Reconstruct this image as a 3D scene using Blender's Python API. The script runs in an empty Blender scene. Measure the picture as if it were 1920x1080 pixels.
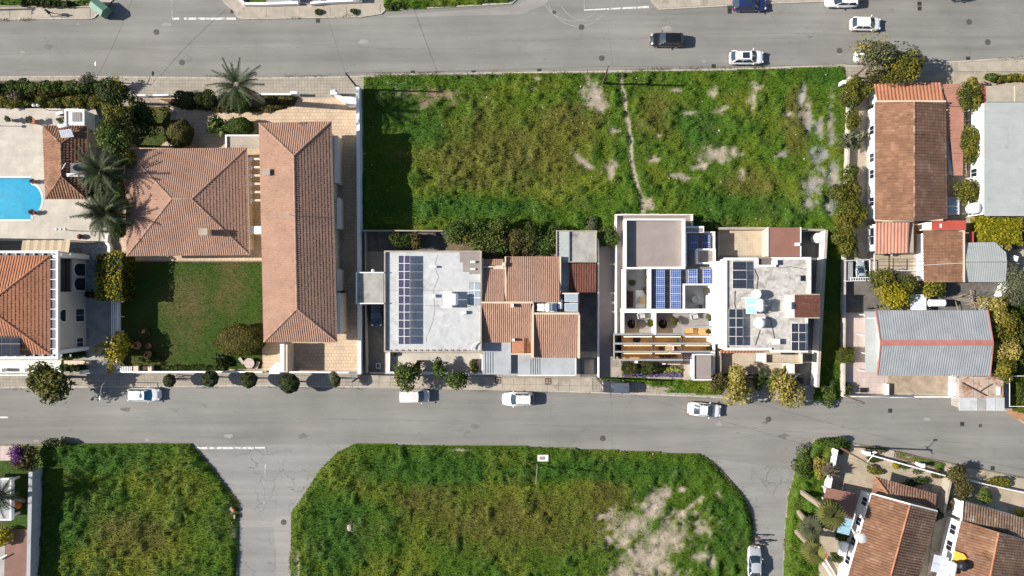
import bpy, bmesh, math, random
import numpy as np
from mathutils import Vector, Matrix
# ---------------------------------------------------------------- camera, light, exposure
scene = bpy.context.scene
COL = scene.collection
HC = 95.0            # camera height in metres
S = 14.0             # photograph pixels per metre on the ground
EL = math.radians(34.0)
cam_d = bpy.data.cameras.new('camera'); cam = bpy.data.objects.new('camera', cam_d); COL.objects.link(cam)
cam.location = (0, 0, HC); cam.rotation_euler = (0, 0, 0)
cam_d.angle_x = 2 * math.atan(960 / S / HC) if hasattr(cam_d, 'angle_x') else 1.0
cam_d.clip_end = 2000
scene.camera = cam
world = bpy.data.worlds.new('World'); scene.world = world; world.use_nodes = True
wn = world.node_tree.nodes; wl = world.node_tree.links
bg = wn.get('Background') or wn.new('ShaderNodeBackground')
sky = wn.new('ShaderNodeTexSky'); sky.sky_type = 'NISHITA'; sky.sun_disc = False
sky.sun_elevation = EL; sky.sun_rotation = math.radians(-90); sky.dust_density = 0.7; sky.ozone_density = 1.0
wl.new(sky.outputs[0], bg.inputs[0]); bg.inputs[1].default_value = 0.068
sun_d = bpy.data.lights.new('sun', 'SUN'); sun = bpy.data.objects.new('sun', sun_d); COL.objects.link(sun)
sun_d.energy = 4.8; sun_d.angle = math.radians(0.5); sun_d.color = (1.0, 0.94, 0.85)
sun.rotation_euler = Vector((math.cos(EL), -0.018, -math.sin(EL))).to_track_quat('-Z', 'Y').to_euler()
scene.view_settings.view_transform = 'Standard'; scene.view_settings.look = 'None'
scene.view_settings.exposure = 0.8; scene.view_settings.gamma = 1; scene.view_settings.use_curve_mapping = False
random.seed(5); rng = np.random.default_rng(5)

# ---------------------------------------------------------------- helpers
def W(px, py, z=0.0):
    k = (HC - z) / HC / S
    return Vector(((px - 960) * k, (540 - py) * k, z))
def prop(o, label=None, cat=None, group=None, kind=None):
    if label: o['label'] = label
    if cat: o['category'] = cat
    if group: o['group'] = group
    if kind: o['kind'] = kind
    return o
def thing(name, label, cat, loc, group=None, rz=0):
    o = bpy.data.objects.new(name, None); COL.objects.link(o); o.location = loc; o.rotation_euler = (0, 0, rz)
    o.empty_display_size = 0.3
    o['_l'] = 1
    del o['_l']
    return prop(o, label, cat, group)
def origin(parent):
    p = Vector((0, 0, 0)); q = parent
    while q is not None:
        p = p + q.location; q = q.parent
    return p
def npmesh(name, V, F, mats, parent=None, attr=None, smooth=False, kind=None, mi=None, local=False, col=None):
    V = np.asarray(V, dtype=np.float32).reshape(-1, 3); F = np.asarray(F, dtype=np.int32)
    if parent is not None and not local:
        V = V - np.array(origin(parent), dtype=np.float32)
    me = bpy.data.meshes.new(name)
    nf, k = F.shape
    me.vertices.add(len(V)); me.vertices.foreach_set('co', V.ravel())
    me.loops.add(nf * k); me.loops.foreach_set('vertex_index', F.ravel())
    me.polygons.add(nf); me.polygons.foreach_set('loop_start', np.arange(nf, dtype=np.int32) * k)
    me.polygons.foreach_set('loop_total', np.full(nf, k, dtype=np.int32))
    me.update(calc_edges=True)
    if attr is not None:
        a = me.attributes.new('v', 'FLOAT', 'FACE'); a.data.foreach_set('value', np.asarray(attr, dtype=np.float32))
    if col is not None:
        a = me.attributes.new('c', 'FLOAT_COLOR', 'FACE' if len(col) == nf else 'POINT')
        c = np.ones((len(col), 4), dtype=np.float32); c[:, :3] = col; a.data.foreach_set('color', c.ravel())
    me.polygons.foreach_set('use_smooth', np.full(nf, smooth))
    for m in (mats if isinstance(mats, (list, tuple)) else [mats]): me.materials.append(m)
    if mi is not None: me.polygons.foreach_set('material_index', np.asarray(mi, dtype=np.int32))
    o = bpy.data.objects.new(name, me); COL.objects.link(o)
    if parent is not None: o.parent = parent
    if kind: o['kind'] = kind
    return o
class MB:
    def __init__(s): s.v = []; s.f = []; s.m = []
    def add(s, vs, fs, mi=0):
        b = len(s.v); s.v += [tuple(v) for v in vs]; s.f += [tuple(b + i for i in f) for f in fs]; s.m += [mi] * len(fs); return s
    def box(s, x0, y0, z0, x1, y1, z1, mi=0):
        if x0 > x1: x0, x1 = x1, x0
        if y0 > y1: y0, y1 = y1, y0
        return s.add([(x0,y0,z0),(x1,y0,z0),(x1,y1,z0),(x0,y1,z0),(x0,y0,z1),(x1,y0,z1),(x1,y1,z1),(x0,y1,z1)],
              [(3,2,1,0),(4,5,6,7),(0,1,5,4),(1,2,6,5),(2,3,7,6),(3,0,4,7)], mi)
    def obox(s, c, ux, hx, hy, z0, z1, mi=0):      # box turned about z; ux = unit direction of its length
        ux = Vector((ux[0], ux[1], 0)).normalized(); uy = Vector((-ux.y, ux.x, 0)); c = Vector((c[0], c[1], 0))
        p = [c - ux*hx - uy*hy, c + ux*hx - uy*hy, c + ux*hx + uy*hy, c - ux*hx + uy*hy]
        return s.prism([(q.x, q.y) for q in p], z0, z1, mi)
    def prism(s, pts, z0, z1, mi=0):
        n = len(pts); ar = sum(pts[i][0]*pts[(i+1)%n][1] - pts[(i+1)%n][0]*pts[i][1] for i in range(n))
        if ar < 0: pts = list(pts)[::-1]
        vs = [(p[0], p[1], z0) for p in pts] + [(p[0], p[1], z1) for p in pts]
        fs = [tuple(range(n-1, -1, -1)), tuple(range(n, 2*n))] + [(i, (i+1)%n, n+(i+1)%n, n+i) for i in range(n)]
        return s.add(vs, fs, mi)
    def bar(s, p0, p1, r, r1=None, n=6, mi=0):
        p0 = Vector(p0); p1 = Vector(p1); r1 = r if r1 is None else r1
        d = (p1 - p0).normalized(); a = d.orthogonal().normalized(); b = d.cross(a)
        vs = []
        for p, q in ((p0, r), (p1, r1)):
            for i in range(n):
                t = 2*math.pi*i/n; vs.append(p + a*math.cos(t)*q + b*math.sin(t)*q)
        return s.add(vs, [tuple(range(n-1,-1,-1)), tuple(range(n,2*n))] + [(i,(i+1)%n,n+(i+1)%n,n+i) for i in range(n)], mi)
    def ell(s, c, r, nu=12, nv=7, mi=0, z0=-1.0):
        c = Vector(c); vs = []; fs = []
        for j in range(nv+1):
            ph = -math.pi/2*abs(z0) + (math.pi/2 + math.pi/2*abs(z0))*j/nv if z0 > -1 else -math.pi/2 + math.pi*j/nv
            for i in range(nu):
                th = 2*math.pi*i/nu
                vs.append((c.x + r[0]*math.cos(ph)*math.cos(th), c.y + r[1]*math.cos(ph)*math.sin(th), c.z + r[2]*math.sin(ph)))
        for j in range(nv):
            for i in range(nu): fs.append((j*nu+i, j*nu+(i+1)%nu, (j+1)*nu+(i+1)%nu, (j+1)*nu+i))
        return s.add(vs, fs, mi)
    def lathe(s, c, prof, n=16, mi=0):
        vs = []; fs = []
        for (r, z) in prof:
            for i in range(n):
                t = 2*math.pi*i/n; vs.append((c[0]+r*math.cos(t), c[1]+r*math.sin(t), c[2]+z))
        for j in range(len(prof)-1):
            for i in range(n): fs.append((j*n+i, j*n+(i+1)%n, (j+1)*n+(i+1)%n, (j+1)*n+i))
        return s.add(vs, fs, mi)
    def out(s, name, mats, parent=None, kind=None, smooth=False, bevel=0, local=False, auto=False):
        off = Vector((0,0,0)) if (parent is None or local) else origin(parent)
        me = bpy.data.meshes.new(name)
        me.from_pydata([(v[0]-off.x, v[1]-off.y, v[2]-off.z) for v in s.v], [], s.f)
        for m in (mats if isinstance(mats, (list, tuple)) else [mats]): me.materials.append(m)
        me.polygons.foreach_set('material_index', s.m)
        if smooth: me.polygons.foreach_set('use_smooth', [True]*len(s.f))
        me.update()
        o = bpy.data.objects.new(name, me); COL.objects.link(o)
        if parent is not None: o.parent = parent
        if kind: o['kind'] = kind
        if bevel:
            b = o.modifiers.new('bevel', 'BEVEL'); b.width = bevel; b.segments = 2; b.limit_method = 'ANGLE'
        return o
def copy_tree(o, parent=None):
    c = o.copy(); COL.objects.link(c); c.parent = parent
    for ch in list(o.children): copy_tree(ch, c)
    return c
# ---------------------------------------------------------------- materials
def nt(m): return m.node_tree.nodes, m.node_tree.links
def base_mat(name, rough=0.8, metal=0.0, spec=0.4):
    m = bpy.data.materials.new(name); m.use_nodes = True
    b = m.node_tree.nodes['Principled BSDF']; b.inputs['Roughness'].default_value = rough
    b.inputs['Metallic'].default_value = metal; b.inputs['Specular IOR Level'].default_value = spec
    return m, b
def pos_noise(m, scale, detail=4, rough=0.6, stretch=(1,1,1), rot=0.0, dist=0.0):
    N, L = nt(m); g = N.new('ShaderNodeNewGeometry'); mp = N.new('ShaderNodeMapping'); n = N.new('ShaderNodeTexNoise')
    mp.inputs['Scale'].default_value = stretch; mp.inputs['Rotation'].default_value = (0,0,rot)
    L.new(g.outputs['Position'], mp.inputs[0]); L.new(mp.outputs[0], n.inputs['Vector'])
    n.inputs['Scale'].default_value = scale; n.inputs['Detail'].default_value = detail; n.inputs['Roughness'].default_value = rough
    n.inputs['Distortion'].default_value = dist
    return n
def ramp(m, src, stops):
    N, L = nt(m); r = N.new('ShaderNodeValToRGB'); L.new(src, r.inputs[0]); e = r.color_ramp.elements
    while len(e) < len(stops): e.new(0.5)
    for i, (p, c) in enumerate(stops):
        e[i].position = p; e[i].color = (*c, 1) if len(c) == 3 else c
    return r
def mixc(m, fac, a, b, mode='MIX'):
    N, L = nt(m); x = N.new('ShaderNodeMix'); x.data_type = 'RGBA'; x.blend_type = mode
    for s, t in ((fac, 0), (a, 6), (b, 7)):
        if hasattr(s, 'links'): L.new(s, x.inputs[t])
        elif t == 0: x.inputs[0].default_value = s
        else: x.inputs[t].default_value = (*s, 1)
    return x.outputs[2]
def g3(v): return (v, v, v)
def bump(m, b, h, strength=0.3, dist=0.05):
    N, L = nt(m); bp = N.new('ShaderNodeBump'); bp.inputs['Strength'].default_value = strength; bp.inputs['Distance'].default_value = dist
    L.new(h, bp.inputs['Height']); L.new(bp.outputs[0], b.inputs['Normal'])
def noisy(name, c, var=0.25, scale=1.5, fine=12.0, rough=0.85, metal=0.0, bumpv=0.2, spec=0.3, stretch=(1,1,1), stain=None, stain_amt=(0.55, 0.75), stain_scale=0.5):
    m, b = base_mat(name, rough, metal, spec); N, L = nt(m)
    n1 = pos_noise(m, scale, 5, 0.6, stretch); n2 = pos_noise(m, fine, 3, 0.7)
    lo = tuple(x*(1-var) for x in c); hi = tuple(min(1, x*(1+var)) for x in c)
    r = ramp(m, n1.outputs[0], [(0.3, lo), (0.7, hi)])
    r2 = ramp(m, n2.outputs[0], [(0.3, g3(1-var*0.5)), (0.7, g3(1+var*0.4))])
    out = mixc(m, 1.0, r.outputs[0], r2.outputs[0], 'MULTIPLY')
    if stain:
        n3 = pos_noise(m, stain_scale, 6, 0.65, dist=0.6); r3 = ramp(m, n3.outputs[0], [(stain_amt[0], g3(0)), (stain_amt[1], g3(1))])
        out = mixc(m, r3.outputs[0], out, stain)
    L.new(out, b.inputs['Base Color'])
    if bumpv: bump(m, b, n2.outputs[0], bumpv, 0.03)
    return m
def attr_mat(name, stops, rough=0.7, trans=0.0, noise=0.25, nscale=0.8, spec=0.2):
    m, b = base_mat(name, rough, 0, spec); N, L = nt(m); a = N.new('ShaderNodeAttribute'); a.attribute_name = 'v'
    r = ramp(m, a.outputs['Fac'], stops); n = pos_noise(m, nscale, 5)
    r2 = ramp(m, n.outputs[0], [(0.3, g3(1-noise)), (0.7, g3(1+noise))])
    c = mixc(m, 1.0, r.outputs[0], r2.outputs[0], 'MULTIPLY'); L.new(c, b.inputs['Base Color'])
    if trans:
        t = N.new('ShaderNodeBsdfTranslucent'); mx = N.new('ShaderNodeMixShader'); mx.inputs[0].default_value = trans
        L.new(c, t.inputs[0]); L.new(b.outputs[0], mx.inputs[1]); L.new(t.outputs[0], mx.inputs[2])
        o = [x for x in N if x.type == 'OUTPUT_MATERIAL'][0]; L.new(mx.outputs[0], o.inputs[0])
    return m
def grid_mat(name, c1, c2, mortar, w, h, ms=0.02, rough=0.8, rot=0.0, offset=0.5, obj=False, bumpv=0.3, stain=None):
    m, b = base_mat(name, rough); N, L = nt(m)
    if obj:
        g = N.new('ShaderNodeTexCoord'); src = g.outputs['Object']
    else:
        g = N.new('ShaderNodeNewGeometry'); src = g.outputs['Position']
    mp = N.new('ShaderNodeMapping'); mp.inputs['Rotation'].default_value = (0, 0, rot); L.new(src, mp.inputs[0])
    t = N.new('ShaderNodeTexBrick'); L.new(mp.outputs[0], t.inputs['Vector']); t.offset = offset
    t.inputs['Scale'].default_value = 1.0; t.inputs['Brick Width'].default_value = w; t.inputs['Row Height'].default_value = h
    t.inputs['Mortar Size'].default_value = ms; t.inputs['Color1'].default_value = (*c1, 1); t.inputs['Color2'].default_value = (*c2, 1)
    t.inputs['Mortar'].default_value = (*mortar, 1); t.inputs['Mortar Smooth'].default_value = 0.2
    n = pos_noise(m, 0.6, 6, 0.65); r = ramp(m, n.outputs[0], [(0.3, g3(0.8)), (0.7, g3(1.12))])
    out = mixc(m, 1.0, t.outputs[0], r.outputs[0], 'MULTIPLY')
    if stain:
        n3 = pos_noise(m, 0.35, 7, 0.7, dist=0.5); r3 = ramp(m, n3.outputs[0], [(0.55, g3(0)), (0.72, g3(0.8))]); out = mixc(m, r3.outputs[0], out, stain)
    L.new(out, b.inputs['Base Color'])
    if bumpv:
        inv = N.new('ShaderNodeMath'); inv.operation = 'SUBTRACT'; inv.inputs[0].default_value = 1; L.new(t.outputs['Fac'], inv.inputs[1])
        bump(m, b, inv.outputs[0], bumpv, 0.02)
    return m
M = {}
# asphalt
def asphalt(name, c, crack=0.0, crack_scale=0.35, warm=(0.27,0.235,0.19)):
    m, b = base_mat(name, 0.85, 0, 0.25); N, L = nt(m)
    n1 = pos_noise(m, 0.35, 6, 0.65, (0.10, 1.8, 1)); r1 = ramp(m, n1.outputs[0], [(0.3, tuple(x*0.82 for x in c)), (0.7, tuple(x*1.14 for x in c))])
    n2 = pos_noise(m, 0.09, 5, 0.6); r2 = ramp(m, n2.outputs[0], [(0.35, g3(0.88)), (0.65, g3(1.10))])
    n3 = pos_noise(m, 9, 3, 0.8); r3 = ramp(m, n3.outputs[0], [(0.25, g3(0.86)), (0.75, g3(1.12))])
    out = mixc(m, 1, r1.outputs[0], r2.outputs[0], 'MULTIPLY'); out = mixc(m, 1, out, r3.outputs[0], 'MULTIPLY')
    n5 = pos_noise(m, 0.5, 6, 0.7, (0.5, 1, 1), dist=0.8); r5 = ramp(m, n5.outputs[0], [(0.6, g3(0)), (0.78, g3(0.35))])
    out = mixc(m, r5.outputs[0], out, warm)
    n7 = pos_noise(m, 0.8, 5, 0.7, (0.6, 1, 1), dist=1.0); r7 = ramp(m, n7.outputs[0], [(0.27, g3(0.5)), (0.38, g3(0))]); out = mixc(m, r7.outputs[0], out, (0.1, 0.097, 0.09))
    g = N.new('ShaderNodeNewGeometry'); nd = pos_noise(m, 0.7, 3); ad = N.new('ShaderNodeVectorMath'); ad.operation = 'ADD'
    sb = N.new('ShaderNodeVectorMath'); sb.operation = 'SCALE'; sb.inputs['Scale'].default_value = 2.2
    L.new(nd.outputs['Color'], sb.inputs[0]); L.new(g.outputs['Position'], ad.inputs[0]); L.new(sb.outputs[0], ad.inputs[1])
    v = N.new('ShaderNodeTexVoronoi'); v.feature = 'DISTANCE_TO_EDGE'; v.inputs['Scale'].default_value = crack_scale; L.new(ad.outputs[0], v.inputs['Vector'])
    r4 = ramp(m, v.outputs['Distance'], [(0.006, g3(1)), (0.022, g3(0))])
    n6 = pos_noise(m, 0.25, 3); r6 = ramp(m, n6.outputs[0], [(0.42 if crack > 0.5 else 0.5, g3(0)), (0.6, g3(crack))])
    mul = mixc(m, 1, r4.outputs[0], r6.outputs[0], 'MULTIPLY')
    out = mixc(m, mul, out, (0.11, 0.105, 0.098))
    L.new(out, b.inputs['Base Color']); bump(m, b, n3.outputs[0], 0.25, 0.02)
    return m
M['asphalt'] = asphalt('asphalt', (0.213, 0.204, 0.188), 0.12, 0.09)
M['asphalt_old'] = asphalt('old_cracked_asphalt', (0.238, 0.232, 0.22), 0.9, 0.42)
M['asphalt_patch'] = asphalt('light_asphalt_patch', (0.27, 0.255, 0.238), 0.15, 0.2)
M['paint'] = noisy('road_paint', (0.62, 0.6, 0.57), 0.15, 2, 8, 0.8, stain=(0.3,0.28,0.26), stain_scale=1.6, stain_amt=(0.5,0.6))
M['paint_worn'] = noisy('worn_road_paint', (0.42,0.41,0.39), 0.15, 2, 8, 0.8, stain=(0.235,0.228,0.216), stain_scale=1.4, stain_amt=(0.42,0.5))
M['pave'] = grid_mat('pavement_concrete', (0.30,0.265,0.215), (0.335,0.295,0.24), (0.16,0.14,0.12), 0.42, 0.42, 0.018, offset=0, stain=(0.22,0.195,0.16))
M['slab'] = noisy('slab_concrete', (0.36,0.315,0.255), 0.16, 0.8, 9, 0.85, stain=(0.22,0.19,0.155), stain_scale=0.5)
M['kerb'] = noisy('kerb_concrete', (0.42,0.38,0.32), 0.2, 1.2, 9)
M['concrete'] = noisy('grey_concrete', (0.33,0.315,0.29), 0.2, 0.7, 9, stain=(0.17,0.155,0.14), stain_scale=0.55)
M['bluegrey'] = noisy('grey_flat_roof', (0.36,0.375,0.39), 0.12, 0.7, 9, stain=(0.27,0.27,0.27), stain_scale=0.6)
M['palecon'] = noisy('pale_roof_coating', (0.47,0.475,0.48), 0.14, 0.5, 7, stain=(0.34,0.335,0.32), stain_scale=0.5, stain_amt=(0.5,0.7))
M['dirtycon'] = noisy('stained_roof_concrete', (0.47,0.45,0.42), 0.18, 1.6, 6, stain=(0.27,0.25,0.225), stain_scale=1.1, stain_amt=(0.46,0.66))
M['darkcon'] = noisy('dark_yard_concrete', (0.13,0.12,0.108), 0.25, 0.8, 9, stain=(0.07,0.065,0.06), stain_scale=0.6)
M['white'] = noisy('white_render', (0.8,0.79,0.77), 0.04, 0.7, 6, 0.75, bumpv=0.08)
M['whiteold'] = noisy('weathered_white_render', (0.68,0.66,0.62), 0.10, 0.8, 6, 0.8, bumpv=0.1, stain=(0.42,0.39,0.35), stain_scale=0.8, stain_amt=(0.55,0.75))
M['oldwall'] = noisy('old_cream_wall', (0.47,0.43,0.37), 0.12, 0.8, 6, 0.8, bumpv=0.1, stain=(0.3,0.26,0.22), stain_scale=0.9, stain_amt=(0.5,0.7))
M['cream'] = noisy('cream_render', (0.58,0.48,0.36), 0.07, 0.8, 6, 0.8, bumpv=0.1)
M['beige'] = noisy('beige_render', (0.55,0.48,0.41), 0.07, 0.7, 6, 0.8, bumpv=0.1)
M['courtyard'] = grid_mat('peach_courtyard_tile', (0.50,0.375,0.26), (0.56,0.43,0.30), (0.3,0.225,0.165), 0.46, 0.46, 0.022, stain=(0.42,0.30,0.2))
M['courtdark'] = grid_mat('grey_brown_paver', (0.31,0.24,0.185), (0.38,0.30,0.23), (0.16,0.125,0.1), 0.46, 0.34, 0.025, stain=(0.22,0.165,0.13))
M['patio'] = grid_mat('cream_patio_tile', (0.45,0.41,0.36), (0.48,0.437,0.38), (0.385,0.35,0.30), 1.1, 1.1, 0.012, offset=0)
M['pink'] = grid_mat('pink_patio_tile', (0.47,0.375,0.34), (0.50,0.40,0.36), (0.34,0.27,0.25), 0.6, 0.6, 0.014, offset=0, stain=(0.36,0.26,0.22))
M['beigetile'] = grid_mat('beige_patio_tile', (0.45,0.37,0.28), (0.48,0.40,0.3), (0.36,0.29,0.22), 0.35, 0.35, 0.014, offset=0)
M['stonepave'] = noisy('grey_rubble_paving', (0.27,0.28,0.29), 0.3, 2.5, 6, bumpv=0.6, stain=(0.13,0.135,0.14), stain_scale=3.0, stain_amt=(0.5,0.6))
M['soil'] = noisy('pale_soil', (0.34,0.27,0.20), 0.25, 0.8, 10, 0.95, bumpv=0.6, stain=(0.2,0.15,0.1), stain_scale=0.5)
M['rough_field'] = noisy('rough_green_field', (0.075,0.105,0.018), 0.35, 0.5, 8, 0.95, bumpv=0.6, stain=(0.14,0.115,0.06), stain_scale=0.15)
M['soildark'] = noisy('brown_soil', (0.14,0.10,0.065), 0.3, 0.8, 10, 0.95, bumpv=0.6, stain=(0.05,0.06,0.025), stain_scale=0.7)
M['yard'] = noisy('dusty_yard_floor', (0.36,0.30,0.225), 0.18, 0.6, 9, 0.9, bumpv=0.3, stain=(0.2,0.165,0.125), stain_scale=0.4)
M['taupe'] = noisy('taupe_screed', (0.265,0.225,0.205), 0.10, 0.5, 9, 0.8, bumpv=0.1, stain=(0.33,0.29,0.26), stain_scale=0.35, stain_amt=(0.5,0.8))
M['taupedark'] = noisy('dark_taupe_driveway', (0.145,0.122,0.12), 0.12, 0.5, 9, 0.8, bumpv=0.1)
M['greyfloor'] = noisy('grey_terrace_floor', (0.235,0.23,0.225), 0.10, 0.6, 9, 0.7, bumpv=0.1)
M['deck'] = noisy('grey_roof_membrane', (0.16,0.155,0.16), 0.10, 0.6, 9, 0.8, bumpv=0.1)
M['wood'] = noisy('oak_boards', (0.42,0.27,0.12), 0.15, 2, 14, 0.5, stretch=(0.2,3,1), bumpv=0.1)
M['darkwood'] = noisy('dark_timber', (0.07,0.045,0.03), 0.3, 3, 14, 0.7)
M['polewood'] = noisy('pole_wood', (0.12,0.075,0.05), 0.3, 3, 14, 0.9)
M['steel'] = base_mat('grey_steel', 0.45, 0.6)[0]; M['steel'].node_tree.nodes['Principled BSDF'].inputs['Base Color'].default_value = (0.4,0.41,0.42,1)
M['beam'] = noisy('grey_beam_paint', (0.28,0.285,0.295), 0.08, 1, 8, 0.6)
def plain(name, c, rough=0.6, metal=0.0, spec=0.4, var=0.06):
    return noisy(name, c, var, 1.5, 9, rough, metal, 0, spec)
M['tank'] = plain('white_tank_plastic', (0.82,0.82,0.82), 0.4)
M['panelblue'] = plain('pale_blue_collector_glass', (0.28,0.45,0.55), 0.15)
M['panelpale'] = plain('pale_collector_glass', (0.48,0.52,0.58), 0.12)
M['panelgrey'] = plain('grey_collector_glass', (0.33,0.38,0.42), 0.15)
M['metalw'] = plain('white_metal', (0.75,0.75,0.75), 0.4)
M['black'] = plain('black_plastic', (0.015,0.015,0.017), 0.5)
M['glassdark'] = plain('dark_glass', (0.012,0.018,0.028), 0.06, 0, 0.8)
M['glasscar'] = plain('car_glass', (0.02,0.035,0.05), 0.05, 0, 0.9)
M['glassblue'] = plain('blue_car_glass', (0.02,0.16,0.26), 0.08, 0, 0.9)
M['terracotta'] = plain('terracotta', (0.34,0.14,0.08), 0.85)
M['maroon'] = plain('maroon_plant', (0.12,0.03,0.03), 0.8)
M['canvas'] = noisy('beige_canvas', (0.46,0.37,0.26), 0.06, 1, 8, 0.85)
M['orange'] = plain('orange_plastic', (0.7,0.16,0.03), 0.5)
M['redmetal'] = noisy('red_sheet_metal', (0.42,0.085,0.06), 0.12, 1, 7, 0.55)
M['redridge'] = noisy('faded_red_flashing', (0.40,0.16,0.13), 0.12, 1, 7, 0.6)
M['brownmetal'] = noisy('brown_sheet_roof', (0.25,0.125,0.095), 0.07, 0.8, 7, 0.6, stain=(0.2,0.10,0.08), stain_scale=0.4)
M['rust'] = noisy('rusty_sheet', (0.42,0.33,0.27), 0.2, 1.2, 7, 0.8, stain=(0.25,0.11,0.06), stain_scale=0.8, stain_amt=(0.48,0.62))
M['rubber'] = plain('tyre_rubber', (0.02,0.02,0.02), 0.9)
M['lamp_red'] = plain('tail_lamp_red', (0.4,0.01,0.01), 0.2)
M['lamp_clear'] = plain('lamp_glass', (0.6,0.6,0.62), 0.1)
M['binn'] = noisy('green_container', (0.13,0.24,0.18), 0.1, 2, 9, 0.5)
M['iron'] = noisy('cast_iron', (0.085,0.075,0.068), 0.25, 4, 20, 0.7)
M['fabric'] = plain('grey_fabric', (0.42,0.42,0.42), 0.9)
M['bedwhite'] = plain('white_fabric', (0.7,0.68,0.64), 0.9)
M['skin'] = plain('skin', (0.45,0.27,0.19), 0.6)
M['hair'] = plain('dark_hair', (0.02,0.014,0.01), 0.7)
M['clothdark'] = plain('dark_cloth', (0.02,0.023,0.035), 0.9)
M['clothbrown'] = plain('brown_cloth', (0.06,0.035,0.03), 0.9)
def water_mat():
    m, b = base_mat('pool_water', 0.05, 0, 0.5); N, L = nt(m); b.inputs['Base Color'].default_value = (0.02,0.1,0.14,1)
    n = pos_noise(m, 2.2, 3); bump(m, b, n.outputs[0], 0.8, 0.12); t = N.new('ShaderNodeBsdfTransparent'); t.inputs[0].default_value = (0.55,0.93,1,1)
    mx = N.new('ShaderNodeMixShader'); mx.inputs[0].default_value = 0.14; L.new(t.outputs[0], mx.inputs[1]); L.new(b.outputs[0], mx.inputs[2])
    o = [x for x in N if x.type == 'OUTPUT_MATERIAL'][0]; L.new(mx.outputs[0], o.inputs[0]); return m
M['water'] = water_mat()
M['pooltile'] = grid_mat('pool_mosaic', (0.035,0.31,0.50), (0.05,0.37,0.57), (0.09,0.42,0.6), 0.3, 0.3, 0.01, rough=0.4, offset=0)
def emis(name, c, s):
    m = bpy.data.materials.new(name); m.use_nodes = True; b = m.node_tree.nodes['Principled BSDF']
    b.inputs['Base Color'].default_value = (*c, 1); b.inputs['Emission Color'].default_value = (*c, 1); b.inputs['Emission Strength'].default_value = s; return m
M['led'] = emis('warm_led_strip', (1.0, 0.62, 0.28), 4)
# pv cells: object coordinates of a shared panel mesh
def pv_mat(name, cell, line, cw, ch, ms):
    return grid_mat(name, cell, tuple(x*1.15 for x in cell), line, cw, ch, ms, rough=0.12, offset=0, obj=True, bumpv=0)
M['pv_dark'] = pv_mat('dark_solar_cells', (0.012,0.016,0.03), (0.12,0.13,0.15), 0.17, 0.17, 0.008)
M['pv_violet'] = pv_mat('violet_solar_cells', (0.035,0.036,0.07), (0.2,0.19,0.26), 0.17, 0.17, 0.008)
M['pv_blue'] = pv_mat('blue_solar_cells', (0.014,0.045,0.19), (0.36,0.43,0.56), 0.26, 0.26, 0.02)
# roof tiles (attribute v = shade of the single tile)
def tmat(name, a, b, c, noise=0.2):
    m = attr_mat(name, [(0.0, a), (0.55, b), (1.0, c)], 0.85, 0, noise, 0.5); N, L = nt(m); bs = N['Principled BSDF']; src = bs.inputs['Base Color'].links[0].from_socket
    n = pos_noise(m, 0.9, 7, 0.75, dist=0.4); r = ramp(m, n.outputs[0], [(0.56, g3(0)), (0.74, g3(0.55))]); dk = tuple(x*0.45+0.02 for x in b)
    n2 = pos_noise(m, 6.0, 4, 0.8); r2 = ramp(m, n2.outputs[0], [(0.62, g3(0)), (0.75, g3(0.5))]); lt = tuple(min(.6, x*1.5+.05) for x in b)
    out = mixc(m, r.outputs[0], src, dk); out = mixc(m, r2.outputs[0], out, lt); L.new(out, bs.inputs['Base Color']); return m
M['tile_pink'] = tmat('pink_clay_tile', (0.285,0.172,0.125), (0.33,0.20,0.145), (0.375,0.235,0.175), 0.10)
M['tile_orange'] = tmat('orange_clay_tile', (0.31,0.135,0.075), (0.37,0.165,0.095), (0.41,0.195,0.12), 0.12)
M['tile_brown'] = tmat('weathered_shaded_tile', (0.11,0.065,0.045), (0.19,0.108,0.075), (0.32,0.21,0.155), 0.22)
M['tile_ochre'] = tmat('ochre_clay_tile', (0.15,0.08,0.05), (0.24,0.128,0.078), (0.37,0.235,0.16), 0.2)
M['tile_dark'] = tmat('mossy_shaded_tile', (0.10,0.065,0.045), (0.16,0.105,0.075), (0.30,0.24,0.19), 0.3)
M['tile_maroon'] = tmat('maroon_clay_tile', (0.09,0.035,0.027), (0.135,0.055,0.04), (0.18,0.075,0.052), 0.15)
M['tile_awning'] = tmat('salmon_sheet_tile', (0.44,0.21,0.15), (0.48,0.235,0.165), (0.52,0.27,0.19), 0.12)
M['sheet_grey'] = tmat('grey_corrugated_sheet', (0.235,0.25,0.265), (0.26,0.275,0.29), (0.29,0.30,0.31), 0.12)
M['sheet_pale'] = tmat('pale_corrugated_sheet', (0.29,0.31,0.305), (0.31,0.33,0.325), (0.34,0.355,0.35), 0.08)
# leaves
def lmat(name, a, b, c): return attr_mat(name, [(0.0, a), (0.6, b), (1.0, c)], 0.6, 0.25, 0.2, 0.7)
M['l_citrus'] = lmat('citrus_leaf', (0.028,0.048,0.010), (0.085,0.098,0.016), (0.21,0.175,0.02))
M['l_dark'] = lmat('dark_green_leaf', (0.012,0.028,0.007), (0.035,0.058,0.013), (0.075,0.09,0.02))
M['l_green'] = lmat('mid_green_leaf', (0.022,0.05,0.009), (0.055,0.095,0.018), (0.12,0.15,0.03))
M['l_olive'] = lmat('grey_green_leaf', (0.05,0.06,0.03), (0.10,0.11,0.06), (0.18,0.185,0.11))
M['l_yellow'] = lmat('yellow_green_leaf', (0.11,0.12,0.008), (0.26,0.23,0.012), (0.42,0.33,0.02))
M['l_lemon'] = lmat('lemon_leaf', (0.10,0.11,0.015), (0.26,0.22,0.045), (0.42,0.34,0.10))
M['l_conifer'] = lmat('conifer_needle', (0.028,0.038,0.009), (0.085,0.09,0.018), (0.19,0.175,0.04))
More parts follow.
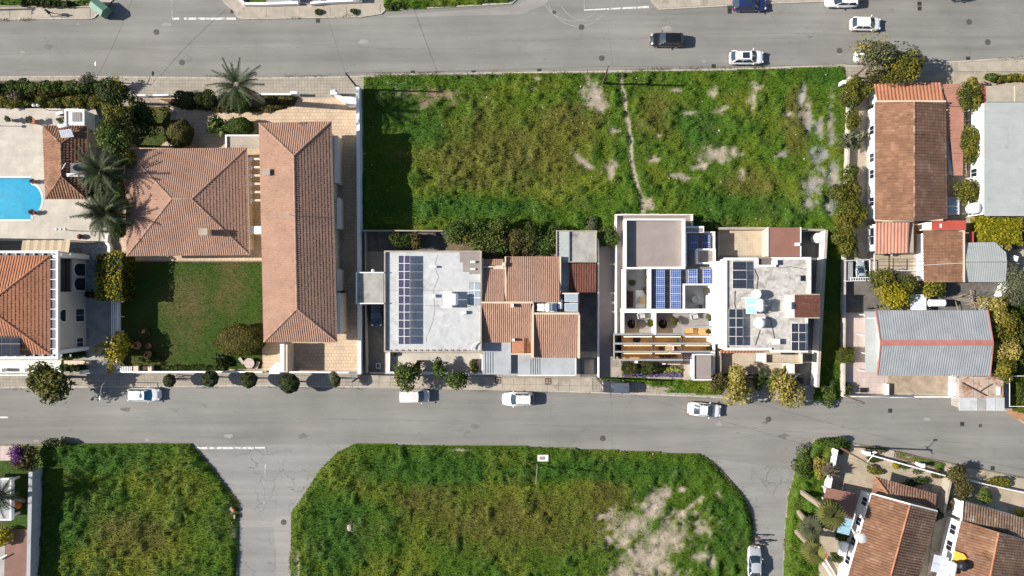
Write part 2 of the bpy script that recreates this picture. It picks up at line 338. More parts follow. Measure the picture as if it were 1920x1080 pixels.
M['l_brown'] = lmat('brown_green_leaf', (0.04,0.04,0.012), (0.085,0.075,0.022), (0.15,0.13,0.04))
M['l_purple'] = lmat('purple_bract', (0.07,0.02,0.085), (0.15,0.045,0.18), (0.24,0.11,0.27))
M['l_fan'] = lmat('fan_palm_leaf', (0.06,0.07,0.02), (0.15,0.15,0.04), (0.3,0.27,0.07))
M['l_twig'] = lmat('dry_twig', (0.07,0.055,0.04), (0.13,0.10,0.07), (0.2,0.16,0.12))
M['l_palm'] = lmat('palm_leaflet', (0.025,0.04,0.018), (0.055,0.075,0.032), (0.12,0.14,0.07))
M['l_flower'] = lmat('yellow_flowering_leaf', (0.05,0.09,0.02), (0.16,0.22,0.05), (0.45,0.5,0.12))
M['l_lavender'] = lmat('lavender_flower', (0.07,0.06,0.12), (0.15,0.12,0.26), (0.28,0.24,0.42))
M['bark'] = noisy('bark', (0.15,0.12,0.09), 0.3, 3, 14, 0.95, bumpv=0.6)
M['palmbark'] = noisy('palm_bark', (0.26,0.21,0.16), 0.35, 5, 14, 0.95, bumpv=0.7)
def col_mat():
    m, b = base_mat('meadow_plants', 0.8, 0, 0.15); N, L = nt(m); a = N.new('ShaderNodeAttribute'); a.attribute_name = 'c'
    n = pos_noise(m, 5, 4, 0.7); r = ramp(m, n.outputs[0], [(0.3, g3(0.72)), (0.7, g3(1.25))])
    L.new(mixc(m, 1, a.outputs['Color'], r.outputs[0], 'MULTIPLY'), b.inputs['Base Color']); return m
M['meadow'] = col_mat()
# ---------------------------------------------------------------- noise and polygons in numpy
def vnoise(x, y, seed=0):
    xi = np.floor(x).astype(np.int64); yi = np.floor(y).astype(np.int64); fx = x - xi; fy = y - yi
    fx = fx*fx*(3-2*fx); fy = fy*fy*(3-2*fy)
    def h(a, b):
        n = (a*374761393 + b*668265263 + seed*1442695041) & 0x7fffffff
        n = ((n ^ (n >> 13)) * 1274126177) & 0x7fffffff
        return ((n ^ (n >> 16)) & 0xffff) / 65535.0
    return (h(xi,yi)*(1-fx)+h(xi+1,yi)*fx)*(1-fy) + (h(xi,yi+1)*(1-fx)+h(xi+1,yi+1)*fx)*fy
def fbm(x, y, seed=0, octv=4):
    t = 0; a = 0.5; s = 0
    for i in range(octv):
        t = t + a*vnoise(x*2**i, y*2**i, seed+i*17); s += a; a *= 0.55
    return t/s
def inpoly(x, y, poly):
    c = np.zeros(x.shape, bool); n = len(poly)
    for i in range(n):
        x0, y0 = poly[i]; x1, y1 = poly[(i+1) % n]
        if y0 == y1: continue
        k = ((y0 > y) != (y1 > y)) & (x < (x1-x0)*(y-y0)/(y1-y0)+x0); c ^= k
    return c
def inside_dist(x, y, poly):
    d = np.full(x.shape, 1e9); n = len(poly)
    for i in range(n):
        ax, ay = poly[i]; bx, by = poly[(i+1) % n]; L2 = (bx-ax)**2+(by-ay)**2+1e-9
        t = np.clip(((x-ax)*(bx-ax)+(y-ay)*(by-ay))/L2, 0, 1); d = np.minimum(d, np.hypot(x-ax-t*(bx-ax), y-ay-t*(by-ay)))
    return d
def wpoly(pts, z=0): return [tuple(W(p[0], p[1], z)[:2]) for p in pts]
def plate(name, pts, z, mat, z0=-0.02, kind='structure', label=None, cat=None, parent=None):
    o = MB().prism(wpoly(pts), z0, z).out(name, mat, parent)
    if parent is None: prop(o, label, cat, None, kind)
    return o
def R(x0, y0, x1, y1): return [(x0,y0),(x1,y0),(x1,y1),(x0,y1)]
def strip(pts, w, z0, z1, mb=None):       # a wall or kerb that follows a polyline of world points
    mb = mb or MB()
    for a, b in zip(pts[:-1], pts[1:]):
        a = Vector(a[:2]); b = Vector(b[:2]); d = (b-a); L = d.length; 
        if L < 1e-4: continue
        mb.obox((a+b)/2, d, L/2 + w*0.0, w/2, z0, z1)
    return mb
def offset_poly(pts, d):
    n = len(pts); ar = sum(pts[i][0]*pts[(i+1)%n][1]-pts[(i+1)%n][0]*pts[i][1] for i in range(n)); s = 1 if ar > 0 else -1
    out = []
    for i in range(n):
        p0 = Vector(pts[i-1][:2]); p1 = Vector(pts[i][:2]); p2 = Vector(pts[(i+1)%n][:2])
        d0 = (p1-p0).normalized(); d1 = (p2-p1).normalized(); n0 = Vector((-d0.y, d0.x))*s; n1 = Vector((-d1.y, d1.x))*s
        m = (n0+n1); m = m/max(0.3, m.dot(n0)); out.append(p1 + m*d)
    return [(p.x, p.y) for p in out]
# ---------------------------------------------------------------- roofs
PROF = [(0,0),(0.16,0.75),(0.38,1.0),(0.60,0.75),(0.76,0.0),(1.0,0.0)]
WAVE = [(0,0),(0.25,0.7),(0.5,1.0),(0.75,0.7),(1.0,0.0)]
def tile_plane(parent, pts, mat, w=0.30, l=0.42, amp=0.055, name='roof_tiles', prof=PROF, lap=0.036, jit=0.007):
    """pts[0]-pts[1] is the eave (world points); the rest of the convex plane follows."""
    pts = [Vector(p) for p in pts]; u = (pts[1]-pts[0]).normalized(); n = (pts[1]-pts[0]).cross(pts[2]-pts[0]).normalized()
    if n.z < 0: n = -n
    v = n.cross(u)
    if (pts[2]-pts[0]).dot(v) < 0: v = -v
    P = [((p-pts[0]).dot(u), (p-pts[0]).dot(v)) for p in pts]
    cen = (sum(p[0] for p in P)/len(P), sum(p[1] for p in P)/len(P))
    u0 = min(p[0] for p in P); u1 = max(p[0] for p in P); v1 = max(p[1] for p in P); v0 = min(p[1] for p in P)
    nu = max(1, round((u1-u0)/w)); w = (u1-u0)/nu; nv = max(1, math.ceil((v1-v0)/l))
    J, I = np.meshgrid(np.arange(nu), np.arange(nv)); J = J.ravel(); I = I.ravel()
    cx = u0+(J+0.5)*w; cy = v0+(I+0.5)*l
    keep = inpoly(cx, cy, P) | (inside_dist(cx, cy, P) < 0.75*max(w, min(l, 1.0)))
    J = J[keep]; I = I[keep]; N = len(J)
    k = len(prof); pu = np.array([a for a, b in prof])*w; ph = np.array([b for a, b in prof])*amp
    jx = rng.normal(0, jit, N); jz = np.abs(rng.normal(0, jit*0.8, N)); sk = rng.normal(0, jit, N)
    U = (u0+J*w+jx)[:, None, None] + pu[None, None, :] + np.zeros((N, 2, k)); U[:, 1, :] += sk[:, None]
    Vv = (v0+I*l)[:, None, None] + np.array([0.0, l*1.04])[None, :, None] + np.zeros((N, 2, k))
    H = ph[None, None, :] + np.array([lap, 0.0])[None, :, None] + jz[:, None, None] + np.zeros((N, 2, k)) + 0.012
    co = np.stack([U, Vv, H], -1).reshape(-1, 3)
    base = np.arange(N)[:, None]*2*k; i = np.arange(k-1)[None, :]
    F = np.stack([base+i, base+i+1, base+k+i+1, base+k+i], -1).reshape(-1, 4)
    val = np.repeat(np.clip(np.clip(rng.normal(0.5, 0.09, N) + 0.5*(fbm(cx[keep]*0.8+u0, cy[keep]*0.5, N, 4)-0.5), 0, 1), 0, 1), k-1)
    # lower lip of every tile
    if lap > 0.01:
        co2 = co.reshape(N, 2, k, 3)[:, 0].copy(); co2[..., 2] -= lap*0.9
        b2 = len(co); co = np.concatenate([co, co2.reshape(-1, 3)])
        bb = np.arange(N)[:, None]*k + b2
        F2 = np.stack([bb+i, bb+i+1, base+i+1, base+i], -1).reshape(-1, 4); F = np.concatenate([F, F2]); val = np.concatenate([val, val])
    me = bpy.data.meshes.new('tmp'); bm = bmesh.new()
    vs = [bm.verts.new(c) for c in co.tolist()]; lay = bm.faces.layers.float.new('v')
    for f, a in zip(F.tolist(), val.tolist()):
        fc = bm.faces.new([vs[q] for q in f]); fc[lay] = a
    for a in range(len(P)):
        p = P[a]; q = P[(a+1) % len(P)]; d = Vector((q[0]-p[0], q[1]-p[1], 0))
        if d.length < 1e-4: continue
        nn = Vector((d.y, -d.x, 0)).normalized()
        if nn.dot(Vector((cen[0]-p[0], cen[1]-p[1], 0))) > 0: nn = -nn
        bmesh.ops.bisect_plane(bm, geom=bm.verts[:]+bm.edges[:]+bm.faces[:], plane_co=(p[0], p[1], 0), plane_no=nn, clear_outer=True)
    o3 = pts[0] - origin(parent); mt = Matrix(((u.x, v.x, n.x, o3.x), (u.y, v.y, n.y, o3.y), (u.z, v.z, n.z, o3.z), (0,0,0,1)))
    bm.transform(mt); bm.to_mesh(me); bm.free(); me.name = name; me.materials.append(mat)
    o = bpy.data.objects.new(name, me); COL.objects.link(o); o.parent = parent; o['kind'] = 'stuff'
    return o
def ridge(parent, lines, mat, r=0.13, seg=0.42, name='ridge_tiles'):
    V = []; F = []; A = []
    for a, b in lines:
        a = Vector(a); b = Vector(b); d = b-a; L = d.length; n = max(1, int(L/seg)); d.normalize(); s = Vector((-d.y, d.x, 0)).normalized(); up = s.cross(d)
        if up.z < 0: up = -up
        for i in range(n):
            c0 = a + d*(L*i/n) ; c1 = a + d*(L*(i+1)/n + 0.03); b0 = len(V); rr = r*random.uniform(0.95, 1.05)
            for c, q in ((c0, rr*0.9), (c1, rr*1.1)):
                for t in range(6):
                    th = math.pi*t/5; V.append(c + s*math.cos(th)*q + up*(math.sin(th)*q*0.75 + 0.05))
            F += [(b0+t, b0+t+1, b0+7+t, b0+6+t) for t in range(5)]; A += [random.random()]*5
    return npmesh(name, [tuple(v) for v in V], F, mat, parent, attr=A, kind='stuff')
def poly3(parent, name, planes, mat, dz=-0.03):
    mb = MB()
    for p in planes: mb.add([(q[0], q[1], q[2]+dz) for q in p], [tuple(range(len(p)))])
    return mb.out(name, mat, parent)
def tiled_roof(parent, corners, ridge2, mat, wallmat=None, style=('hip','hip'), oh=0.5, zbase=0, fascia=None, tw=0.30, tl=0.42, walls=True, capr=0.13, capmat=None, **kw):
    """corners c0..c3 and ridge r0 (near c3-c0), r1 (near c1-c2): photograph pixels with heights."""
    c = [W(*p) for p in corners]; r0, r1 = [W(*p) for p in ridge2]
    planes = [[c[0], c[1], r1, r0], [c[2], c[3], r0, r1]]; lines = [(r0, r1)]
    if style[1] == 'hip': planes.append([c[1], c[2], r1]); lines += [(c[1], r1), (c[2], r1)]
    if style[0] == 'hip': planes.append([c[3], c[0], r0]); lines += [(c[3], r0), (c[0], r0)]
    poly3(parent, 'roof', planes, mat[0] if isinstance(mat, (list, tuple)) else mat, -0.09)
    for i, p in enumerate(planes): tile_plane(parent, p, mat[min(i, len(mat)-1)] if isinstance(mat, (list, tuple)) else mat, tw, tl, **kw)
    ridge(parent, lines, capmat or (mat[0] if isinstance(mat, (list, tuple)) else mat), capr)
    mb = MB(); 
    for i in range(4):     # fascia boards under the eaves
        a, b = c[i], c[(i+1) % 4]
        if (i == 1 and style[1] != 'hip') or (i == 3 and style[0] != 'hip'):
            q = r1 if i == 1 else r0
            for s, t in ((a, q), (q, b)): mb.add([s+Vector((0,0,-0.22)), t+Vector((0,0,-0.22)), t+Vector((0,0,0.05)), s+Vector((0,0,0.05))], [(0,1,2,3)])
        else: mb.add([a+Vector((0,0,-0.2)), b+Vector((0,0,-0.2)), b+Vector((0,0,0.0)), a+Vector((0,0,0.0))], [(0,1,2,3)])
    mb.out('fascia', fascia or M['white'], parent)
    fp = offset_poly([(p.x, p.y) for p in c], oh)
    if walls:
        ze = min(p.z for p in c); w = MB(); w.prism(fp, zbase, ze-0.06)
        for st, q, i, j in ((style[1], r1, 1, 2), (style[0], r0, 3, 0)):
            if st != 'hip':
                a = Vector((*fp[i], ze-0.06)); b = Vector((*fp[j], ze-0.06)); t = Vector(((a.x+b.x)/2, (a.y+b.y)/2, q.z-0.12))
                w.add([a, b, t], [(0,1,2)])
        w.out('wall', wallmat or M['white'], parent)
    return fp
def window(parent, a, b, t, wdt, z0, z1, frame=None, pane=None, name='window', d=0.06, bars=1):
    """a window on the wall that runs from ground point a to b (outside on the right hand side)."""
    a = Vector(a[:2]); b = Vector(b[:2]); u = (b-a).normalized(); n = Vector((u.y, -u.x)); c = a + u*((b-a).length*t)
    fr = MB(); f = 0.07
    def bx(mb, s0, s1, q0, q1, d0, d1):
        c0 = c + u*((s0+s1)/2) + n*((d0+d1)/2); mb.obox(c0, u, (s1-s0)/2, (d1-d0)/2, q0, q1)
    h = wdt/2
    bx(fr, -h-f, -h, z0-f, z1+f, 0.004, d+0.02); bx(fr, h, h+f, z0-f, z1+f, 0.004, d+0.02)
    bx(fr, -h, h, z0-f, z0, 0.004, d+0.04); bx(fr, -h, h, z1, z1+f, 0.004, d+0.02)
    for k in range(bars): s = -h + wdt*(k+1)/(bars+1); bx(fr, s-0.02, s+0.02, z0, z1, 0.005, d+0.01)
    o = fr.out(name, frame or M['metalw'], parent)
    pn = MB(); bx(pn, -h, h, z0, z1, 0.003, 0.03); p = pn.out('pane', pane or M['glassdark'], o); p.location = (0,0,0)
    return o
# ---------------------------------------------------------------- plants
def leaf_cloud(P, Nn, size, rnd, elong=1.0, flip=0.5):
    N = len(P); n = Nn + rng.normal(0, flip, (N, 3)); n /= np.linalg.norm(n, axis=1)[:, None]+1e-9
    a = np.cross(n, rng.normal(0, 1, (N, 3))); a /= np.linalg.norm(a, axis=1)[:, None]+1e-9; b = np.cross(n, a)
    s = size*rng.uniform(0.6, 1.3, N)[:, None]
    V = np.stack([P - a*s*0.5*elong, P - b*s*0.36, P + a*s*0.5*elong, P + b*s*0.36], 1).reshape(-1, 3)
    F = np.arange(N*4).reshape(N, 4); return V, F
def crown_arrays(c, r, leaf, dens=1.0, lobes=9, seed=0, box=False, spiky=False):
    lr = np.random.default_rng(seed+100); c = np.array(c); r = np.array(r, float)
    area = 4*math.pi*((r[0]*r[1])**0.8+(r[0]*r[2])**0.8+(r[1]*r[2])**0.8)/3
    N = int(min(14000, max(150, area/leaf**2*3.3*dens)))
    if box:
        P = lr.uniform(-1, 1, (N, 3)); ax = lr.choice(3, N, p=[0.25, 0.25, 0.5]); sg = np.where(ax == 2, 1, lr.choice([-1, 1], N))
        P[np.arange(N), ax] = sg*(1-np.abs(lr.normal(0, 0.08, N))); Nn = np.zeros((N, 3)); Nn[np.arange(N), ax] = sg
        q = P*r + c; bumpn = fbm(q[:, 0]*0.9+40, q[:, 1]*0.9+7, seed, 3); P = P*(0.86+0.28*bumpn[:, None]); v = 0.15+0.75*bumpn
        return P*r + c, Nn, v
    L = lr.normal(0, 1, (lobes, 3)); L /= np.linalg.norm(L, axis=1)[:, None]; L[:, 2] = np.abs(L[:, 2])*0.9-0.25; L *= lr.uniform(0.35, 0.72, (lobes, 1))
    L[0] = 0; lrad = lr.uniform(0.36, 0.58, lobes); lrad[0] = 0.62 if lobes > 1 else 0.86; lv = lr.uniform(-0.25, 0.25, lobes)
    k = lr.choice(lobes, N, p=lrad**2/np.sum(lrad**2)); d = lr.normal(0, 1, (N, 3)); d /= np.linalg.norm(d, axis=1)[:, None]
    low = d[:, 2] < -0.2; d[low, 2] *= -1
    rad = lrad[k]*(1 - np.abs(lr.normal(0, 0.16, N)))*(1.0 if not spiky else lr.uniform(0.5, 1.25, N))
    if lobes == 1: rad = 0.86*(1-np.abs(lr.normal(0, .035, N)))*(0.97+.07*np.sin(d[:,0]*7+seed)*np.sin(d[:,1]*6))
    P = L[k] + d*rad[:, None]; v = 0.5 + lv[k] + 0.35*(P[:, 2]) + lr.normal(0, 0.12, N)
    return P*r + c, d/ r * np.min(r), np.clip(v, 0, 1)
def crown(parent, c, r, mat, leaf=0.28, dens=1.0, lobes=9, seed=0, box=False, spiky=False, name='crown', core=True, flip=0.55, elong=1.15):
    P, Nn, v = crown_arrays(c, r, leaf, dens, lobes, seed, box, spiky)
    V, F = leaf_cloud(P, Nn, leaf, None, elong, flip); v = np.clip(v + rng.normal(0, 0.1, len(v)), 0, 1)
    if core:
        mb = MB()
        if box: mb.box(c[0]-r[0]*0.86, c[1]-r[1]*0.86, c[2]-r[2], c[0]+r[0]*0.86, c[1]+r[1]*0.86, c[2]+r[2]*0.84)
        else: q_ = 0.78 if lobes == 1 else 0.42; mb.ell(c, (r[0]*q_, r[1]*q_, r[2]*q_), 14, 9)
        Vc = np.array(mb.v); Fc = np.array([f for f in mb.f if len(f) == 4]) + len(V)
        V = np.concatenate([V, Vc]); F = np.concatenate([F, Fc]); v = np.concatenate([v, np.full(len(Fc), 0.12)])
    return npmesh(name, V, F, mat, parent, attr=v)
TS = [0]
def tree(name, label, cat, px, py, rx, ry, h, mat, leaf=0.28, dens=1.0, lobes=9, group=None, box=False, spiky=False, trunk=True, rz=None, base=None, core=True, flip=0.55, extra=None, elong=1.15):
    TS[0] += 1; rz_ = rz if rz else min(h*0.48, (rx+ry)/2/S*0.95); zc = h - rz_; c = W(px, py, zc + rz_*0.35)
    k = (HC-zc)/HC/S; b = W(*base) if base else Vector((c.x, c.y, 0.1)); b.z = 0.1
    t = thing(name, label, cat, b, group); rx *= 1.27; ry *= 1.27
    if box: rx /= 1.19; ry /= 1.19
    if lobes == 1: rx /= 1.06; ry /= 1.06
    cc = (c.x, c.y, zc)
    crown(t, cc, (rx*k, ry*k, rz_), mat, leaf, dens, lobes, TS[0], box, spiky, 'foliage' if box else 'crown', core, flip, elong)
    if extra: crown(t, cc, (rx*k*1.03, ry*k*1.03, rz_*1.05), extra[0], extra[2] if len(extra) > 2 else leaf, extra[1], lobes, TS[0]+50, box, spiky, 'blossom', False, flip)
    if trunk:
        mb = MB(); tr = max(0.05, min(0.22, h*0.035)); top = Vector((c.x, c.y, zc)); mb.bar(b, top, tr, tr*0.6, 7)
        for i in range(5):
            a = i*1.256+TS[0]; e = top + Vector((math.cos(a)*rx*k*0.55, math.sin(a)*ry*k*0.55, rz_*0.35)); mb.bar(b.lerp(top, 0.75), e, tr*0.5, tr*0.15, 5)
        mb.out('trunk', M['bark'], t)
    return t
def frond(p0, az, el, L, droop, nl=22, width=0.55, mb=None):
    """curved rachis with leaflets; returns triangles."""
    V = []; F = []; p = Vector(p0); d = Vector((math.cos(az)*math.cos(el), math.sin(az)*math.cos(el), math.sin(el))); side = Vector((-math.sin(az), math.cos(az), 0))
    st = L/nl; pts = [p.copy()]
    for i in range(nl):
        p = p + d*st; d = (d + Vector((0, 0, -droop/nl))).normalized(); pts.append(p.copy())
    for i in range(nl):
        a, b = pts[i], pts[i+1]; w = 0.045; n0 = len(V); V += [a-side*w, a+side*w, b+side*w, b-side*w]; F.append((n0, n0+1, n0+2, n0+3))
        if i < 2: continue
        f = i/nl; ll = width*random.uniform(.7,1.15)*math.sin(min(1, f*1.15+0.18)*math.pi*0.9)+0.08; dd = (b-a).normalized()
        for sg in (-1, 1):
            for q in (0.0, 0.5):
                s = a.lerp(b, q); tip = s + side*sg*ll*0.8 + dd*ll*0.75 + Vector((0, 0, random.uniform(-0.28, 0.06))); n0 = len(V)
                V += [s, s+dd*st*0.36, tip, tip-dd*0.02]; F.append((n0, n0+1, n0+2, n0+3))
    return V, F
def date_palm(label, crown_w, base_w, L=3.6, n=42, seed=1, el_rng=(-0.1, 1.3), tilt=(0,0), width=0.5, group=None, r0=0.3, name='date_palm'):
    random.seed(seed); t = thing(name, label, 'palm tree', base_w, group); V = []; F = []; A = []
    for i in range(n):
        f = i/n; az = i*2.39996 + random.uniform(-.2,.2); az += random.uniform(-.25,.25); el = el_rng[1] + (el_rng[0]-el_rng[1])*f**0.8 + random.uniform(-.22,.22)
        v, fc = frond(Vector(crown_w)+Vector((0,0,0.1)), az, el, L*random.uniform(.66,1.08), random.uniform(.7,1.7), 22, width)
        b = len(V); V += v; F += [tuple(b+q for q in g) for g in fc]; A += [random.uniform(0.1, 0.9)*(1-0.4*f)]*len(fc)
    npmesh('fronds', [tuple(v) for v in V], F, M['l_palm'], t, attr=A)
    mb = MB(); a = Vector(base_w); b = Vector(crown_w); m = 9
    for i in range(m):
        f0 = i/m; f1 = (i+1)/m; mb.bar(a.lerp(b, f0), a.lerp(b, f1)+Vector((0,0,0.02)), r0*(1.15-0.15*f0), r0*(1.0-0.1*f0), 9)
    mb.ell(b, (r0*1.5, r0*1.5, r0*1.8), 9, 6); mb.out('trunk', M['palmbark'], t); random.seed(seed+77)
    return t
def fan_palm(label, crown_w, base_w, r=1.5, n=34, seed=3, mat='l_citrus', group=None, name='fan_palm', tr=0.26):
    random.seed(seed); t = thing(name, label, 'palm tree', base_w, group); V = []; F = []; A = []; c = Vector(crown_w)
    for i in range(n):
        f = i/n; az = i*2.39996; el = 1.3-1.9*f+random.uniform(-.15,.15); L = r*random.uniform(.55,1.1)
        d = Vector((math.cos(az)*math.cos(el), math.sin(az)*math.cos(el), math.sin(el))); s = Vector((-math.sin(az), math.cos(az), 0)); m = c+d*L*0.32
        b = len(V); V += [c-s*.02, c+s*.02, m+s*.02, m-s*.02]; F.append((b,b+1,b+2,b+3)); A.append(0.3)
        d2 = Vector((math.cos(az)*math.cos(el-.95), math.sin(az)*math.cos(el-.95), math.sin(el-.95))); sh = random.uniform(0.1,0.9)
        for k in range(11):
            a = (k-5)*0.27; dd = (d2*math.cos(a)+s*math.sin(a)); tip = m+dd*L*0.66*random.uniform(.85,1.05)+Vector((0,0,-0.1*L*abs(a))); sd = (s*math.cos(a)-d2*math.sin(a))*0.07*r; b = len(V)
            q = m+dd*L*0.28; V += [m, q-sd, tip, q+sd]; F.append((b,b+1,b+2,b+3)); A.append(sh*(1-0.5*f))
    npmesh('fronds', [tuple(v) for v in V], F, M[mat], t, attr=A)
    mb = MB(); a = Vector(base_w)
    for i in range(8): mb.bar(a.lerp(c, i/8), a.lerp(c, (i+1)/8)+Vector((0,0,.02)), tr*1.1, tr*0.95, 9)
    mb.out('trunk', M['palmbark'], t); return t
# ---------------------------------------------------------------- meadow: a lumpy sheet and its blades
def sdf_patch(X, Y, patches):
    """bare-earth weight in photograph pixels; patches = (cx, cy, rx, ry, angle)."""
    m = np.full(X.shape, -9.0)
    for cx, cy, rx, ry, an in patches:
        a = math.radians(an); dx = X-cx; dy = Y-cy; u = dx*math.cos(a)+dy*math.sin(a); v = -dx*math.sin(a)+dy*math.cos(a)
        m = np.maximum(m, 1.25-np.sqrt((u/rx)**2+(v/ry)**2))
    return m
def meadow(poly_px, patches, seed, path=None, hmul=1.0, dry=(0,0), blades=110, step=0.26, tone=1.0, ground=0.10, edge=0.25, soil=(0.33,0.275,0.215), name='meadow', lawn=False, dryp=(), grow=0.0, olive=(), rich=(), brownsoil=()):
    P = wpoly(poly_px)
    if grow: P = [tuple(p) for p in offset_poly(P, -grow)]
    xs = [p[0] for p in P]; ys = [p[1] for p in P]
    gx = np.arange(min(xs), max(xs)+step, step); gy = np.arange(min(ys), max(ys)+step, step); X, Y = np.meshgrid(gx, gy)
    def props(x, y):
        px = x*S+960; py = 540-y*S
        wob = (fbm(x*0.5+9, y*0.5+3, seed+5, 5)-0.5)*2; fine = (fbm(x*1.6, y*1.6, seed+9, 3)-0.5)*2
        b = sdf_patch(px, py, patches) if patches else np.full(x.shape, -9.0)
        kk = np.clip(1.35-b, .4, 1); bare = np.clip((np.maximum(b, -1.2) + wob*0.85*kk + fine*0.9*kk - 0.25)*1.15, 0, 1)
        if path:
            d = np.full(x.shape, 1e9)
            for (ax, ay), (bx, by) in zip(path[:-1], path[1:]):
                t = np.clip(((px-ax)*(bx-ax)+(py-ay)*(by-ay))/((bx-ax)**2+(by-ay)**2), 0, 1); d = np.minimum(d, np.hypot(px-ax-t*(bx-ax), py-ay-t*(by-ay)))
            bare = np.maximum(bare, np.clip(1.55-(d+fine*2.6)/np.clip(2.7+wob*2.2, 1.4, 6), 0, 1))
        big = fbm(x*0.16+3, y*0.16+1, seed+1, 4); mid = fbm(x*0.55, y*0.55, seed+2, 4); sm = fbm(x*1.5, y*1.5, seed+3, 3)
        yel = np.clip((big-0.5)*3.6+(mid-0.5)*1.2+0.12, 0, 0.95); dk = np.clip((mid-0.55)*5+(sm-0.5)*2.5, 0, 1)
        if not lawn:
            cl = np.clip((vnoise(x*0.95+31, y*0.95+17, seed+40)-0.84)*9, 0, 1)*np.clip((fbm(x*0.2+50, y*0.2, seed+41, 2)-0.42)*6, 0, 1); dk = np.maximum(dk, cl)
        if dryp: yel = np.clip(yel + np.clip(sdf_patch(px, py, dryp), 0, 1)*0.9, 0, 1.3)
        g = np.array([0.062,0.116,0.009]); yl = np.array([0.120,0.145,0.013]); dg = np.array([0.026,0.074,0.010]); br = np.array([0.13,0.095,0.045])
        if lawn: g = np.array([0.045,0.08,0.010]); yl = np.array([0.105,0.092,0.03]); dg = np.array([0.03,0.075,0.010])
        c = g[None,:]*(1-yel[...,None]) + yl[None,:]*yel[...,None] if x.ndim == 1 else g*(1-yel[...,None])+yl*yel[...,None]
        c = c*(1-dk[...,None]*0.65) + dg*dk[...,None]*0.65
        if olive:
            w_ = np.clip(sdf_patch(px, py, olive)*1.2+wob*.5+fine*.5, 0, .8)[...,None]; c = c*(1-w_)+np.array([.098,.094,.018])*w_
        if rich:
            w_ = np.clip(sdf_patch(px, py, rich)*1.2+wob*.6, 0, .85)[...,None]; c = c*(1-w_)+np.array([.036,.092,.010])*w_
        brn = np.clip((fbm(x*0.35+70, y*0.35, seed+12, 4)-0.58)*5, 0, 1)[...,None]*(0.0 if lawn else 0.2); c = c*(1-brn)+br*brn
        gr = np.clip((px-1420)/60, 0, 1)*np.clip((480-py)/30, 0, 1); gr = gr[...,None]*(0.35+0.65*(fbm(x*.4, y*.4, seed+22, 3)[...,None] > .42)); sp = (np.array(soil)*(1-gr)+np.array((.25,.248,.232))*gr)*(0.72+0.55*fbm(x*1.1, y*1.1, seed+20, 4)[...,None])
        if brownsoil:
            w_ = np.clip(sdf_patch(px, py, brownsoil)*2, 0, 1)[...,None]; sp = sp*(1-w_)+np.array([.21,.145,.095])*w_*(0.7+0.6*fbm(x*2.2, y*2.2, seed+23, 3)[...,None])
        bb = bare[...,None]; c = c*tone*(1-bb)+sp*bb
        lump = (mid*0.9+sm*0.6-0.35)*(0.46 if not lawn else 0.05)*hmul + (dk*0.22+cl*0.3 if not lawn else 0)
        return bare, c, lump
    bare, c, lump = props(X, Y); ins = inpoly(X, Y, P); dist = np.where(ins, inside_dist(X, Y, P), 0)
    taper = np.clip(dist/max(edge,0.01)*0.9+0.12, 0, 1)
    Z = 0.10 + (ground-0.10)*taper + 0.02 + np.maximum(0, lump)*taper*(1-bare*0.85) + (fbm(X*3, Y*3, seed+30, 2)-0.3)*0.10*bare*taper
    J, I = X.shape; idx = np.arange(J*I).reshape(J, I)
    cen = inpoly((X[:-1,:-1]+X[1:,1:])/2, (Y[:-1,:-1]+Y[1:,1:])/2, P)
    F = np.stack([idx[:-1,:-1], idx[:-1,1:], idx[1:,1:], idx[1:,:-1]], -1)[cen]
    V = np.stack([X, Y, Z], -1).reshape(-1, 3); used = np.unique(F); mp = np.zeros(len(V), int)-1; mp[used] = np.arange(len(used))
    o = npmesh(name, V[used], mp[F], M['meadow'], None, smooth=True, kind='stuff', col=c.reshape(-1, 3)[used])
    prop(o, None, None)
    if blades:
        ar = step*step*cen.sum(); n = int(ar*blades); bx = rng.uniform(min(xs), max(xs), int(n*1.0/ max(0.2, cen.mean()))); by = rng.uniform(min(ys), max(ys), len(bx))
        k = inpoly(bx, by, P); bx = bx[k]; by = by[k]; ba, cc, lp = props(bx, by); k = rng.uniform(0, 1, len(bx)) > np.sqrt(ba)*0.97; bx = bx[k]; by = by[k]; cc = cc[k]; lp = lp[k]; ba = ba[k]
        n = len(bx); dd = inside_dist(bx, by, P); tp = np.clip(dd/max(edge,0.01)*0.9+0.12, 0, 1); z = 0.10 + (ground-0.10)*tp + np.maximum(0, lp)*tp*(1-ba*0.8)
        az = rng.uniform(0, 2*math.pi, n); L = rng.uniform(0.10, 0.30, n)*(1 if not lawn else 0.5)*(0.6+0.8*rng.random(n)); tl = rng.uniform(0.2, 1.1, n)
        w = L*0.33; ux = np.cos(az); uy = np.sin(az)
        p0 = np.stack([bx-uy*w/2, by+ux*w/2, z-0.02], -1); p1 = np.stack([bx+uy*w/2, by-ux*w/2, z-0.02], -1)
        p2 = np.stack([bx+ux*L*np.sin(tl), by+uy*L*np.sin(tl), z+L*np.cos(tl)*0.9+0.03], -1)
        V = np.stack([p0, p1, p2], 1).reshape(-1, 3); col = cc*rng.uniform(0.65, 1.7, n)[:, None]
        prop(npmesh('lawn_blades' if lawn else 'grass_blades', V, np.arange(3*n).reshape(n, 3), M['meadow'], None, kind='stuff', col=col), None, None)
    return o
